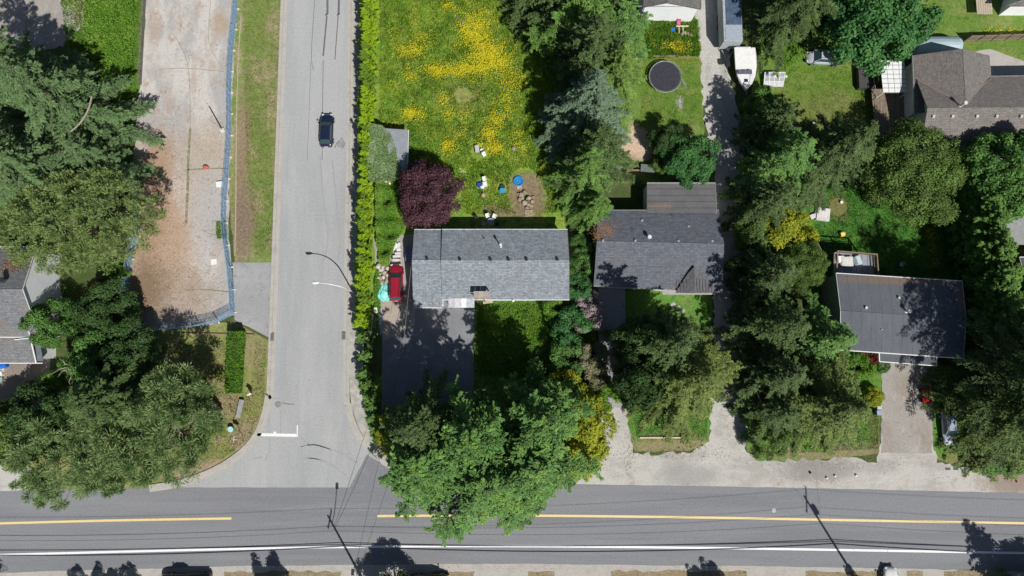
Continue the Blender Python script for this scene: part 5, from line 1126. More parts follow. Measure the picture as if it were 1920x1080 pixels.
q = P(2, 711); solo(MB().cyl((q[0], q[1], 0), (q[0], q[1], .5), .42, .5, 14), 'green_tub', M('grey green plastic', (0.3, 0.42, 0.36)), 'grey green tub below the white one', 'tub', (q[0], q[1], 0))
junk('cardboard_box', 4, 693, 0, (.9, .5, .35), M('cream card', (0.6, 0.52, 0.36)), 'cream box between the blue and the white tub', 'box', -.2)

# roofs at the right edge
h7 = thing('house', 'light grey flat roofed building behind the tall cedars', 'house', P(1905, 420) + (0,))
m = MB(); e = [P(1866, 380, 3.4), P(2010, 374, 3.4), P(2010, 460, 3.4), P(1886, 458, 3.4)]; m.poly(e, 3.2, 3.4)
m.build('roof', ground_mat('light roof gravel', (0.27, 0.28, 0.28), [((.33, .34, .34), 1.5, .5, .65, .7, (1, 1, 1))], bump=.3, bscale=12), h7)
MB().poly([P(1874, 386, 3), P(2005, 380, 3), P(2005, 454, 3), P(1892, 452, 3)], 0, 3.2).build('wall', M('grey siding', (0.4, 0.42, 0.42)), h7)
h8 = thing('house', 'dark roof with white gutter at the right edge below the light grey roof', 'house', P(1935, 550) + (0,))
gable_roof(h8, P(1912, 482, 3.4), P(2050, 482, 3.4), P(2050, 612, 3.4), P(1918, 612, 3.4), 3.4, 4.8, SH2, WHITE, wallmat=M('dark siding', (0.1, 0.11, 0.12)))

# garden shed under the ivy
s = thing('garden_shed', 'small shed with faded grey roof half buried in ivy', 'shed', P(745, 280) + (0,))
m = MB(); a, b, c, d = P(722, 241, 2.2), P(766, 243, 2.2), P(764, 316, 2.2), P(735, 330, 2.2)
slab(m, [a + (2.3,), b + (2.1,), c + (2.1,), d + (2.3,)], .1); m.build('roof', M('faded grey felt', (0.27, 0.29, 0.32), (0.22, 0.24, 0.26), 2), s)
MB().poly([lerp(a, c, .06), lerp(b, d, .06), lerp(c, a, .06), lerp(d, b, .06)], 0, 1.98).build('wall', WOOD, s)
MB().cyl(b + (2.12,), c + (2.12,), .05, .05, 4).build('edging', WHITE, s)

# ------------------------------------------------------------------ vehicles
def paintm(name, c, rough=.25): return M(name, c, tuple(x * .92 for x in c), 1, rough=rough, bump=0, spec=.5, coat=.8)
def car(label, cat, x, y, rz, col, L=4.5, Wd=1.8, Ht=1.5, style='hatch', seats=None, group=None, name='parked_car', glass=None, roofcol=None):
    """nose towards local +Y"""
    t = thing(name, label, cat, (0, 0, 0), group); hw = Wd / 2; cp = paintm('car paint ' + label[:18], col); G_ = glass or glass_mat('car glass', (0.035, 0.07, 0.08))
    def ring(y, w, zs, zt, zb=.22, ins=.12):
        return [(-w * .9, y, zb), (-w, y, zs * .6), (-w, y, zs), (-w + ins, y, zt), (-w * .4, y, zt + .03), (w * .4, y, zt + .03), (w - ins, y, zt), (w, y, zs), (w, y, zs * .6), (w * .9, y, zb)]
    hz = Ht * .62; n2 = L / 2
    if style == 'pickup': st = [(-n2, .86, .5, .62), (-n2 + .15, .97, .75, .8), (-.3, 1, .85, hz), (n2 * .38, 1, .85, hz), (n2 * .8, .97, .78, hz * .96), (n2 - .1, .85, .6, .72), (n2, .7, .45, .5)]
    else: st = [(-n2, .74, .5, .58), (-n2 + .1, .9, .65, hz * .9), (-n2 * .7, .98, .75, hz), (-n2 * .2, 1, .8, hz), (n2 * .3, 1, .8, hz * .99), (n2 * .6, .98, .72, hz * .92), (n2 * .86, .88, .6, hz * .82), (n2 * .97, .68, .5, .55), (n2, .5, .42, .45)]
    MB().loft([ring(y_, w * hw, zs, zt) for y_, w, zs, zt in st]).build('body', cp, t, smooth=True, bevel=0, sub=1)
    ch = {'hatch': (-n2 * .86, -n2 * .66, n2 * .12, n2 * .46), 'wagon': (-n2 * .93, -n2 * .8, n2 * .2, n2 * .5), 'van': (-n2 * .94, -n2 * .84, n2 * .32, n2 * .62), 'pickup': (-n2 * .12, -n2 * .02, n2 * .24, n2 * .5)}[style]
    y0, y1, y2, y3 = ch; wb, wt = hw * .86, hw * .68
    def q(y, w, z): return [(-w, y, z), (w, y, z)]
    z0, z1 = hz - .02, Ht - .05
    k = MB(); k.v = [(-wb, y0, z0), (wb, y0, z0), (wb, y3, z0), (-wb, y3, z0), (-wt, y1, z1), (wt, y1, z1), (wt, y2, z1), (-wt, y2, z1)]
    k.f = [(3, 2, 1, 0), (4, 5, 6, 7), (0, 1, 5, 4), (1, 2, 6, 5), (2, 3, 7, 6), (3, 0, 4, 7)]
    core = k.build('cabin', DARK, t)
    def pane(nm, a, b, c, d, sh=.93, out=.018):
        v = [Vector(p) for p in (a, b, c, d)]; ctr = sum(v, Vector()) / 4; nn = (v[1] - v[0]).cross(v[3] - v[0]).normalized()
        if nn.z < 0: nn = -nn
        m = MB(); v = [ctr + (p - ctr) * sh + nn * out for p in v]; m.v = [tuple(p) for p in v] + [tuple(p - nn * .03) for p in v]
        m.f = [(0, 1, 2, 3), (7, 6, 5, 4)] + [(i, 4 + i, 4 + (i + 1) % 4, (i + 1) % 4) for i in range(4)]; m.build(nm, G_, t)
    V_ = k.v
    pane('windscreen', V_[3], V_[2], V_[6], V_[7]); pane('rear_window', V_[0], V_[1], V_[5], V_[4])
    for s_ in (0, 1):
        a, b, c, d = (V_[0], V_[3], V_[7], V_[4]) if s_ == 0 else (V_[1], V_[2], V_[6], V_[5])
        pane('side_window', a, b, c, d, .88)
    m = MB(); yy1, yy2 = y1 - .04, y2 + .04
    m.loft([[(-wt - .03, yy, z1 - .02), (-wt + .05, yy, z1 + .05), (0, yy, z1 + .075), (wt - .05, yy, z1 + .05), (wt + .03, yy, z1 - .02)] for yy in (yy1, (yy1 + yy2) / 2, yy2)]); m.build('roof', roofcol or cp, t, smooth=False)
    m = MB()
    for i, j in ((0, 4), (1, 5), (2, 6), (3, 7)): m.cyl(V_[i], V_[j], .05, .045, 5)
    m.build('pillar', cp, t)
    for sx in (-1, 1):
        for yw in (-n2 * .6, n2 * .64):
            w = MB().cyl((sx * (hw - .2), yw, .32), (sx * (hw + .01), yw, .32), .32, .32, 16).build('wheel', RUBBER, t)
            MB().cyl((sx * (hw + .0), yw, .32), (sx * (hw + .02), yw, .32), .2, .2, 10).build('rim', GREYM, w)
        MB().box((sx * (hw + .1), y3 - .12, hz + .06), (.2, .14, .14)).build('mirror', cp, t)
        MB().box((sx * hw * .62, n2 * .93, .6), (.3, .22, .13), -sx * .3).build('headlight', M('headlight glass', (0.6, 0.62, 0.65), rough=.1), t)
        MB().box((sx * hw * .72, -n2 * .96, .68), (.26, .1, .2)).build('tail_light', M('red lens', (0.25, 0.01, 0.01), rough=.2), t)
    MB().box((0, -n2 - .0, .6), (.5, .04, .13)).build('licence_plate', WHITE, t)
    if style in ('wagon', 'van', 'hatch'):
        for sx in (-1, 1): MB().cyl((sx * wt * .86, y1, z1 + .1), (sx * wt * .86, y2, z1 + .1), .02, .02, 5).build('roof_rail', BLACKM if col[0] < .5 else GREYM, t)
    if style == 'pickup':
        MB().box((0, (-n2 + ch[0]) / 2, hz - .1), (Wd * .78, (n2 + ch[0]) * .9, .12)).build('cargo_bed', DARK, t)
    t.location = (x, y, .02); t.rotation_euler = (0, 0, rz); return t
def carpx(px, py, **k): x, y = P(px, py, .9); return (x, y)
x, y = carpx(611.5, 243); car('dark navy blue hatchback driving up the pale side street', 'car', x, y, 0.0, (0.012, 0.018, 0.05), 4.65, 1.82, 1.5, 'hatch', name='moving_car')
x, y = carpx(742, 529); cr_ = car('old red wagon parked between the rubble and the grey roof', 'car', x, y, 0.02, (0.30, 0.012, 0.03), 4.95, 1.85, 1.55, 'wagon')
x, y = carpx(1547, 107); car('silver blue minivan nosing left beneath the maple', 'minivan', x, y, math.pi / 2 - .06, (0.42, 0.46, 0.52), 4.9, 1.9, 1.7, 'van')
x, y = carpx(1403, 252); car('dark pickup in deep shade beside the gravel track', 'pickup', x, y, math.pi, (0.05, 0.05, 0.075), 5.2, 1.95, 1.75, 'pickup')
x, y = carpx(1782, 802); car('silver car mostly hidden under the huge spruce', 'car', x, y, math.pi, (0.35, 0.40, 0.48), 4.5, 1.8, 1.45, 'hatch')
x, y = carpx(1886, 156); car('blue car mostly hidden behind the brown roof', 'car', x, y, math.pi / 2, (0.07, 0.13, 0.28), 4.4, 1.8, 1.45, 'hatch')
x, y = P(347, 1091, .9); car('dark pickup parked below the main road, cut off by the lower edge', 'pickup', x, y, math.pi / 2, (0.03, 0.03, 0.035), 6.4, 2.0, 1.95, 'pickup', roofcol=None)
x, y = P(806, 1092, .9); car('black minivan parked at the lower edge of the view', 'minivan', x, y, -math.pi / 2, (0.015, 0.015, 0.02), 5.0, 1.9, 1.75, 'van')
x, y = P(1672, 1101, .9); car('white car facing the main road at the lower edge', 'car', x, y, -.06, (0.78, 0.79, 0.8), 4.7, 1.85, 1.6, 'hatch')
# box trailer
tr = thing('box_trailer', 'long white and grey box trailer parked along the gravel track', 'trailer', P(1376, 10) + (0,))
a = P(1357, 78, 3); b = P(1392, 78, 3); yb = a[1]; yt = yb + 13
MB().poly([(a[0], yb), (b[0], yb), (b[0], yt), (a[0], yt)], .9, 3.15).build('body', M('dull white trailer wall', (0.42, 0.46, 0.48)), tr)
MB().poly([(a[0] + .35, yb + 2.3), (b[0] - .05, yb + 2.3), (b[0] - .05, yt - .1), (a[0] + .35, yt - .1)], 3.16, 3.22).build('roof', M('dark blue roof sheet', (0.06, 0.09, 0.15), (0.1, 0.14, 0.2), 2, rough=.4), tr)
MB().poly([(a[0] + .2, yb + .1), (b[0] - .1, yb + .1), (b[0] - .1, yb + 2.25), (a[0] + .2, yb + 2.25)], 3.16, 3.2).build('roof_panel', M('frosted roof sheet', (0.28, 0.33, 0.4), (0.42, 0.46, 0.5), 5, rough=.35), tr)
for k in range(14): MB().box((a[0] + .17, yb + .5 + k * .92, 3.17), (.2, .06, .05)).build('roof_bow', GREYM, tr)
for k in (3.5, 4.7): MB().cyl((a[0] + .1, yb + k, .45), (b[0] - .1, yb + k, .45), .45, .45, 14).build('wheel', RUBBER, tr)
MB().tube([((a[0] + b[0]) / 2 - .8, yb, .6), ((a[0] + b[0]) / 2, yb - 1.5, .55), ((a[0] + b[0]) / 2 + .8, yb, .6)], .07, 5).build('hitch', GREYM, tr)
q = P(1366, 86, 1.2); MB().cyl((q[0], q[1] - .5, 1.0), (q[0], q[1] + .5, 1.0), .22, .22, 12).build('gas_bottle', TRIM, tr)
# cabin boat
bt = thing('cabin_boat', 'white cabin boat on a trailer, bow towards the small green tree', 'boat', P(1396, 128) + (0,))
X = lambda px, py, h=2.0: P(px, py, h)
def hull(levels):
    rings = []
    for (wf, z, yo) in levels:
        pts = []
        for s_, ly in ((-1, 90), (-1, 105), (-1, 125), (-1, 143), (-1, 157), (0, 168), (1, 157), (1, 143), (1, 125), (1, 105), (1, 90)):
            wd = {90: 1.42, 105: 1.5, 125: 1.45, 143: 1.2, 157: .72, 168: 0}[ly] * wf; c_ = X(1396 + (ly - 90) * .06, ly + yo, 1.6); pts.append((c_[0] + s_ * wd, c_[1], z))
        rings.append(pts)
    return rings
MB().loft(hull([(.35, .5, -4), (.85, .9, -2), (1.0, 1.7, 0), (.96, 1.75, 0)])).build('hull', M('gel coat', (0.75, 0.76, 0.76), (0.68, 0.69, 0.7), 1, rough=.25, bump=0), bt)
m = MB(); c_ = [X(1378, 91), X(1405, 91), X(1412, 130), X(1381, 130)]; m.poly(c_, 1.74, 2.5); m.build('cabin', WHITE, bt)
m = MB(); c_ = [X(1376.5, 89.5, 2.5), X(1405, 89.5, 2.5), X(1414, 128, 2.5), X(1379, 130.5, 2.5)]; m.poly(c_, 2.51, 2.6); m.build('cabin_roof', WHITE, bt)
for i in range(3):
    u0, u1 = 1384 + i * 9.2, 1391.5 + i * 9.2; m = MB(); slab(m, [X(u0, 130.6, 2.4) + (2.45,), X(u1, 130.6, 2.4) + (2.45,), X(u1 + .3, 139, 1.85) + (1.86,), X(u0 + .3, 139, 1.85) + (1.86,)], .03); m.build('window', M('grey window', (0.12, 0.12, 0.16), rough=.2), bt)
q = X(1399, 151, 1.8); MB().box((q[0], q[1], 1.8), (.45, .4, .1)).build('hatch', GLASS, bt)
m = MB(); pts = [X(1383, 140, 2.2) + (2.15,), X(1388, 154, 2.2) + (2.15,), X(1399.5, 165, 2.2) + (2.15,), X(1410, 154, 2.2) + (2.15,), X(1411, 140, 2.2) + (2.15,)]; m.tube(smooth_line(pts, 4), .025, 4)
for p in pts: m.cyl((p[0], p[1], 1.74), p, .02, .02, 4)
m.build('bow_rail', TRIM, bt)
for sx in (-1, 1):
    q = X(1394, 110, .3); MB().cyl((q[0] + sx * 1.0, q[1], .33), (q[0] + sx * 1.2, q[1], .33), .33, .33, 12).build('wheel', RUBBER, bt)
m = MB(); a = X(1396, 95, .5); b = X(1400, 178, .5); m.cyl(a + (.5,), b + (.5,), .07, .07, 5); m.box((a[0], a[1] - 1.2, .45), (2.2, .1, .1)); m.build('trailer_frame', GREYM, bt)
q = P(1364, 88, 0); MB().box((X(1375, 112)[0] - .55, X(1375, 118)[1], 1.5), (.5, .6, .4)).build('side_mirror', DARK, bt)
# small red ride-on machine
x, y = P(1733, 741); rm = thing('red_quad', 'small red machine in the shade at the top of the house driveway', 'quad bike', (x, y, 0))
MB().loft([[(x - .32, y + k, .35), (x - .36, y + k, .6), (x - .2, y + k, z), (x + .2, y + k, z), (x + .36, y + k, .6), (x + .32, y + k, .35)] for k, z in ((-.85, .65), (-.5, .8), (0, .72), (.4, .85), (.85, .7))]).build('body', M('red plastic', (0.4, 0.015, 0.012), rough=.35), rm, smooth=True)
MB().box((x, y - .05, .85), (.3, .7, .12)).build('seat', DARK, rm)
for sy in (-.65, .65):
    for sx in (-1, 1):
        MB().cyl((x + sx * .4, y + sy, .28), (x + sx * .62, y + sy, .28), .28, .28, 12).build('wheel', RUBBER, rm); MB().box((x + sx * .48, y + sy, .6), (.35, .6, .05)).build('mudguard', MATS['red plastic'], rm)
MB().tube([(x - .4, y + .35, 1.05), (x, y + .45, 1.0), (x + .4, y + .35, 1.05)], .03, 5).build('handlebar', BLACKM, rm)

# ------------------------------------------------------------------ netting fence round the lot
NET = net_mat(); FR = M('fence frame', (0.38, 0.48, 0.58), rough=.5); FOOT = M('orange white foot', (0.7, 0.55, 0.45), (0.75, 0.72, 0.68), 2)
def panel(a, b, label):
    t = thing('fence_panel', label, 'fence panel', ((a[0] + b[0]) / 2, (a[1] + b[1]) / 2, 0), 'blue netted panels round the old lot')
    dx, dy = b[0] - a[0], b[1] - a[1]; l = math.hypot(dx, dy); n = (-dy / l, dx / l)
    m = MB(); N = 8; rows = []
    for i in range(N + 1):
        for j, z in enumerate((.12, .7, 1.25, 1.8)):
            w = .07 * math.sin(i * 1.9 + j * 2.1 + a[1]) + random.uniform(-.03, .03); q = lerp(a, b, i / N)
            m.v.append((q[0] + n[0] * w, q[1] + n[1] * w, z + (random.uniform(-.06, .02) if j == 3 else 0)))
    for i in range(N):
        for j in range(3): k = i * 4 + j; m.f.append((k, k + 4, k + 5, k + 1))
    m.build('netting', NET, t)
    m = MB()
    for q in (a, b): m.cyl(q + (0.05,), q + (1.85,), .03, .03, 6)
    for z in (.15, 1.0, 1.83): m.cyl(a + (z,), b + (z,), .022, .022, 5)
    m.build('frame', FR, t)
    MB().box((b[0] + n[0] * 0, b[1], .06), (.5, .16, .12), math.atan2(n[1], n[0])).build('foot', FOOT, t)
runs = [([(447, -20), (445, 30), (438, 95), (434, 160), (434, 240), (430, 320), (424, 400), (429, 470), (437, 520), (441, 587)], 'right side counted down', 15), ([(441, 588), (425, 598), (395, 608), (353, 614), (300, 619), (239, 622)], 'bottom side counted leftwards', 6), ([(239, 622), (240, 560), (246, 500), (262, 430), (262, 360), (262, 310)], 'left side counted up', 7)]
ORD = ['first', 'second', 'third', 'fourth', 'fifth', 'sixth', 'seventh', 'eighth', 'ninth', 'tenth', 'eleventh', 'twelfth', 'thirteenth', 'fourteenth', 'last']
for pts, nm, n in runs:
    ln = linepx(pts, 6)
    for i in range(n):
        panel(along(ln, i / n + .002), along(ln, (i + 1) / n - .002), 'blue netted panel, %s, of the %s of the old lot' % (ORD[i], nm))
# board edging beside the verge
m = MB(); ln = linepx([(453, 30), (447, 120), (444, 250), (443, 380), (441, 480)], 6)
kerb_ = MB(); kerb, bk = kerb_, kerb; kerb_run(ln, .1, .16); kerb = bk
solo(kerb_, 'timber_edging', PALEWOOD, 'thin timber edging between the netted fence and the dry verge', 'edging', ln[0] + (0,))
# rail along the left side of the lot
a, b = P(274, -30), P(264, 160); rt = thing('low_wall', 'low dark wall between the weedy yard and the old lot', 'wall', lerp(a, b, .5) + (0,))
for i in range(8):
    p0, p1 = lerp(a, b, i / 8 + .003), lerp(a, b, (i + 1) / 8 - .003); MB().box(((p0[0] + p1[0]) / 2, (p0[1] + p1[1]) / 2, .35), (math.hypot(p1[0] - p0[0], p1[1] - p0[1]), .25, .7), math.atan2(p1[1] - p0[1], p1[0] - p0[0])).build('block', M('mossy concrete', (0.16, 0.16, 0.12), (0.1, 0.11, 0.07), 2), rt)
a, b = P(335, 625), P(478, 628); solo(MB().box(((a[0] + b[0]) / 2, (a[1] + b[1]) / 2, .1), (b[0] - a[0], .14, .2), math.atan2(b[1] - a[1], b[0] - a[0])), 'timber_sleeper', WOOD, 'long low sleeper along the top of the corner lawn', 'sleeper', a + (0,))
# things on the lot
x, y = P(418, 245); lp = thing('lot_post', 'slim grey post standing beside the blue netting', 'post', (x, y, 0))
MB().cyl((x, y, 0), (x, y, 4.6), .11, .08, 10).build('pole', M('pale grey post', (0.5, 0.48, 0.46)), lp); MB().cyl((x, y, 0), (x, y, .35), .32, .3, 14).build('base', M('white ring', (0.7, 0.68, 0.66)), lp)
junk('plastic_sheet', 401, 491, 0, (.75, .75, .04), WHITE, 'square white sheet lying on the old lot', 'sheet', .15)
junk('white_crate', 413, 346, 0, (.9, .75, .3), WHITE, 'white box beside the netting on the old lot', 'box', .1, bevel=.03)
x, y = P(387, 314); solo(MB().loft([[(x + math.cos(t) * r, y + math.sin(t) * r * .6, z) for t in [i * .785 for i in range(8)]] for r, z in ((.45, 0), (.42, .25), (.25, .45))]), 'red_bag', M('faded red cloth', (0.55, 0.13, 0.08), (.3, .1, .08), 4), 'crumpled red bag on the brown litter of the lot', 'bag', (x, y, 0))
# lamp post over the side street
x, y = P(662, 547); lm = thing('street_lamp', 'white curved arm street lamp reaching over the pale side street', 'street lamp', (x, y, 0))
hx, hy = P(594, 530, 6.3); k1 = P(640, 538, 5.7)
pts = smooth_line([(x, y, 0), (x, y, 2.5), (x - .1, y + .02, 4.6), (x + (hx - x) * .25, y + (hy - y) * .35, 5.75), (x + (hx - x) * .6, y + (hy - y) * .75, 6.2), (hx, hy, 6.25)], 5)
lampw = M('pale lamp paint', (0.75, 0.76, 0.76), rough=.4)
MB().tube(pts, [.1 - .055 * i / (len(pts) - 1) for i in range(len(pts))], 8).build('pole', lampw, lm)
MB().loft([[(hx - .62 + k * .9, hy + math.cos(t) * w, 6.25 + math.sin(t) * .1) for t in [i * .785 for i in range(8)]] for k, w in ((0, .06), (.2, .2), (.6, .2), (1.0, .08))]).build('lamp_head', lampw, lm, smooth=True)
MB().cyl((x, y, 0), (x, y, .25), .2, .16, 10).build('base', GREYM, lm)
# stop sign, seen nearly edge on
x, y = P(456, 819); ss = thing('stop_sign', 'stop sign on a thin post at the dry corner lawn', 'sign', (x, y, 0))
MB().cyl((x, y, 0), (x, y, 2.9), .03, .03, 6).build('post', GREYM, ss)
m = MB(); R8 = .38; pts = [(math.cos(math.pi / 8 + i * math.pi / 4) * R8, math.sin(math.pi / 8 + i * math.pi / 4) * R8) for i in range(8)]
m.v = [(x + p[0], y + .04, 2.35 + p[1]) for p in pts] + [(x + p[0], y + .06, 2.35 + p[1]) for p in pts]; m.f = [tuple(range(8)), tuple(range(15, 7, -1))] + [(i, 8 + i, 8 + (i + 1) % 8, (i + 1) % 8) for i in range(8)]
m.build('sign_face', M('sign red', (0.45, 0.02, 0.02), rough=.4, bump=0), ss)
m = MB().box((x, y, 2.82), (.75, .03, .16)).box((x, y, 2.98), (.03, .75, .16)); m.build('name_blade', WHITE, ss)
q = P(435, 804); tb = thing('teal_bin', 'round teal tub on the corner lawn near the stop line', 'tub', (q[0], q[1], 0))
TE = M('teal plastic', (0.08, 0.48, 0.5)); MB().cyl((q[0], q[1], 0), (q[0], q[1], .55), .3, .36, 16).build('tub', TE, tb); MB().cyl((q[0], q[1], .55), (q[0], q[1], .62), .38, .34, 16).build('lid', M('pale teal', (0.4, 0.72, 0.72)), tb)
q = P(452, 766); cb = thing('concrete_bench', 'narrow grey concrete slab bench on the corner lawn', 'bench', (q[0], q[1], 0))
MB().box((q[0], q[1], .42), (.62, 2.35, .1), -.17).build('seat', M('grey concrete slab', (0.33, 0.33, 0.34)), cb)
for s_ in (-.8, .8): MB().box((q[0] + s_ * .17, q[1] + s_, .18), (.5, .2, .37), -.17).build('leg', CONC, cb)
# utility poles (they stand below the lower edge; their shadows and wires cross the main road)
def upole(px, py, hgt, label, cross, arm_ang, transf=None, bundle=8.6, lamp=False):
    x, y = P(px, py); t = thing('utility_pole', label, 'utility pole', (x, y, 0))
    MB().cyl((x, y, -.3), (x, y, hgt), .17, .11, 10).build('pole', POLEW, t)
    ca, sa = math.cos(arm_ang), math.sin(arm_ang)
    for z, l in cross:
        MB().box((x, y, z), (l, .11, .13), arm_ang).build('crossarm', POLEW, t)
        for s_ in (-.95, 0, .95): MB().cyl((x + ca * l / 2 * s_, y + sa * l / 2 * s_, z), (x + ca * l / 2 * s_, y + sa * l / 2 * s_, z + .28), .05, .07, 6).build('insulator', GREYM, t)
    if transf: MB().cyl((x + .38, y - .1, transf), (x + .38, y - .1, transf + 1.1), .3, .3, 12).build('transformer', GREYM, t)
    if lamp: MB().tube(smooth_line([(x, y, 9.2), (x + .6, y + 1.2, 9.9), (x + .9, y + 3.6, 10.2)], 4), .05, 5).build('lamp_arm', GREYM, t); MB().box((x + .92, y + 3.9, 10.2), (.3, .7, .15)).build('lamp_head', DARK, t)
    return x, y
p1 = upole(679 + 2, 1068 + 20, 10.5, 'utility pole whose shadow crosses the white line near the junction', [(9.9, 2.3)], math.pi / 2 - .15, lamp=True)
p2 = upole(1610, 1094, 14.2, 'utility pole with transformer shading the main road on the right', [(13.6, 3.2)], math.pi / 2, transf=11.6)
def sag(a, b, s, n=14):
    return [(a[0] + (b[0] - a[0]) * i / n, a[1] + (b[1] - a[1]) * i / n, a[2] + (b[2] - a[2]) * i / n - s * 4 * (i / n) * (1 - i / n)) for i in range(n + 1)]
p0 = (p1[0] - 66, p1[1] - .6); p3 = (p2[0] + 66, p2[1] - 1.5)
def wire(label, segs, r, mat=BLACKM):
    m = MB()
    for s_ in segs: m.tube(s_, r, 4)
    return solo(m, 'power_line', mat, label, 'wire', segs[0][0])
def span(z1_, z2_, dy, sg, r, label):
    wire(label, [sag((p0[0], p0[1] + dy, z1_ ), (p1[0], p1[1] + dy, z1_), sg), sag((p1[0], p1[1] + dy, z1_), (p2[0], p2[1] + dy, z2_), sg), sag((p2[0], p2[1] + dy, z2_), (p3[0], p3[1] + dy, z2_), sg)], r)
span(10.2, 13.9, 1.1, 1.0, .015, 'thin upper wire on the street side of the pole arms')
span(10.2, 13.9, -1.1, 1.1, .015, 'thin upper wire on the far side of the pole arms')
span(8.8, 11.2, 0.0, 1.1, .015, 'single thin wire between the arms and the thick cables')
span(7.9, 9.6, 0.1, 1.2, .015, 'lower thin wire above the thick cables')
span(6.0, 7.0, 0.1, .8, .045, 'thick black cable hung between the poles')
span(5.7, 6.6, -.1, 1.1, .06, 'thickest black cable, lowest between the poles')
span(5.5, 6.5, .25, .5, .035, 'black cable just below the thick one')
m = MB().cyl((p1[0] + 3.0, p1[1] - .1, 5.4), (p1[0] + 4.1, p1[1] - .1, 5.35), .17, .17, 10); solo(m, 'cable_splice_box', DARK, 'black cylinder hanging on the thick cable beside the pole', 'splice box', (p1[0] + 3, p1[1], 5.4))
th = P(1640, 690, 5)
LW = M('bright wire', (0.34, 0.34, 0.33))
wire('pale service wire running from the right pole to the low pitched house', [sag((p2[0], p2[1], 9.8), P(1608, 790, 7.2) + (7.2,), .3), sag(P(1608, 790, 7.2) + (7.2,), P(1600, 655, 5) + (5.2,), .1)], .012, LW)
wire('pale service wire running from the right pole towards the second house', [sag((p2[0], p2[1], 9.6), P(1470, 860, 8.0) + (8.0,), .4), sag(P(1470, 860, 8) + (8.0,), P(1345, 548, 4) + (4.0,), .2)], .010, LW)
wire('dark service wire from the left pole over the junction', [sag((p1[0], p1[1], 8.4), P(800, 690, 5) + (5,), .5)], .02)
wire('second dark service wire from the left pole to the grey roof', [sag((p1[0], p1[1], 8.6), P(776, 560, 3) + (3.2,), .6)], .02)
wire('pale wire passing over the corner of the grey roof', [sag(P(756, 650, 6) + (6.0,), P(771, 500, 4.5) + (4.6,), .05)], .02, LW)
# off-view roadside trees below the lower edge, in view through their shadows
for px, py, key, s, l, szz in ((524, 1112, 'bush', 1.0, 'round shrub just below the lower edge casting a ragged shadow', 1.9), (752, 1112, 'small', .92, 'leafy tree below the lower edge beside the left utility pole', 1.05), (208, 1108, 'bush', .8, 'low shrub left of the parked dark pickup', 1.2), (255, 1110, 'bush', .75, 'small shrub beside the parked dark pickup', 1.25), (160, 1108, 'bush', .65, 'smallest shrub at the lower left edge', 1.1), (1352, 1112, 'bush', .8, 'shrub at the lower edge between two driveways', 1.5), (1600, 1082, 'bush', .28, 'tiny dark shrub near the base of the right utility pole', .6), (1320, 1108, 'bush', .6, 'small shrub left of the driveway at the lower edge', 1.2)):
    plant('shrub' if key == 'bush' else 'leafy_tree', l, 'shrub' if key == 'bush' else 'tree', key, px, py, sc=s, szz=szz, mat='oliveleaf')
plant('fir_tree', 'tall fir below the lower right corner casting a pointed shadow on the road', 'tree', 'dk14', 1912, 1135, sc=1.0, rz=1)
plant('leafy_tree', 'round tree beside the tall fir at the lower right corner', 'tree', 'small', 1960, 1118, sc=1.1, mat='darkleaf')

# ------------------------------------------------------------------ garden things
def disc(name, px, py, r, h, mat, label, cat, r2=None, group=None):
    x, y = P(px, py, h); return solo(MB().cyl((x, y, 0), (x, y, h), r2 or r * .9, r, 18), name, mat, label, cat, (x, y, 0), group)
# trampoline
x, y = P(1247.5, 144, .8); tp = thing('trampoline', 'round black trampoline with grey rim on the back lawn', 'trampoline', (x, y, 0))
MB().cyl((x, y, .84), (x, y, .86), 2.02, 2.02, 48).build('mat', M('black mat', (0.045, 0.045, 0.06), rough=.8), tp)
def torus(x, y, z, R_, r_, n=48, m_=6, sy=1):
    mb = MB(); pts = [(x + math.cos(i / n * 6.2832) * R_, y + math.sin(i / n * 6.2832) * R_ * sy, z) for i in range(n + 1)]; return mb.tube(pts, r_, m_)
m = MB(); k0 = 0
for i in range(48): a_ = i / 48 * 6.2832; m.v += [(x + math.cos(a_) * 2.05, y + math.sin(a_) * 2.05, .875), (x + math.cos(a_) * 2.2, y + math.sin(a_) * 2.2, .87)]
m.f = [(2 * i, 2 * i + 1, (2 * i + 3) % 96, (2 * i + 2) % 96) for i in range(48)]; m.build('spring_pad', M('dark grey pad', (0.1, 0.12, 0.12)), tp)
torus(x, y, .87, 2.22, .045).build('rim', GREYM, tp)
for i in range(6): a_ = i * 1.047; MB().cyl((x + math.cos(a_) * 2.2, y + math.sin(a_) * 2.2, 0), (x + math.cos(a_) * 2.22, y + math.sin(a_) * 2.22, .87), .03, .03, 6).build('leg', GREYM, tp)
m = MB(); lx, ly = P(1283, 158, .4)
for s_ in (-.2, .2): m.cyl((lx - .35, ly + .35 + s_, .85), (lx + .4, ly - .25 + s_, 0), .025, .025, 5)
for k in range(4): f = k / 4 + .1; m.cyl((lx - .35 + .75 * f, ly + .35 - .6 * f - .2, .85 - .85 * f), (lx - .35 + .75 * f, ly + .35 - .6 * f + .2, .85 - .85 * f), .02, .02, 5)
m.build('ladder', M('blue grey metal', (0.35, 0.42, 0.45)), tp)
x, y = P(1275, 193); solo(MB().box((x, y, .02), (.35, 1.2, .04), .1), 'stepping_stone', CONC, 'pale broken slab on the lawn below the trampoline', 'slab', (x, y, 0))
a, b = P(1222, 106), P(1292, 106); solo(MB().box(((a[0] + b[0]) / 2, a[1], .08), (b[0] - a[0], .2, .16)), 'timber_edging', WOOD, 'long grey timber edging above the trampoline', 'edging', a + (0,))
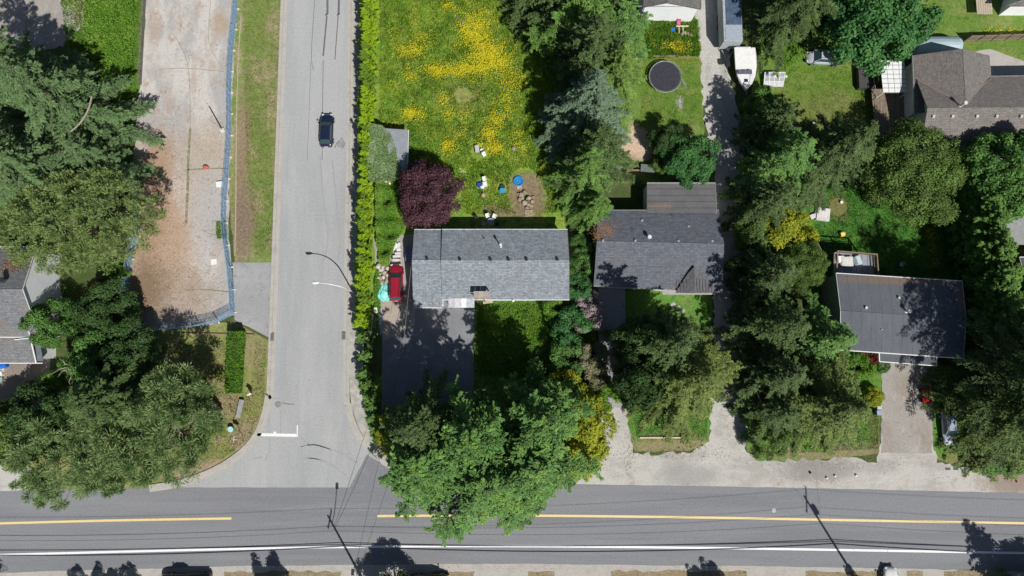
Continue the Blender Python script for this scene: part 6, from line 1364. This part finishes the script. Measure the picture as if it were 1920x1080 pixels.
# window frame panels leaning
wf = thing('window_stack', 'white multi pane window frame lying beside the boat', 'window frame', P(1452, 152) + (0,))
fa, fb, fc_, fd = P(1434, 136, .9), P(1472, 136, .9), P(1468, 162, .5), P(1432, 161, .5)
F4 = lambda u, v: lerp(lerp(fa, fb, u), lerp(fd, fc_, u), v) + (.95 - .45 * v,)
for i in range(4):
    for j in range(3):
        u0, u1, v0, v1 = i / 4 + .025, (i + 1) / 4 - .025, j / 3 + .04, (j + 1) / 3 - .04; m = MB(); slab(m, [F4(u0, v0), F4(u1, v0), F4(u1, v1), F4(u0, v1)], .02)
        m.build('pane', M('pane glass %d' % ((i * 3 + j) % 3), [(0.3, 0.36, 0.45), (0.4, 0.42, 0.45), (0.62, 0.64, 0.66)][(i * 2 + j) % 3], rough=.15, bump=0) if not (i == 2 and j == 0) else WHITE, wf)
m = MB()
for i in range(5): m.tube([F4(i / 4, 0), F4(i / 4, 1)], .06, 4)
for j in range(4): m.tube([F4(0, j / 3), F4(1, j / 3)], .06, 4)
m.build('frame', WHITE, wf)
m = MB(); 
for p in (fa, fb): m.cyl(p + (0,), p + (.92,), .05, .05, 5)
m.build('leg', WOOD, wf)
disc('white_ball', 1474.5, 143, .16, .3, WHITE, 'tiny white ball right of the white window frame', 'ball')
# toys near the top white wall
x, y = P(1273, 42, .6); pc = thing('garden_parasol', 'small pink chair by the white gable wall', 'chair', (x, y, 0))
PK = M('pink plastic', (0.6, 0.15, 0.28)); MB().box((x, y, .42), (.5, .5, .07)).build('seat', PK, pc); MB().box((x, y + .27, .7), (.5, .07, .6)).build('backrest', PK, pc)
for sx in (-.2, .2):
    for sy in (-.2, .2): MB().cyl((x + sx, y + sy, 0), (x + sx, y + sy, .4), .03, .03, 6).build('leg', PK, pc)
pc.name = 'pink_chair'
x, y = P(1279, 51, .5); tb_ = thing('garden_table', 'cream wooden table frame below the pink chair', 'table', (x, y, 0)); MB().box((x, y + .1, .6), (1.7, .18, .06)).build('tabletop', M('cream wood', (0.6, 0.55, 0.42)), tb_)
for sx in (-.45, .1): MB().box((x + sx, y - .4, .57), (.1, .9, .06)).build('crossbar', MATS['cream wood'], tb_); MB().box((x + sx, y - .7, .28), (.1, .1, .55)).build('leg', MATS['cream wood'], tb_)
disc('blue_bucket', 1262, 55, .28, .3, M('bright blue plastic', (0.02, 0.16, 0.62)), 'small blue bucket beside the cream table frame', 'bucket')
for i, (a_, b_) in enumerate(((1279, 64), (1284, 63), (1290, 65), (1295, 66))):
    x, y = P(a_, b_); solo(MB().box((x, y, .12), (.3, .42, .24), .2 * i), 'paving_block', M('pinkish block', (0.45, 0.36, 0.29)), ['first', 'second', 'third', 'last'][i] + ' of the pinkish blocks in the flower bed, from the left', 'block', (x, y, 0), 'pinkish blocks in the flower bed')
# meadow furniture
def chair(px, py, rz, label, mat=WHITE):
    x, y = P(px, py, .4); t = thing('plastic_chair', label, 'chair', (0, 0, 0))
    MB().box((0, 0, .42), (.48, .46, .05), 0).build('seat', mat, t); m = MB().box((0, .24, .68), (.48, .05, .45)); m.build('backrest', mat, t)
    for sx in (-.23, .23): MB().box((sx, 0, .62), (.05, .46, .04)).build('armrest', mat, t)
    for sx in (-.2, .2):
        for sy in (-.2, .2): MB().cyl((sx, sy, 0), (sx, sy, .42), .025, .025, 6).build('leg', mat, t)
    t.location = (x, y, 0); t.rotation_euler = (0, 0, rz); return t
chair(907.5, 290, .5, 'white plastic chair lowest of the group in the meadow')
disc('white_stool', 903, 281, .2, .45, WHITE, 'small round white stool between the table and the meadow chair', 'stool')
x, y = P(894.5, 279, .5); t = thing('garden_table', 'pale grey garden table standing in the meadow', 'table', (x, y, 0)); MB().box((x, y, .5), (.55, 1.0, .05), .15).build('tabletop', M('pale grey plastic', (0.5, 0.52, 0.52)), t)
for sx in (-.2, .2):
    for sy in (-.4, .4): MB().cyl((x + sx, y + sy, 0), (x + sx, y + sy, .48), .03, .03, 6).build('leg', GREYM, t)
x, y = P(963, 279); solo(MB().loft([[(x + math.cos(a_ * .785) * r, y + math.sin(a_ * .785) * r, z) for a_ in range(8)] for r, z in ((.3, 0), (.34, .25), (.15, .42))]), 'tree_stump', M('grey pinkish stump', (0.3, 0.24, 0.2)), 'small brownish stump at the right of the meadow flowers', 'stump', (x, y, 0))
chair(908, 336, .3, 'white plastic chair at the top of the small group by the blue seat')
x, y = P(905, 345, .4); solo(MB().box((x + .3, y, .3), (.55, .6, .5), .2), 'white_box', WHITE, 'white box beside the blue seat on the lawn', 'box', (x, y, 0))
x, y = P(899, 346, .4); solo(MB().box((x, y, .2), (.62, .5, .4), .1), 'blue_box', M('deep blue plastic', (0.02, 0.07, 0.45)), 'deep blue box left of the white one on the lawn', 'box', (x, y, 0))
disc('white_tub', 904.5, 350, .27, .4, WHITE, 'round white tub below the blue box on the lawn', 'tub')
x, y = P(907, 367, .2); fp = thing('fire_pit', 'round rusty fire bowl with a stick on the lawn', 'fire pit', (x, y, 0)); MB().cyl((x, y, 0), (x, y, .35), .22, .34, 18).build('bowl', M('rust', (0.3, 0.18, 0.14)), fp); MB().cyl((x, y, .355), (x, y, .37), .22, .22, 14).build('ash', M('pale ash', (0.5, 0.36, 0.3)), fp)
MB().tube([(x, y, .4), (x - .1, y + .95, .3)], .03, 4).build('handle', M('yellowish stick', (0.5, 0.5, 0.3)), fp)
disc('blue_barrel', 941.5, 357, .36, .5, M('sky blue plastic', (0.03, 0.32, 0.62)), 'sky blue round tub in the middle of the lawn', 'tub')
disc('dark_tub', 942.5, 350, .33, .35, M('dark green plastic', (0.03, 0.05, 0.045)), 'dark tub touching the sky blue one', 'tub')
x, y = P(972, 339.5, .2); pl = thing('paddling_pool', 'round bright blue paddling pool at the edge of the bare soil', 'paddling pool', (x, y, 0))
MB().cyl((x, y, 0), (x, y, .12), .62, .62, 24).build('water', glass_mat('pool water', (0.02, 0.22, 0.45)), pl); torus(x, y, .16, .62, .1, 24, 8).build('rim', M('bright pool blue', (0.03, 0.25, 0.62)), pl)
m = MB()
for i in range(9): a_ = i * 2.4; r_ = .15 + .04 * i; m.box((x + math.cos(a_) * r_, y + math.sin(a_) * r_, .13), (.09, .06, .02), a_)
m.build('print', M('pale blue print', (0.2, 0.5, 0.75)), pl)
junk('concrete_slab', 973.5, 351, 0, (.62, .42, .06), PALEWOOD, 'pale slab lying below the blue paddling pool', 'slab', .05)
# rocky pit
SOILM = M('bare dry soil', (0.27, 0.2, 0.13), (0.2, 0.145, 0.095), 4, bump=.8)
rr = random.Random(4)
def rock(px, py, s, mat, label, group, name='rock', z=0, fl=.5):
    x, y = P(px, py); m = MB(); r1 = []
    for z_, k in ((0, .9), (s * fl * .6, 1), (s * fl, .6)):
        r1.append([(x + math.cos(i * .9 + .2) * s * k * rr.uniform(.8, 1.15) * .5, y + math.sin(i * .9 + .2) * s * k * rr.uniform(.7, 1.1) * .5, z + z_ + .01) for i in range(7)])
    return solo(m.loft(r1), name, mat, label, 'rock', (x, y, z), group)
pos = [(977, 366, .8), (984, 361, .7), (992, 372, .7), (998, 378, .6), (975, 374, .7), (983, 381, .8), (991, 384, .6), (1000, 370, .5), (972, 364, .4), (996, 386, .5), (988, 390, .6), (980, 372, .5)]
for i, (a_, b_, s_) in enumerate(pos):
    rock(a_, b_, s_, M('sandy rock %d' % (i % 3), [(0.36, 0.29, 0.21), (0.3, 0.24, 0.17), (0.42, 0.35, 0.27)][i % 3], scale=4), 'sandy rock in the ring round the small dug pond', 'rocks round the pond')
x, y = P(988.5, 371); pn = thing('garden_pond', 'tiny dark dug pond with a yellow green float between sandy rocks', 'pond', (x, y, 0)); MB().cyl((x, y, .01), (x, y, .03), .42, .42, 14).build('water', glass_mat('dark water', (0.012, 0.015, 0.01)), pn)
MB().box((x + .1, y - .15, .07), (.4, .25, .08)).build('float', M('lime plastic', (0.45, 0.7, 0.1)), pn)
plt = thing('wood_pallet', 'small pale wooden pallet at the edge of the house shadow', 'pallet', P(991, 400) + (0,)); x, y = P(991, 400)
for i in range(5): MB().box((x, y + .35 - i * .18, .16), (1.0, .1, .03), .12).build('slat', PALEWOOD, plt)
for i in range(3): MB().box((x - .4 + .4 * i, y, .08), (.08, .9, .12), .12).build('bearer', WOOD, plt)
# round table and chairs in the shade
x, y = P(920, 416, .7); t = thing('garden_table', 'round dark table in the shade behind the grey roof', 'table', (x, y, 0)); MB().cyl((x, y, .7), (x, y, .74), .52, .52, 24).build('tabletop', M('grey metal top', (0.3, 0.3, 0.36)), t)
for i in range(4): MB().cyl((x, y, .6), (x + math.cos(i * 1.57 + .7) * .4, y + math.sin(i * 1.57 + .7) * .4, 0), .025, .025, 5).build('leg', BLACKM, t)
GC = M('grey chair plastic', (0.35, 0.36, 0.42))
chair(907, 420, 1.2, 'grey plastic chair left of the round dark table', GC); chair(914, 405, .3, 'white chair above the round dark table, left one', WHITE); chair(927, 406, -.4, 'white chair above the round dark table, right one', WHITE); chair(932, 420, -1.4, 'dark chair right of the round table', DARK); chair(893, 408, .6, 'dark chair standing alone in the shade of the grey roof', DARK)
for i, (a, b) in enumerate((((862, 316), (870, 322)), ((861, 322), (873, 323)), ((846, 378), (848, 388)))):
    a = P(*a); b = P(*b); solo(MB().box(((a[0] + b[0]) / 2, (a[1] + b[1]) / 2, .06), (math.hypot(b[0] - a[0], b[1] - a[1]), .14 if i < 2 else .3, .06), math.atan2(b[1] - a[1], b[0] - a[0])), 'loose_plank', M('whitish plank', (0.62, 0.6, 0.52)), ['upper whitish plank lying right of the purple tree', 'lower whitish plank lying right of the purple tree', 'white board at the lower right of the purple tree'][i], 'plank', a + (0,))
for i, (a_, b_, s_, c_) in enumerate([(863, 345, .5, (0.4, .4, .4)), (868, 350, .4, (.55, .5, .45)), (862, 352, .5, (.45, .33, .27)), (870, 341, .35, (.35, .3, .25)), (866, 356, .35, (.5, .42, .36))]):
    rock(a_, b_, s_, M('rubble %d' % i, c_, scale=5), 'piece of rubble at the right side of the purple tree', 'rubble beside the purple tree', 'rubble_piece')
x, y = P(729.5, 339, .5); t = thing('garden_toy', 'red and white toy lying in the leafy bank', 'toy', (x, y, 0)); MB().box((x, y, .6), (.4, .45, .3), .5, .7, .7).build('body', M('coral plastic', (0.65, 0.16, 0.12)), t)
for i in range(4): a_ = i * 1.57 + .3; MB().box((x + math.cos(a_) * .4, y + math.sin(a_) * .4, .55), (.25, .2, .12), a_).build('wheel', WHITE, t)
disc('round_bin_lid', 752, 321, .4, .6, M('faded grey felt', (0.27, 0.29, 0.32)), 'grey round lid below the ivy covered shed', 'lid')
# clutter above the red car
rr = random.Random(12)
cl = [(741, 449, .9, .7, (.5, .55, .56), 'pale grey sack at the top of the clutter'), (737, 462, .8, 1.1, (.75, .76, .74), 'large white board left in the clutter'), (746, 461, .7, .9, (.72, .7, .68), 'white board on the right in the clutter'), (748, 469, .55, .4, (.78, .77, .76), 'small white box right in the clutter'),
      (747, 476, .8, .3, (.72, .7, .7), 'upper white bench slat above the red car'), (745, 481, 1.1, .28, (.7, .67, .66), 'middle white bench slat above the red car'), (744, 488, 1.1, .3, (.66, .62, .6), 'lower white bench slat above the red car'), (731, 472, .7, .9, (.05, .05, .06), 'black sack left of the clutter'), (735, 481, .5, .4, (.04, .04, .06), 'small black bag beside the bench slats'), (743, 455, .5, .4, (.03, .03, .03), 'black box at the top of the clutter')]
for i, (a_, b_, w, d, c, l) in enumerate(cl):
    junk(['sack', 'white_board', 'white_board', 'box', 'bench_plank', 'bench_plank', 'bench_plank', 'sack', 'bag', 'box'][i], a_, b_, .02, (w, d, rr.uniform(.25, .6)), M('clutter %d' % i, c, scale=4), l, ['sack', 'board', 'board', 'box', 'slat', 'slat', 'slat', 'sack', 'bag', 'box'][i], rr.uniform(-.3, .3), bevel=.03)
jw = thing('metal_cabinet', 'bluish ribbed metal cabinet in the shade against the grey roof', 'cabinet', P(766, 475) + (0,)); x, y = P(767, 475, 1)
MB().box((x, y, .5), (1.0, 1.9, 1.0)).build('body', M('bluish metal', (0.2, 0.21, 0.34)), jw)
for i in range(6): MB().box((x, y - .8 + i * .32, 1.02), (.96, .05, .05)).build('rib', MATS['bluish metal'], jw)
for i in range(42):
    a_ = rr.uniform(708, 730) + (2 if i < 20 else 0); b_ = rr.uniform(489, 531); 
    c_ = [(.5, .44, .36), (.42, .34, .27), (.6, .56, .5), (.35, .22, .16), (.52, .5, .47)][i % 5]
    rock(a_, b_, rr.uniform(.28, .75), M('heap stone %d' % (i % 5), c_, scale=5), 'pale broken stone in the heap left of the red car', 'broken stones left of the red car', 'stone', rr.choice([0, .1, .2]))
# teal tarp
x, y = P(717, 546, .3); m = MB(); G9 = 10
for i in range(G9):
    for j in range(G9):
        u, v = i / (G9 - 1) - .5, j / (G9 - 1) - .5; e_ = max(0, 1 - (u * u + v * v) * 3.6)
        m.v.append((x + u * 1.7 + .1 * math.sin(j * 2), y + v * 2.6 + .12 * math.sin(i * 2.2), .05 + .5 * e_ * (.8 + .5 * rr.random())))
for i in range(G9 - 1):
    for j in range(G9 - 1):
        k = i * G9 + j; m.f.append((k, k + 1, k + G9 + 1, k + G9)[::-1])
solo(m, 'teal_tarp', M('teal tarpaulin', (0.10, 0.56, 0.50), (0.35, 0.68, 0.66), 1.6, rough=.5), 'crumpled teal tarpaulin left of the red car', 'tarp', (x, y, 0))
for i in range(8):
    a = P(700 + i * 2.6, 577 + (i % 3) * 8); b = P(697 + i * 2.9, 628 - (i % 3) * 4)
    solo(MB().box(((a[0] + b[0]) / 2, (a[1] + b[1]) / 2, .15 + .07 * (i % 3)), (.14, math.hypot(b[0] - a[0], b[1] - a[1]), .06), .05 * (i % 4) - .1), 'stacked_plank', M('pale grey board %d' % (i % 2), [(0.45, 0.46, 0.5), (0.36, 0.38, 0.42)][i % 2]), ['first', 'second', 'third', 'fourth', 'fifth', 'sixth', 'seventh', 'last'][i] + ' grey plank from the left in the pile below the hedge', 'plank', a + (0,), 'planks piled beside the driveway')
junk('white_sack', 705, 582, .1, (.5, .8, .35), WHITE, 'white sack on the upper end of the plank pile', 'sack', .2, bevel=.1)
# rear lawn things
x, y = P(1579, 439.5, .25); yb = thing('yellow_toy', 'small yellow toy house on the rear lawn', 'toy', (x, y, 0)); YE = M('yellow plastic', (0.8, 0.58, 0.03)); MB().box((x, y, .25), (.55, .6, .5), .1, .9, .9).build('body', YE, yb); MB().box((x, y + .02, .53), (.6, .3, .06), .1).build('roof', M('pale yellow', (0.8, 0.72, 0.3)), yb); MB().box((x + .05, y - .32, .2), (.18, .03, .25), .1).build('door', M('orange', (0.6, 0.25, 0.02)), yb)
wt_ = junk('white_table', 1541, 403, 0, (1.7, 1.7, .5), M('pinkish white board', (0.7, 0.66, 0.66)), 'pinkish white board half under the fir beside the rear lawn', 'board', -.15)
junk('white_board', 1524, 406, 0, (1.0, .6, .35), MATS['pinkish white board'], 'second pinkish board left of the larger one', 'board', .4)
disc('white_pot', 1578.5, 379, .2, .3, WHITE, 'small white pot at the brown patch of the rear lawn', 'pot')
x, y = P(1690, 496, .4); chair(1690, 496, -.4, 'pale plastic chair in the shade behind the low pitched roof', M('pale grey plastic', (0.5, 0.52, 0.52)))
a, b = P(1588, 335), P(1650, 334); solo(MB().box(((a[0] + b[0]) / 2, a[1], .9), (b[0] - a[0], .12, 1.8)), 'garden_fence', M('pale fence top', (0.4, 0.38, 0.34)), 'pale topped fence between the side lawn and the rear lawn', 'fence', a + (0,))
disc('white_pot', 1526, 232, .25, .4, WHITE, 'white pot at the dark edge of the side lawn', 'pot')
disc('white_rock', 1465, 243, .35, .3, M('white stone', (0.65, 0.63, 0.6)), 'white stone at the lower corner of the side lawn', 'stone')
# bins
def bin_(px, py, c, lid, label):
    x, y = P(px, py, .8); t = thing('wheelie_bin', label, 'bin', (x, y, 0)); MB().box((x, y, .45), (.5, .5, .9), 0, 1.1, 1.1).build('body', M('bin ' + label[:8], c), t); MB().box((x, y, .94), (.58, .6, .07)).build('lid', M('lid ' + label[:8], lid), t)
    for s_ in (-.2, .2): MB().cyl((x + s_ - .03, y + .25, .1), (x + s_ + .03, y + .25, .1), .1, .1, 10).build('wheel', RUBBER, t)
bin_(1646, 757, (0.02, 0.2, 0.3), (0.03, 0.35, 0.48), 'teal lidded bin at the top of the row beside the house driveway'); bin_(1648, 763, (0.2, 0.22, 0.24), (0.5, 0.55, 0.6), 'grey lidded bin in the middle beside the house driveway'); bin_(1647.5, 774, (0.15, 0.16, 0.2), (0.36, 0.4, 0.5), 'blue grey bin at the bottom beside the house driveway')
disc('white_pot', 1631, 757, .2, .35, WHITE, 'white pot left of the bins', 'pot'); disc('white_pot', 1625, 773, .2, .25, M('cream card', (0.6, 0.52, 0.36)), 'cream pot at the lower left of the bins', 'pot')
# timber on front lawn
a, b = P(1199, 820.5), P(1291, 821.5); solo(MB().box(((a[0] + b[0]) / 2, a[1], .1), (b[0] - a[0], .2, .18)), 'landscape_timber', M('pale yellow timber', (0.62, 0.55, 0.32)), 'long pale yellow timber lying on the front lawn', 'timber', a + (0,))
a, b = P(1252, 824), P(1290, 825); solo(MB().box(((a[0] + b[0]) / 2, a[1] - .05, .05), (b[0] - a[0], .1, .08), -.03), 'landscape_timber', WOOD, 'shorter weathered timber just below the pale yellow one', 'timber', a + (0,))
for i, (a_, b_) in enumerate([(1518.5, 886), (1549.5, 896), (1565, 892), (1604.5, 891)]):
    x, y = P(a_, b_); solo(MB().loft([[(x + math.cos(k * .785) * r, y + math.sin(k * .785) * r, z) for k in range(8)] for r, z in ((.13, .0), (.16, .14), (.08, .26))]), 'marker_stone', WHITE if i else DARK, ['dark stone, leftmost on the gravel shoulder', 'lowest small white stone on the gravel shoulder', 'middle white stone on the gravel shoulder', 'right white stone on the gravel shoulder'][i], 'stone', (x, y, 0), 'stones on the gravel shoulder')
for i, (a_, b_) in enumerate([(1777, 879), (1792, 879)]):
    x, y = P(a_, b_); t = thing('drain_grate', ['left dark grate', 'right dark grate'][i] + ' in the gravel by the house driveway', 'drain', (x, y, 0)); MB().box((x, y, .02), (.65, .3, .02)).build('grate', M('dark iron', (0.1, 0.1, 0.1)), t)
x, y = P(1906, 903); solo(MB().box((x, y, .1), (.2, .2, .2)), 'survey_marker', M('red marker', (0.6, 0.08, 0.06)), 'tiny red marker on the brown patch of the shoulder', 'marker', (x, y, 0))
# metal post by the trailer pathway
# ------------------------------------------------------------------ people
def body(name, joints, bones, radii, mat, parent):
    me = bpy.data.meshes.new(name); me.from_pydata(joints, bones, []); me.materials.append(mat)
    o = bpy.data.objects.new(name, me); link(o, parent)
    sk = o.modifiers.new('skin', 'SKIN')
    for i, r in enumerate(radii): me.skin_vertices[0].data[i].radius = (r, r) if not isinstance(r, tuple) else r
    me.skin_vertices[0].data[0].use_root = True
    s_ = o.modifiers.new('sub', 'SUBSURF'); s_.levels = 1; s_.render_levels = 1
    return o
def person(label, loc, rz, J, shirt, trousers, hairc):
    t = thing('person', label, 'person', loc); t.rotation_euler = (0, 0, rz)
    skin = M('skin', (0.45, 0.28, 0.2), bump=0)
    names = ['pelvis', 'waist', 'chest', 'neck', 'head', 'top', 'ls', 'le', 'lw', 'lh', 'rs', 're', 'rw', 'rh', 'lk', 'la', 'lt', 'rk', 'ra', 'rt', 'lhip', 'rhip']
    rad = [.13, .12, .15, .06, .1, .06, .065, .05, .035, .04, .065, .05, .035, .04, .07, .05, .04, .07, .05, .04, .09, .09]
    b = [(0, 1), (1, 2), (2, 3), (3, 4), (4, 5), (2, 6), (6, 7), (7, 8), (8, 9), (2, 10), (10, 11), (11, 12), (12, 13), (0, 20), (20, 14), (14, 15), (15, 16), (0, 21), (21, 17), (17, 18), (18, 19)]
    b_o = body('body', [J[n] for n in names], b, rad, skin, t)
    if not hasattr(me_ := b_o.data, 'skin_vertices'): pass
    # five fingers each hand
    for wn_, hn in (('lw', 'lh'), ('rw', 'rh')):
        w = Vector(J[wn_]); hnd = Vector(J[hn]); d = (hnd - w).normalized(); sd = d.orthogonal().normalized(); m = MB()
        for k, l in enumerate((.07, .085, .09, .08, .055)):
            o_ = hnd + sd * (k - 2) * .02; e_ = o_ + d * l + sd * ((k - 2) * .006 + (.03 if k == 4 else 0)); m.cyl(o_, e_, .01, .007, 5)
        m.build('fingers', skin, t)
    sm = [J[n] for n in ('pelvis', 'waist', 'chest', 'ls', 'le', 'rs', 're', 'neck')]
    body('shirt', sm, [(0, 1), (1, 2), (2, 3), (3, 4), (2, 5), (5, 6), (2, 7)], [.155, .15, .18, .09, .07, .09, .07, .07], shirt, t)
    tm = [J[n] for n in ('pelvis', 'lhip', 'lk', 'la', 'rhip', 'rk', 'ra')]
    body('trousers', tm, [(0, 1), (1, 2), (2, 3), (0, 4), (4, 5), (5, 6)], [.15, .11, .085, .065, .11, .085, .065], trousers, t)
    h = Vector(J['head']); m = MB()
    rings = []
    for k in range(5): a_ = k / 4 * 1.5; rings.append([(h.x + math.cos(i * .785) * .115 * math.cos(a_), h.y - .02 + math.sin(i * .785) * .125 * math.cos(a_), h.z + .02 + .13 * math.sin(a_)) for i in range(8)])
    m.loft(rings).build('hair', hairc, t, smooth=True)
    m = MB().cyl((h.x, h.y + .09, h.z), (h.x, h.y + .13, h.z - .03), .015, .012, 6); m.build('nose', skin, t)
    for s_ in (-1, 1):
        MB().box((h.x + s_ * .035, h.y + .1, h.z + .02), (.025, .012, .012)).build('eye', DARK, t); MB().box((h.x + s_ * .105, h.y, h.z), (.02, .04, .05)).build('ear', skin, t)
    MB().box((h.x, h.y + .1, h.z - .055), (.05, .012, .01)).build('mouth', M('lips', (0.3, 0.12, 0.1), bump=0), t)
    for n in ('lt', 'rt'):
        f_ = J[n]; MB().box((f_[0], f_[1], f_[2] + .0), (.1, .26, .09)).build('shoe', DARK, t)
    return t
JW = dict(pelvis=(0, 0, .95), waist=(0, .03, 1.12), chest=(0, .06, 1.36), neck=(0, .08, 1.52), head=(0, .11, 1.66), top=(0, .11, 1.76), ls=(-.2, .06, 1.43), le=(-.27, .2, 1.18), lw=(-.24, .42, 1.06), lh=(-.23, .5, 1.05), rs=(.2, .06, 1.43), re=(.26, -.1, 1.17), rw=(.25, -.2, .95), rh=(.25, -.22, .87),
          lhip=(-.1, 0, .9), lk=(-.1, -.1, .5), la=(-.1, -.36, .14), lt=(-.1, -.32, .06), rhip=(.1, 0, .9), rk=(.1, .22, .5), ra=(.1, .3, .1), rt=(.1, .38, .06))
x, y = P(474, 739); person('person in a white top walking on the corner lawn', (x, y, 0), .55, JW, M('white shirt', (0.78, 0.78, 0.78)), M('taupe trousers', (0.2, 0.16, 0.14)), M('dark hair', (0.02, 0.015, 0.012)))
bx_, by_ = P(3, 1068); bk_ = thing('bicycle', 'dark bicycle ridden along the left edge of the main road', 'bicycle', (bx_, by_, 0))
for s_ in (-.52, .52):
    n = 20; pts = [(bx_ + s_ + math.cos(i / n * 6.2832) * .34, by_, .34 + math.sin(i / n * 6.2832) * .34) for i in range(n + 1)]; w = MB().tube(pts, .02, 5).build('wheel', RUBBER, bk_)
    m = MB()
    for i in range(8): m.cyl((bx_ + s_, by_, .34), (bx_ + s_ + math.cos(i * .785) * .33, by_, .34 + math.sin(i * .785) * .33), .004, .004, 3)
    m.build('spokes', GREYM, w)
m = MB()
fr = {'h': (.4, .92), 's': (-.15, .9), 'b': (-.05, .3), 'r': (-.52, .34), 'f': (.52, .34)}
for a_, b_ in (('h', 's'), ('h', 'b'), ('s', 'b'), ('b', 'r'), ('s', 'r'), ('h', 'f')): m.cyl((bx_ + fr[a_][0], by_, fr[a_][1]), (bx_ + fr[b_][0], by_, fr[b_][1]), .02, .02, 6)
m.build('frame', BLACKM, bk_); MB().tube([(bx_ + .5, by_ - .28, 1.0), (bx_ + .42, by_ - .2, 1.02), (bx_ + .42, by_ + .2, 1.02), (bx_ + .5, by_ + .28, 1.0)], .015, 5).build('handlebar', BLACKM, bk_); MB().box((bx_ - .18, by_, .95), (.26, .14, .05)).build('saddle', DARK, bk_)
JC = dict(pelvis=(0, -.15, 1.0), waist=(0, 0, 1.15), chest=(0, .2, 1.33), neck=(0, .33, 1.42), head=(0, .42, 1.53), top=(0, .45, 1.63), ls=(-.19, .2, 1.38), le=(-.27, .36, 1.2), lw=(-.25, .5, 1.06), lh=(-.24, .54, 1.04), rs=(.19, .2, 1.38), re=(.27, .36, 1.2), rw=(.25, .5, 1.06), rh=(.24, .54, 1.04),
          lhip=(-.09, -.1, .97), lk=(-.12, .22, .72), la=(-.1, -.02, .34), lt=(-.1, .04, .28), rhip=(.09, -.1, .97), rk=(.12, .2, .6), ra=(.1, -.1, .2), rt=(.1, -.04, .14))
t = person('person in a pale blue top riding the bicycle', (bx_, by_, 0), -math.pi / 2, JC, M('pale blue shirt', (0.35, 0.55, 0.75)), M('navy shorts', (0.02, 0.05, 0.14)), M('dark helmet', (0.02, 0.02, 0.03)))
# ------------------------------------------------------------------ litter
def litter(name, spots, mats, seed, ll=.3, wd=.05, zf=None):
    r = np.random.default_rng(seed); pos = []
    for (px, py, rx, ry, n, z) in spots:
        n = int(n * .65); c = P(px, py, z); a = r.normal(0, .5, (n, 2)) * [rx, ry] + np.array(c)
        zz = np.array([zf(q) for q in a]) if zf else np.full(n, .03)
        pos.append(np.column_stack([a, zz + r.uniform(.0, .02, n)]))
    pos = np.vstack(pos); n = len(pos)
    v, q = leaves(pos, np.column_stack([r.normal(0, 1, (n, 2)), r.normal(0, .08, n)]), np.column_stack([r.normal(0, .2, (n, 2)), np.ones(n)]), ll * (.4 + 1.2 * r.random(n)), wd * (.5 + r.random(n)))
    return tag(link(bpy.data.objects.new(name, np_mesh(name, v, q, LM[mats], tint=r.random(n)))), kind='stuff')
LM['litter'] = leaf_mat('dry brown litter', (0.18, 0.12, 0.08), (0.42, 0.31, 0.21), .1, (0.52, 0.44, 0.34), 1.0)
LM['rustlitter'] = leaf_mat('rusty needle litter', (0.16, 0.07, 0.03), (0.36, 0.19, 0.1), .1, (0.4, 0.25, 0.14), 1.0)
litter('lot_debris', [(300, 430, 5, 12, 2600, 0), (310, 300, 3, 7, 700, 0), (330, 540, 6, 5, 700, 0), (360, 200, 6, 16, 500, 0), (350, 60, 6, 8, 260, 0), (405, 300, 2.5, 8, 400, 0), (395, 480, 4, 8, 350, 0)], 'litter', 301, .3, .06)
litter('shoulder_debris', [(1180, 850, 1.4, 3, 260, 0), (1280, 852, 9, .8, 420, 0), (1560, 868, 12, .9, 420, 0), (1850, 890, 8, 1, 260, 0), (1360, 760, 1.2, 6, 260, 0), (1700, 780, 4, 6, 260, 0), (1100, 880, 2, 2, 160, 0)], 'litter', 302, .2, .05)
litter('kerb_debris', [(515, 300, .3, 22, 420, 0), (506, 700, .3, 8, 200, 0), (350, 900, 5, .5, 200, 0), (668, 400, .5, 30, 320, .1), (955, 1066, 60, .5, 700, 0)], 'litter', 303, .16, .05)
for nm, hh, spots, Aa, Dd, e_, r_, rt in (('roof_litter', 3.6, [(1140, 432, 1.9, 1.4, 650, 3.8), (1120, 445, .6, .8, 160, 3.8), (1165, 418, 1.4, .6, 200, 3.6)], P(1119, 394, 3.2), P(1113, 536, 3.2), 3.2, 4.7, .44), ('roof_needles', 6, [(20, 500, 2.2, 1.2, 420, 6.2), (35, 485, 1.6, 1, 200, 6), (12, 600, 1.2, .6, 260, 6.2), (25, 625, 1.0, .6, 220, 5.4)], P(0, 463, 4.9), P(0, 632, 4.9), 4.9, 7.6, .5)):
    litter(nm, spots, 'rustlitter', 310, .2, .07, zf=lambda q, A_=Aa, D_=Dd, a_=e_, b_=r_, c_=rt: roof_z(A_, D_, a_, b_, q, c_) + .03)
# bright new growth and weeds along paving edges
grass('edge_weeds', [(1172, 745), (1182, 745), (1192, 846), (1334, 832), (1334, 842), (1186, 854)], 900, .2, .1, 'grass', 320)
grass('lot_weeds', [(405, 415), (424, 415), (426, 445), (408, 448)], 700, .22, .12, 'lush', 321)
#grass('shoulder_weeds', [(1480, 862), (1650, 846), (1650, 858), (1560, 868), (1480, 872)], 1100, .18, .09, 'drygrass', 322)
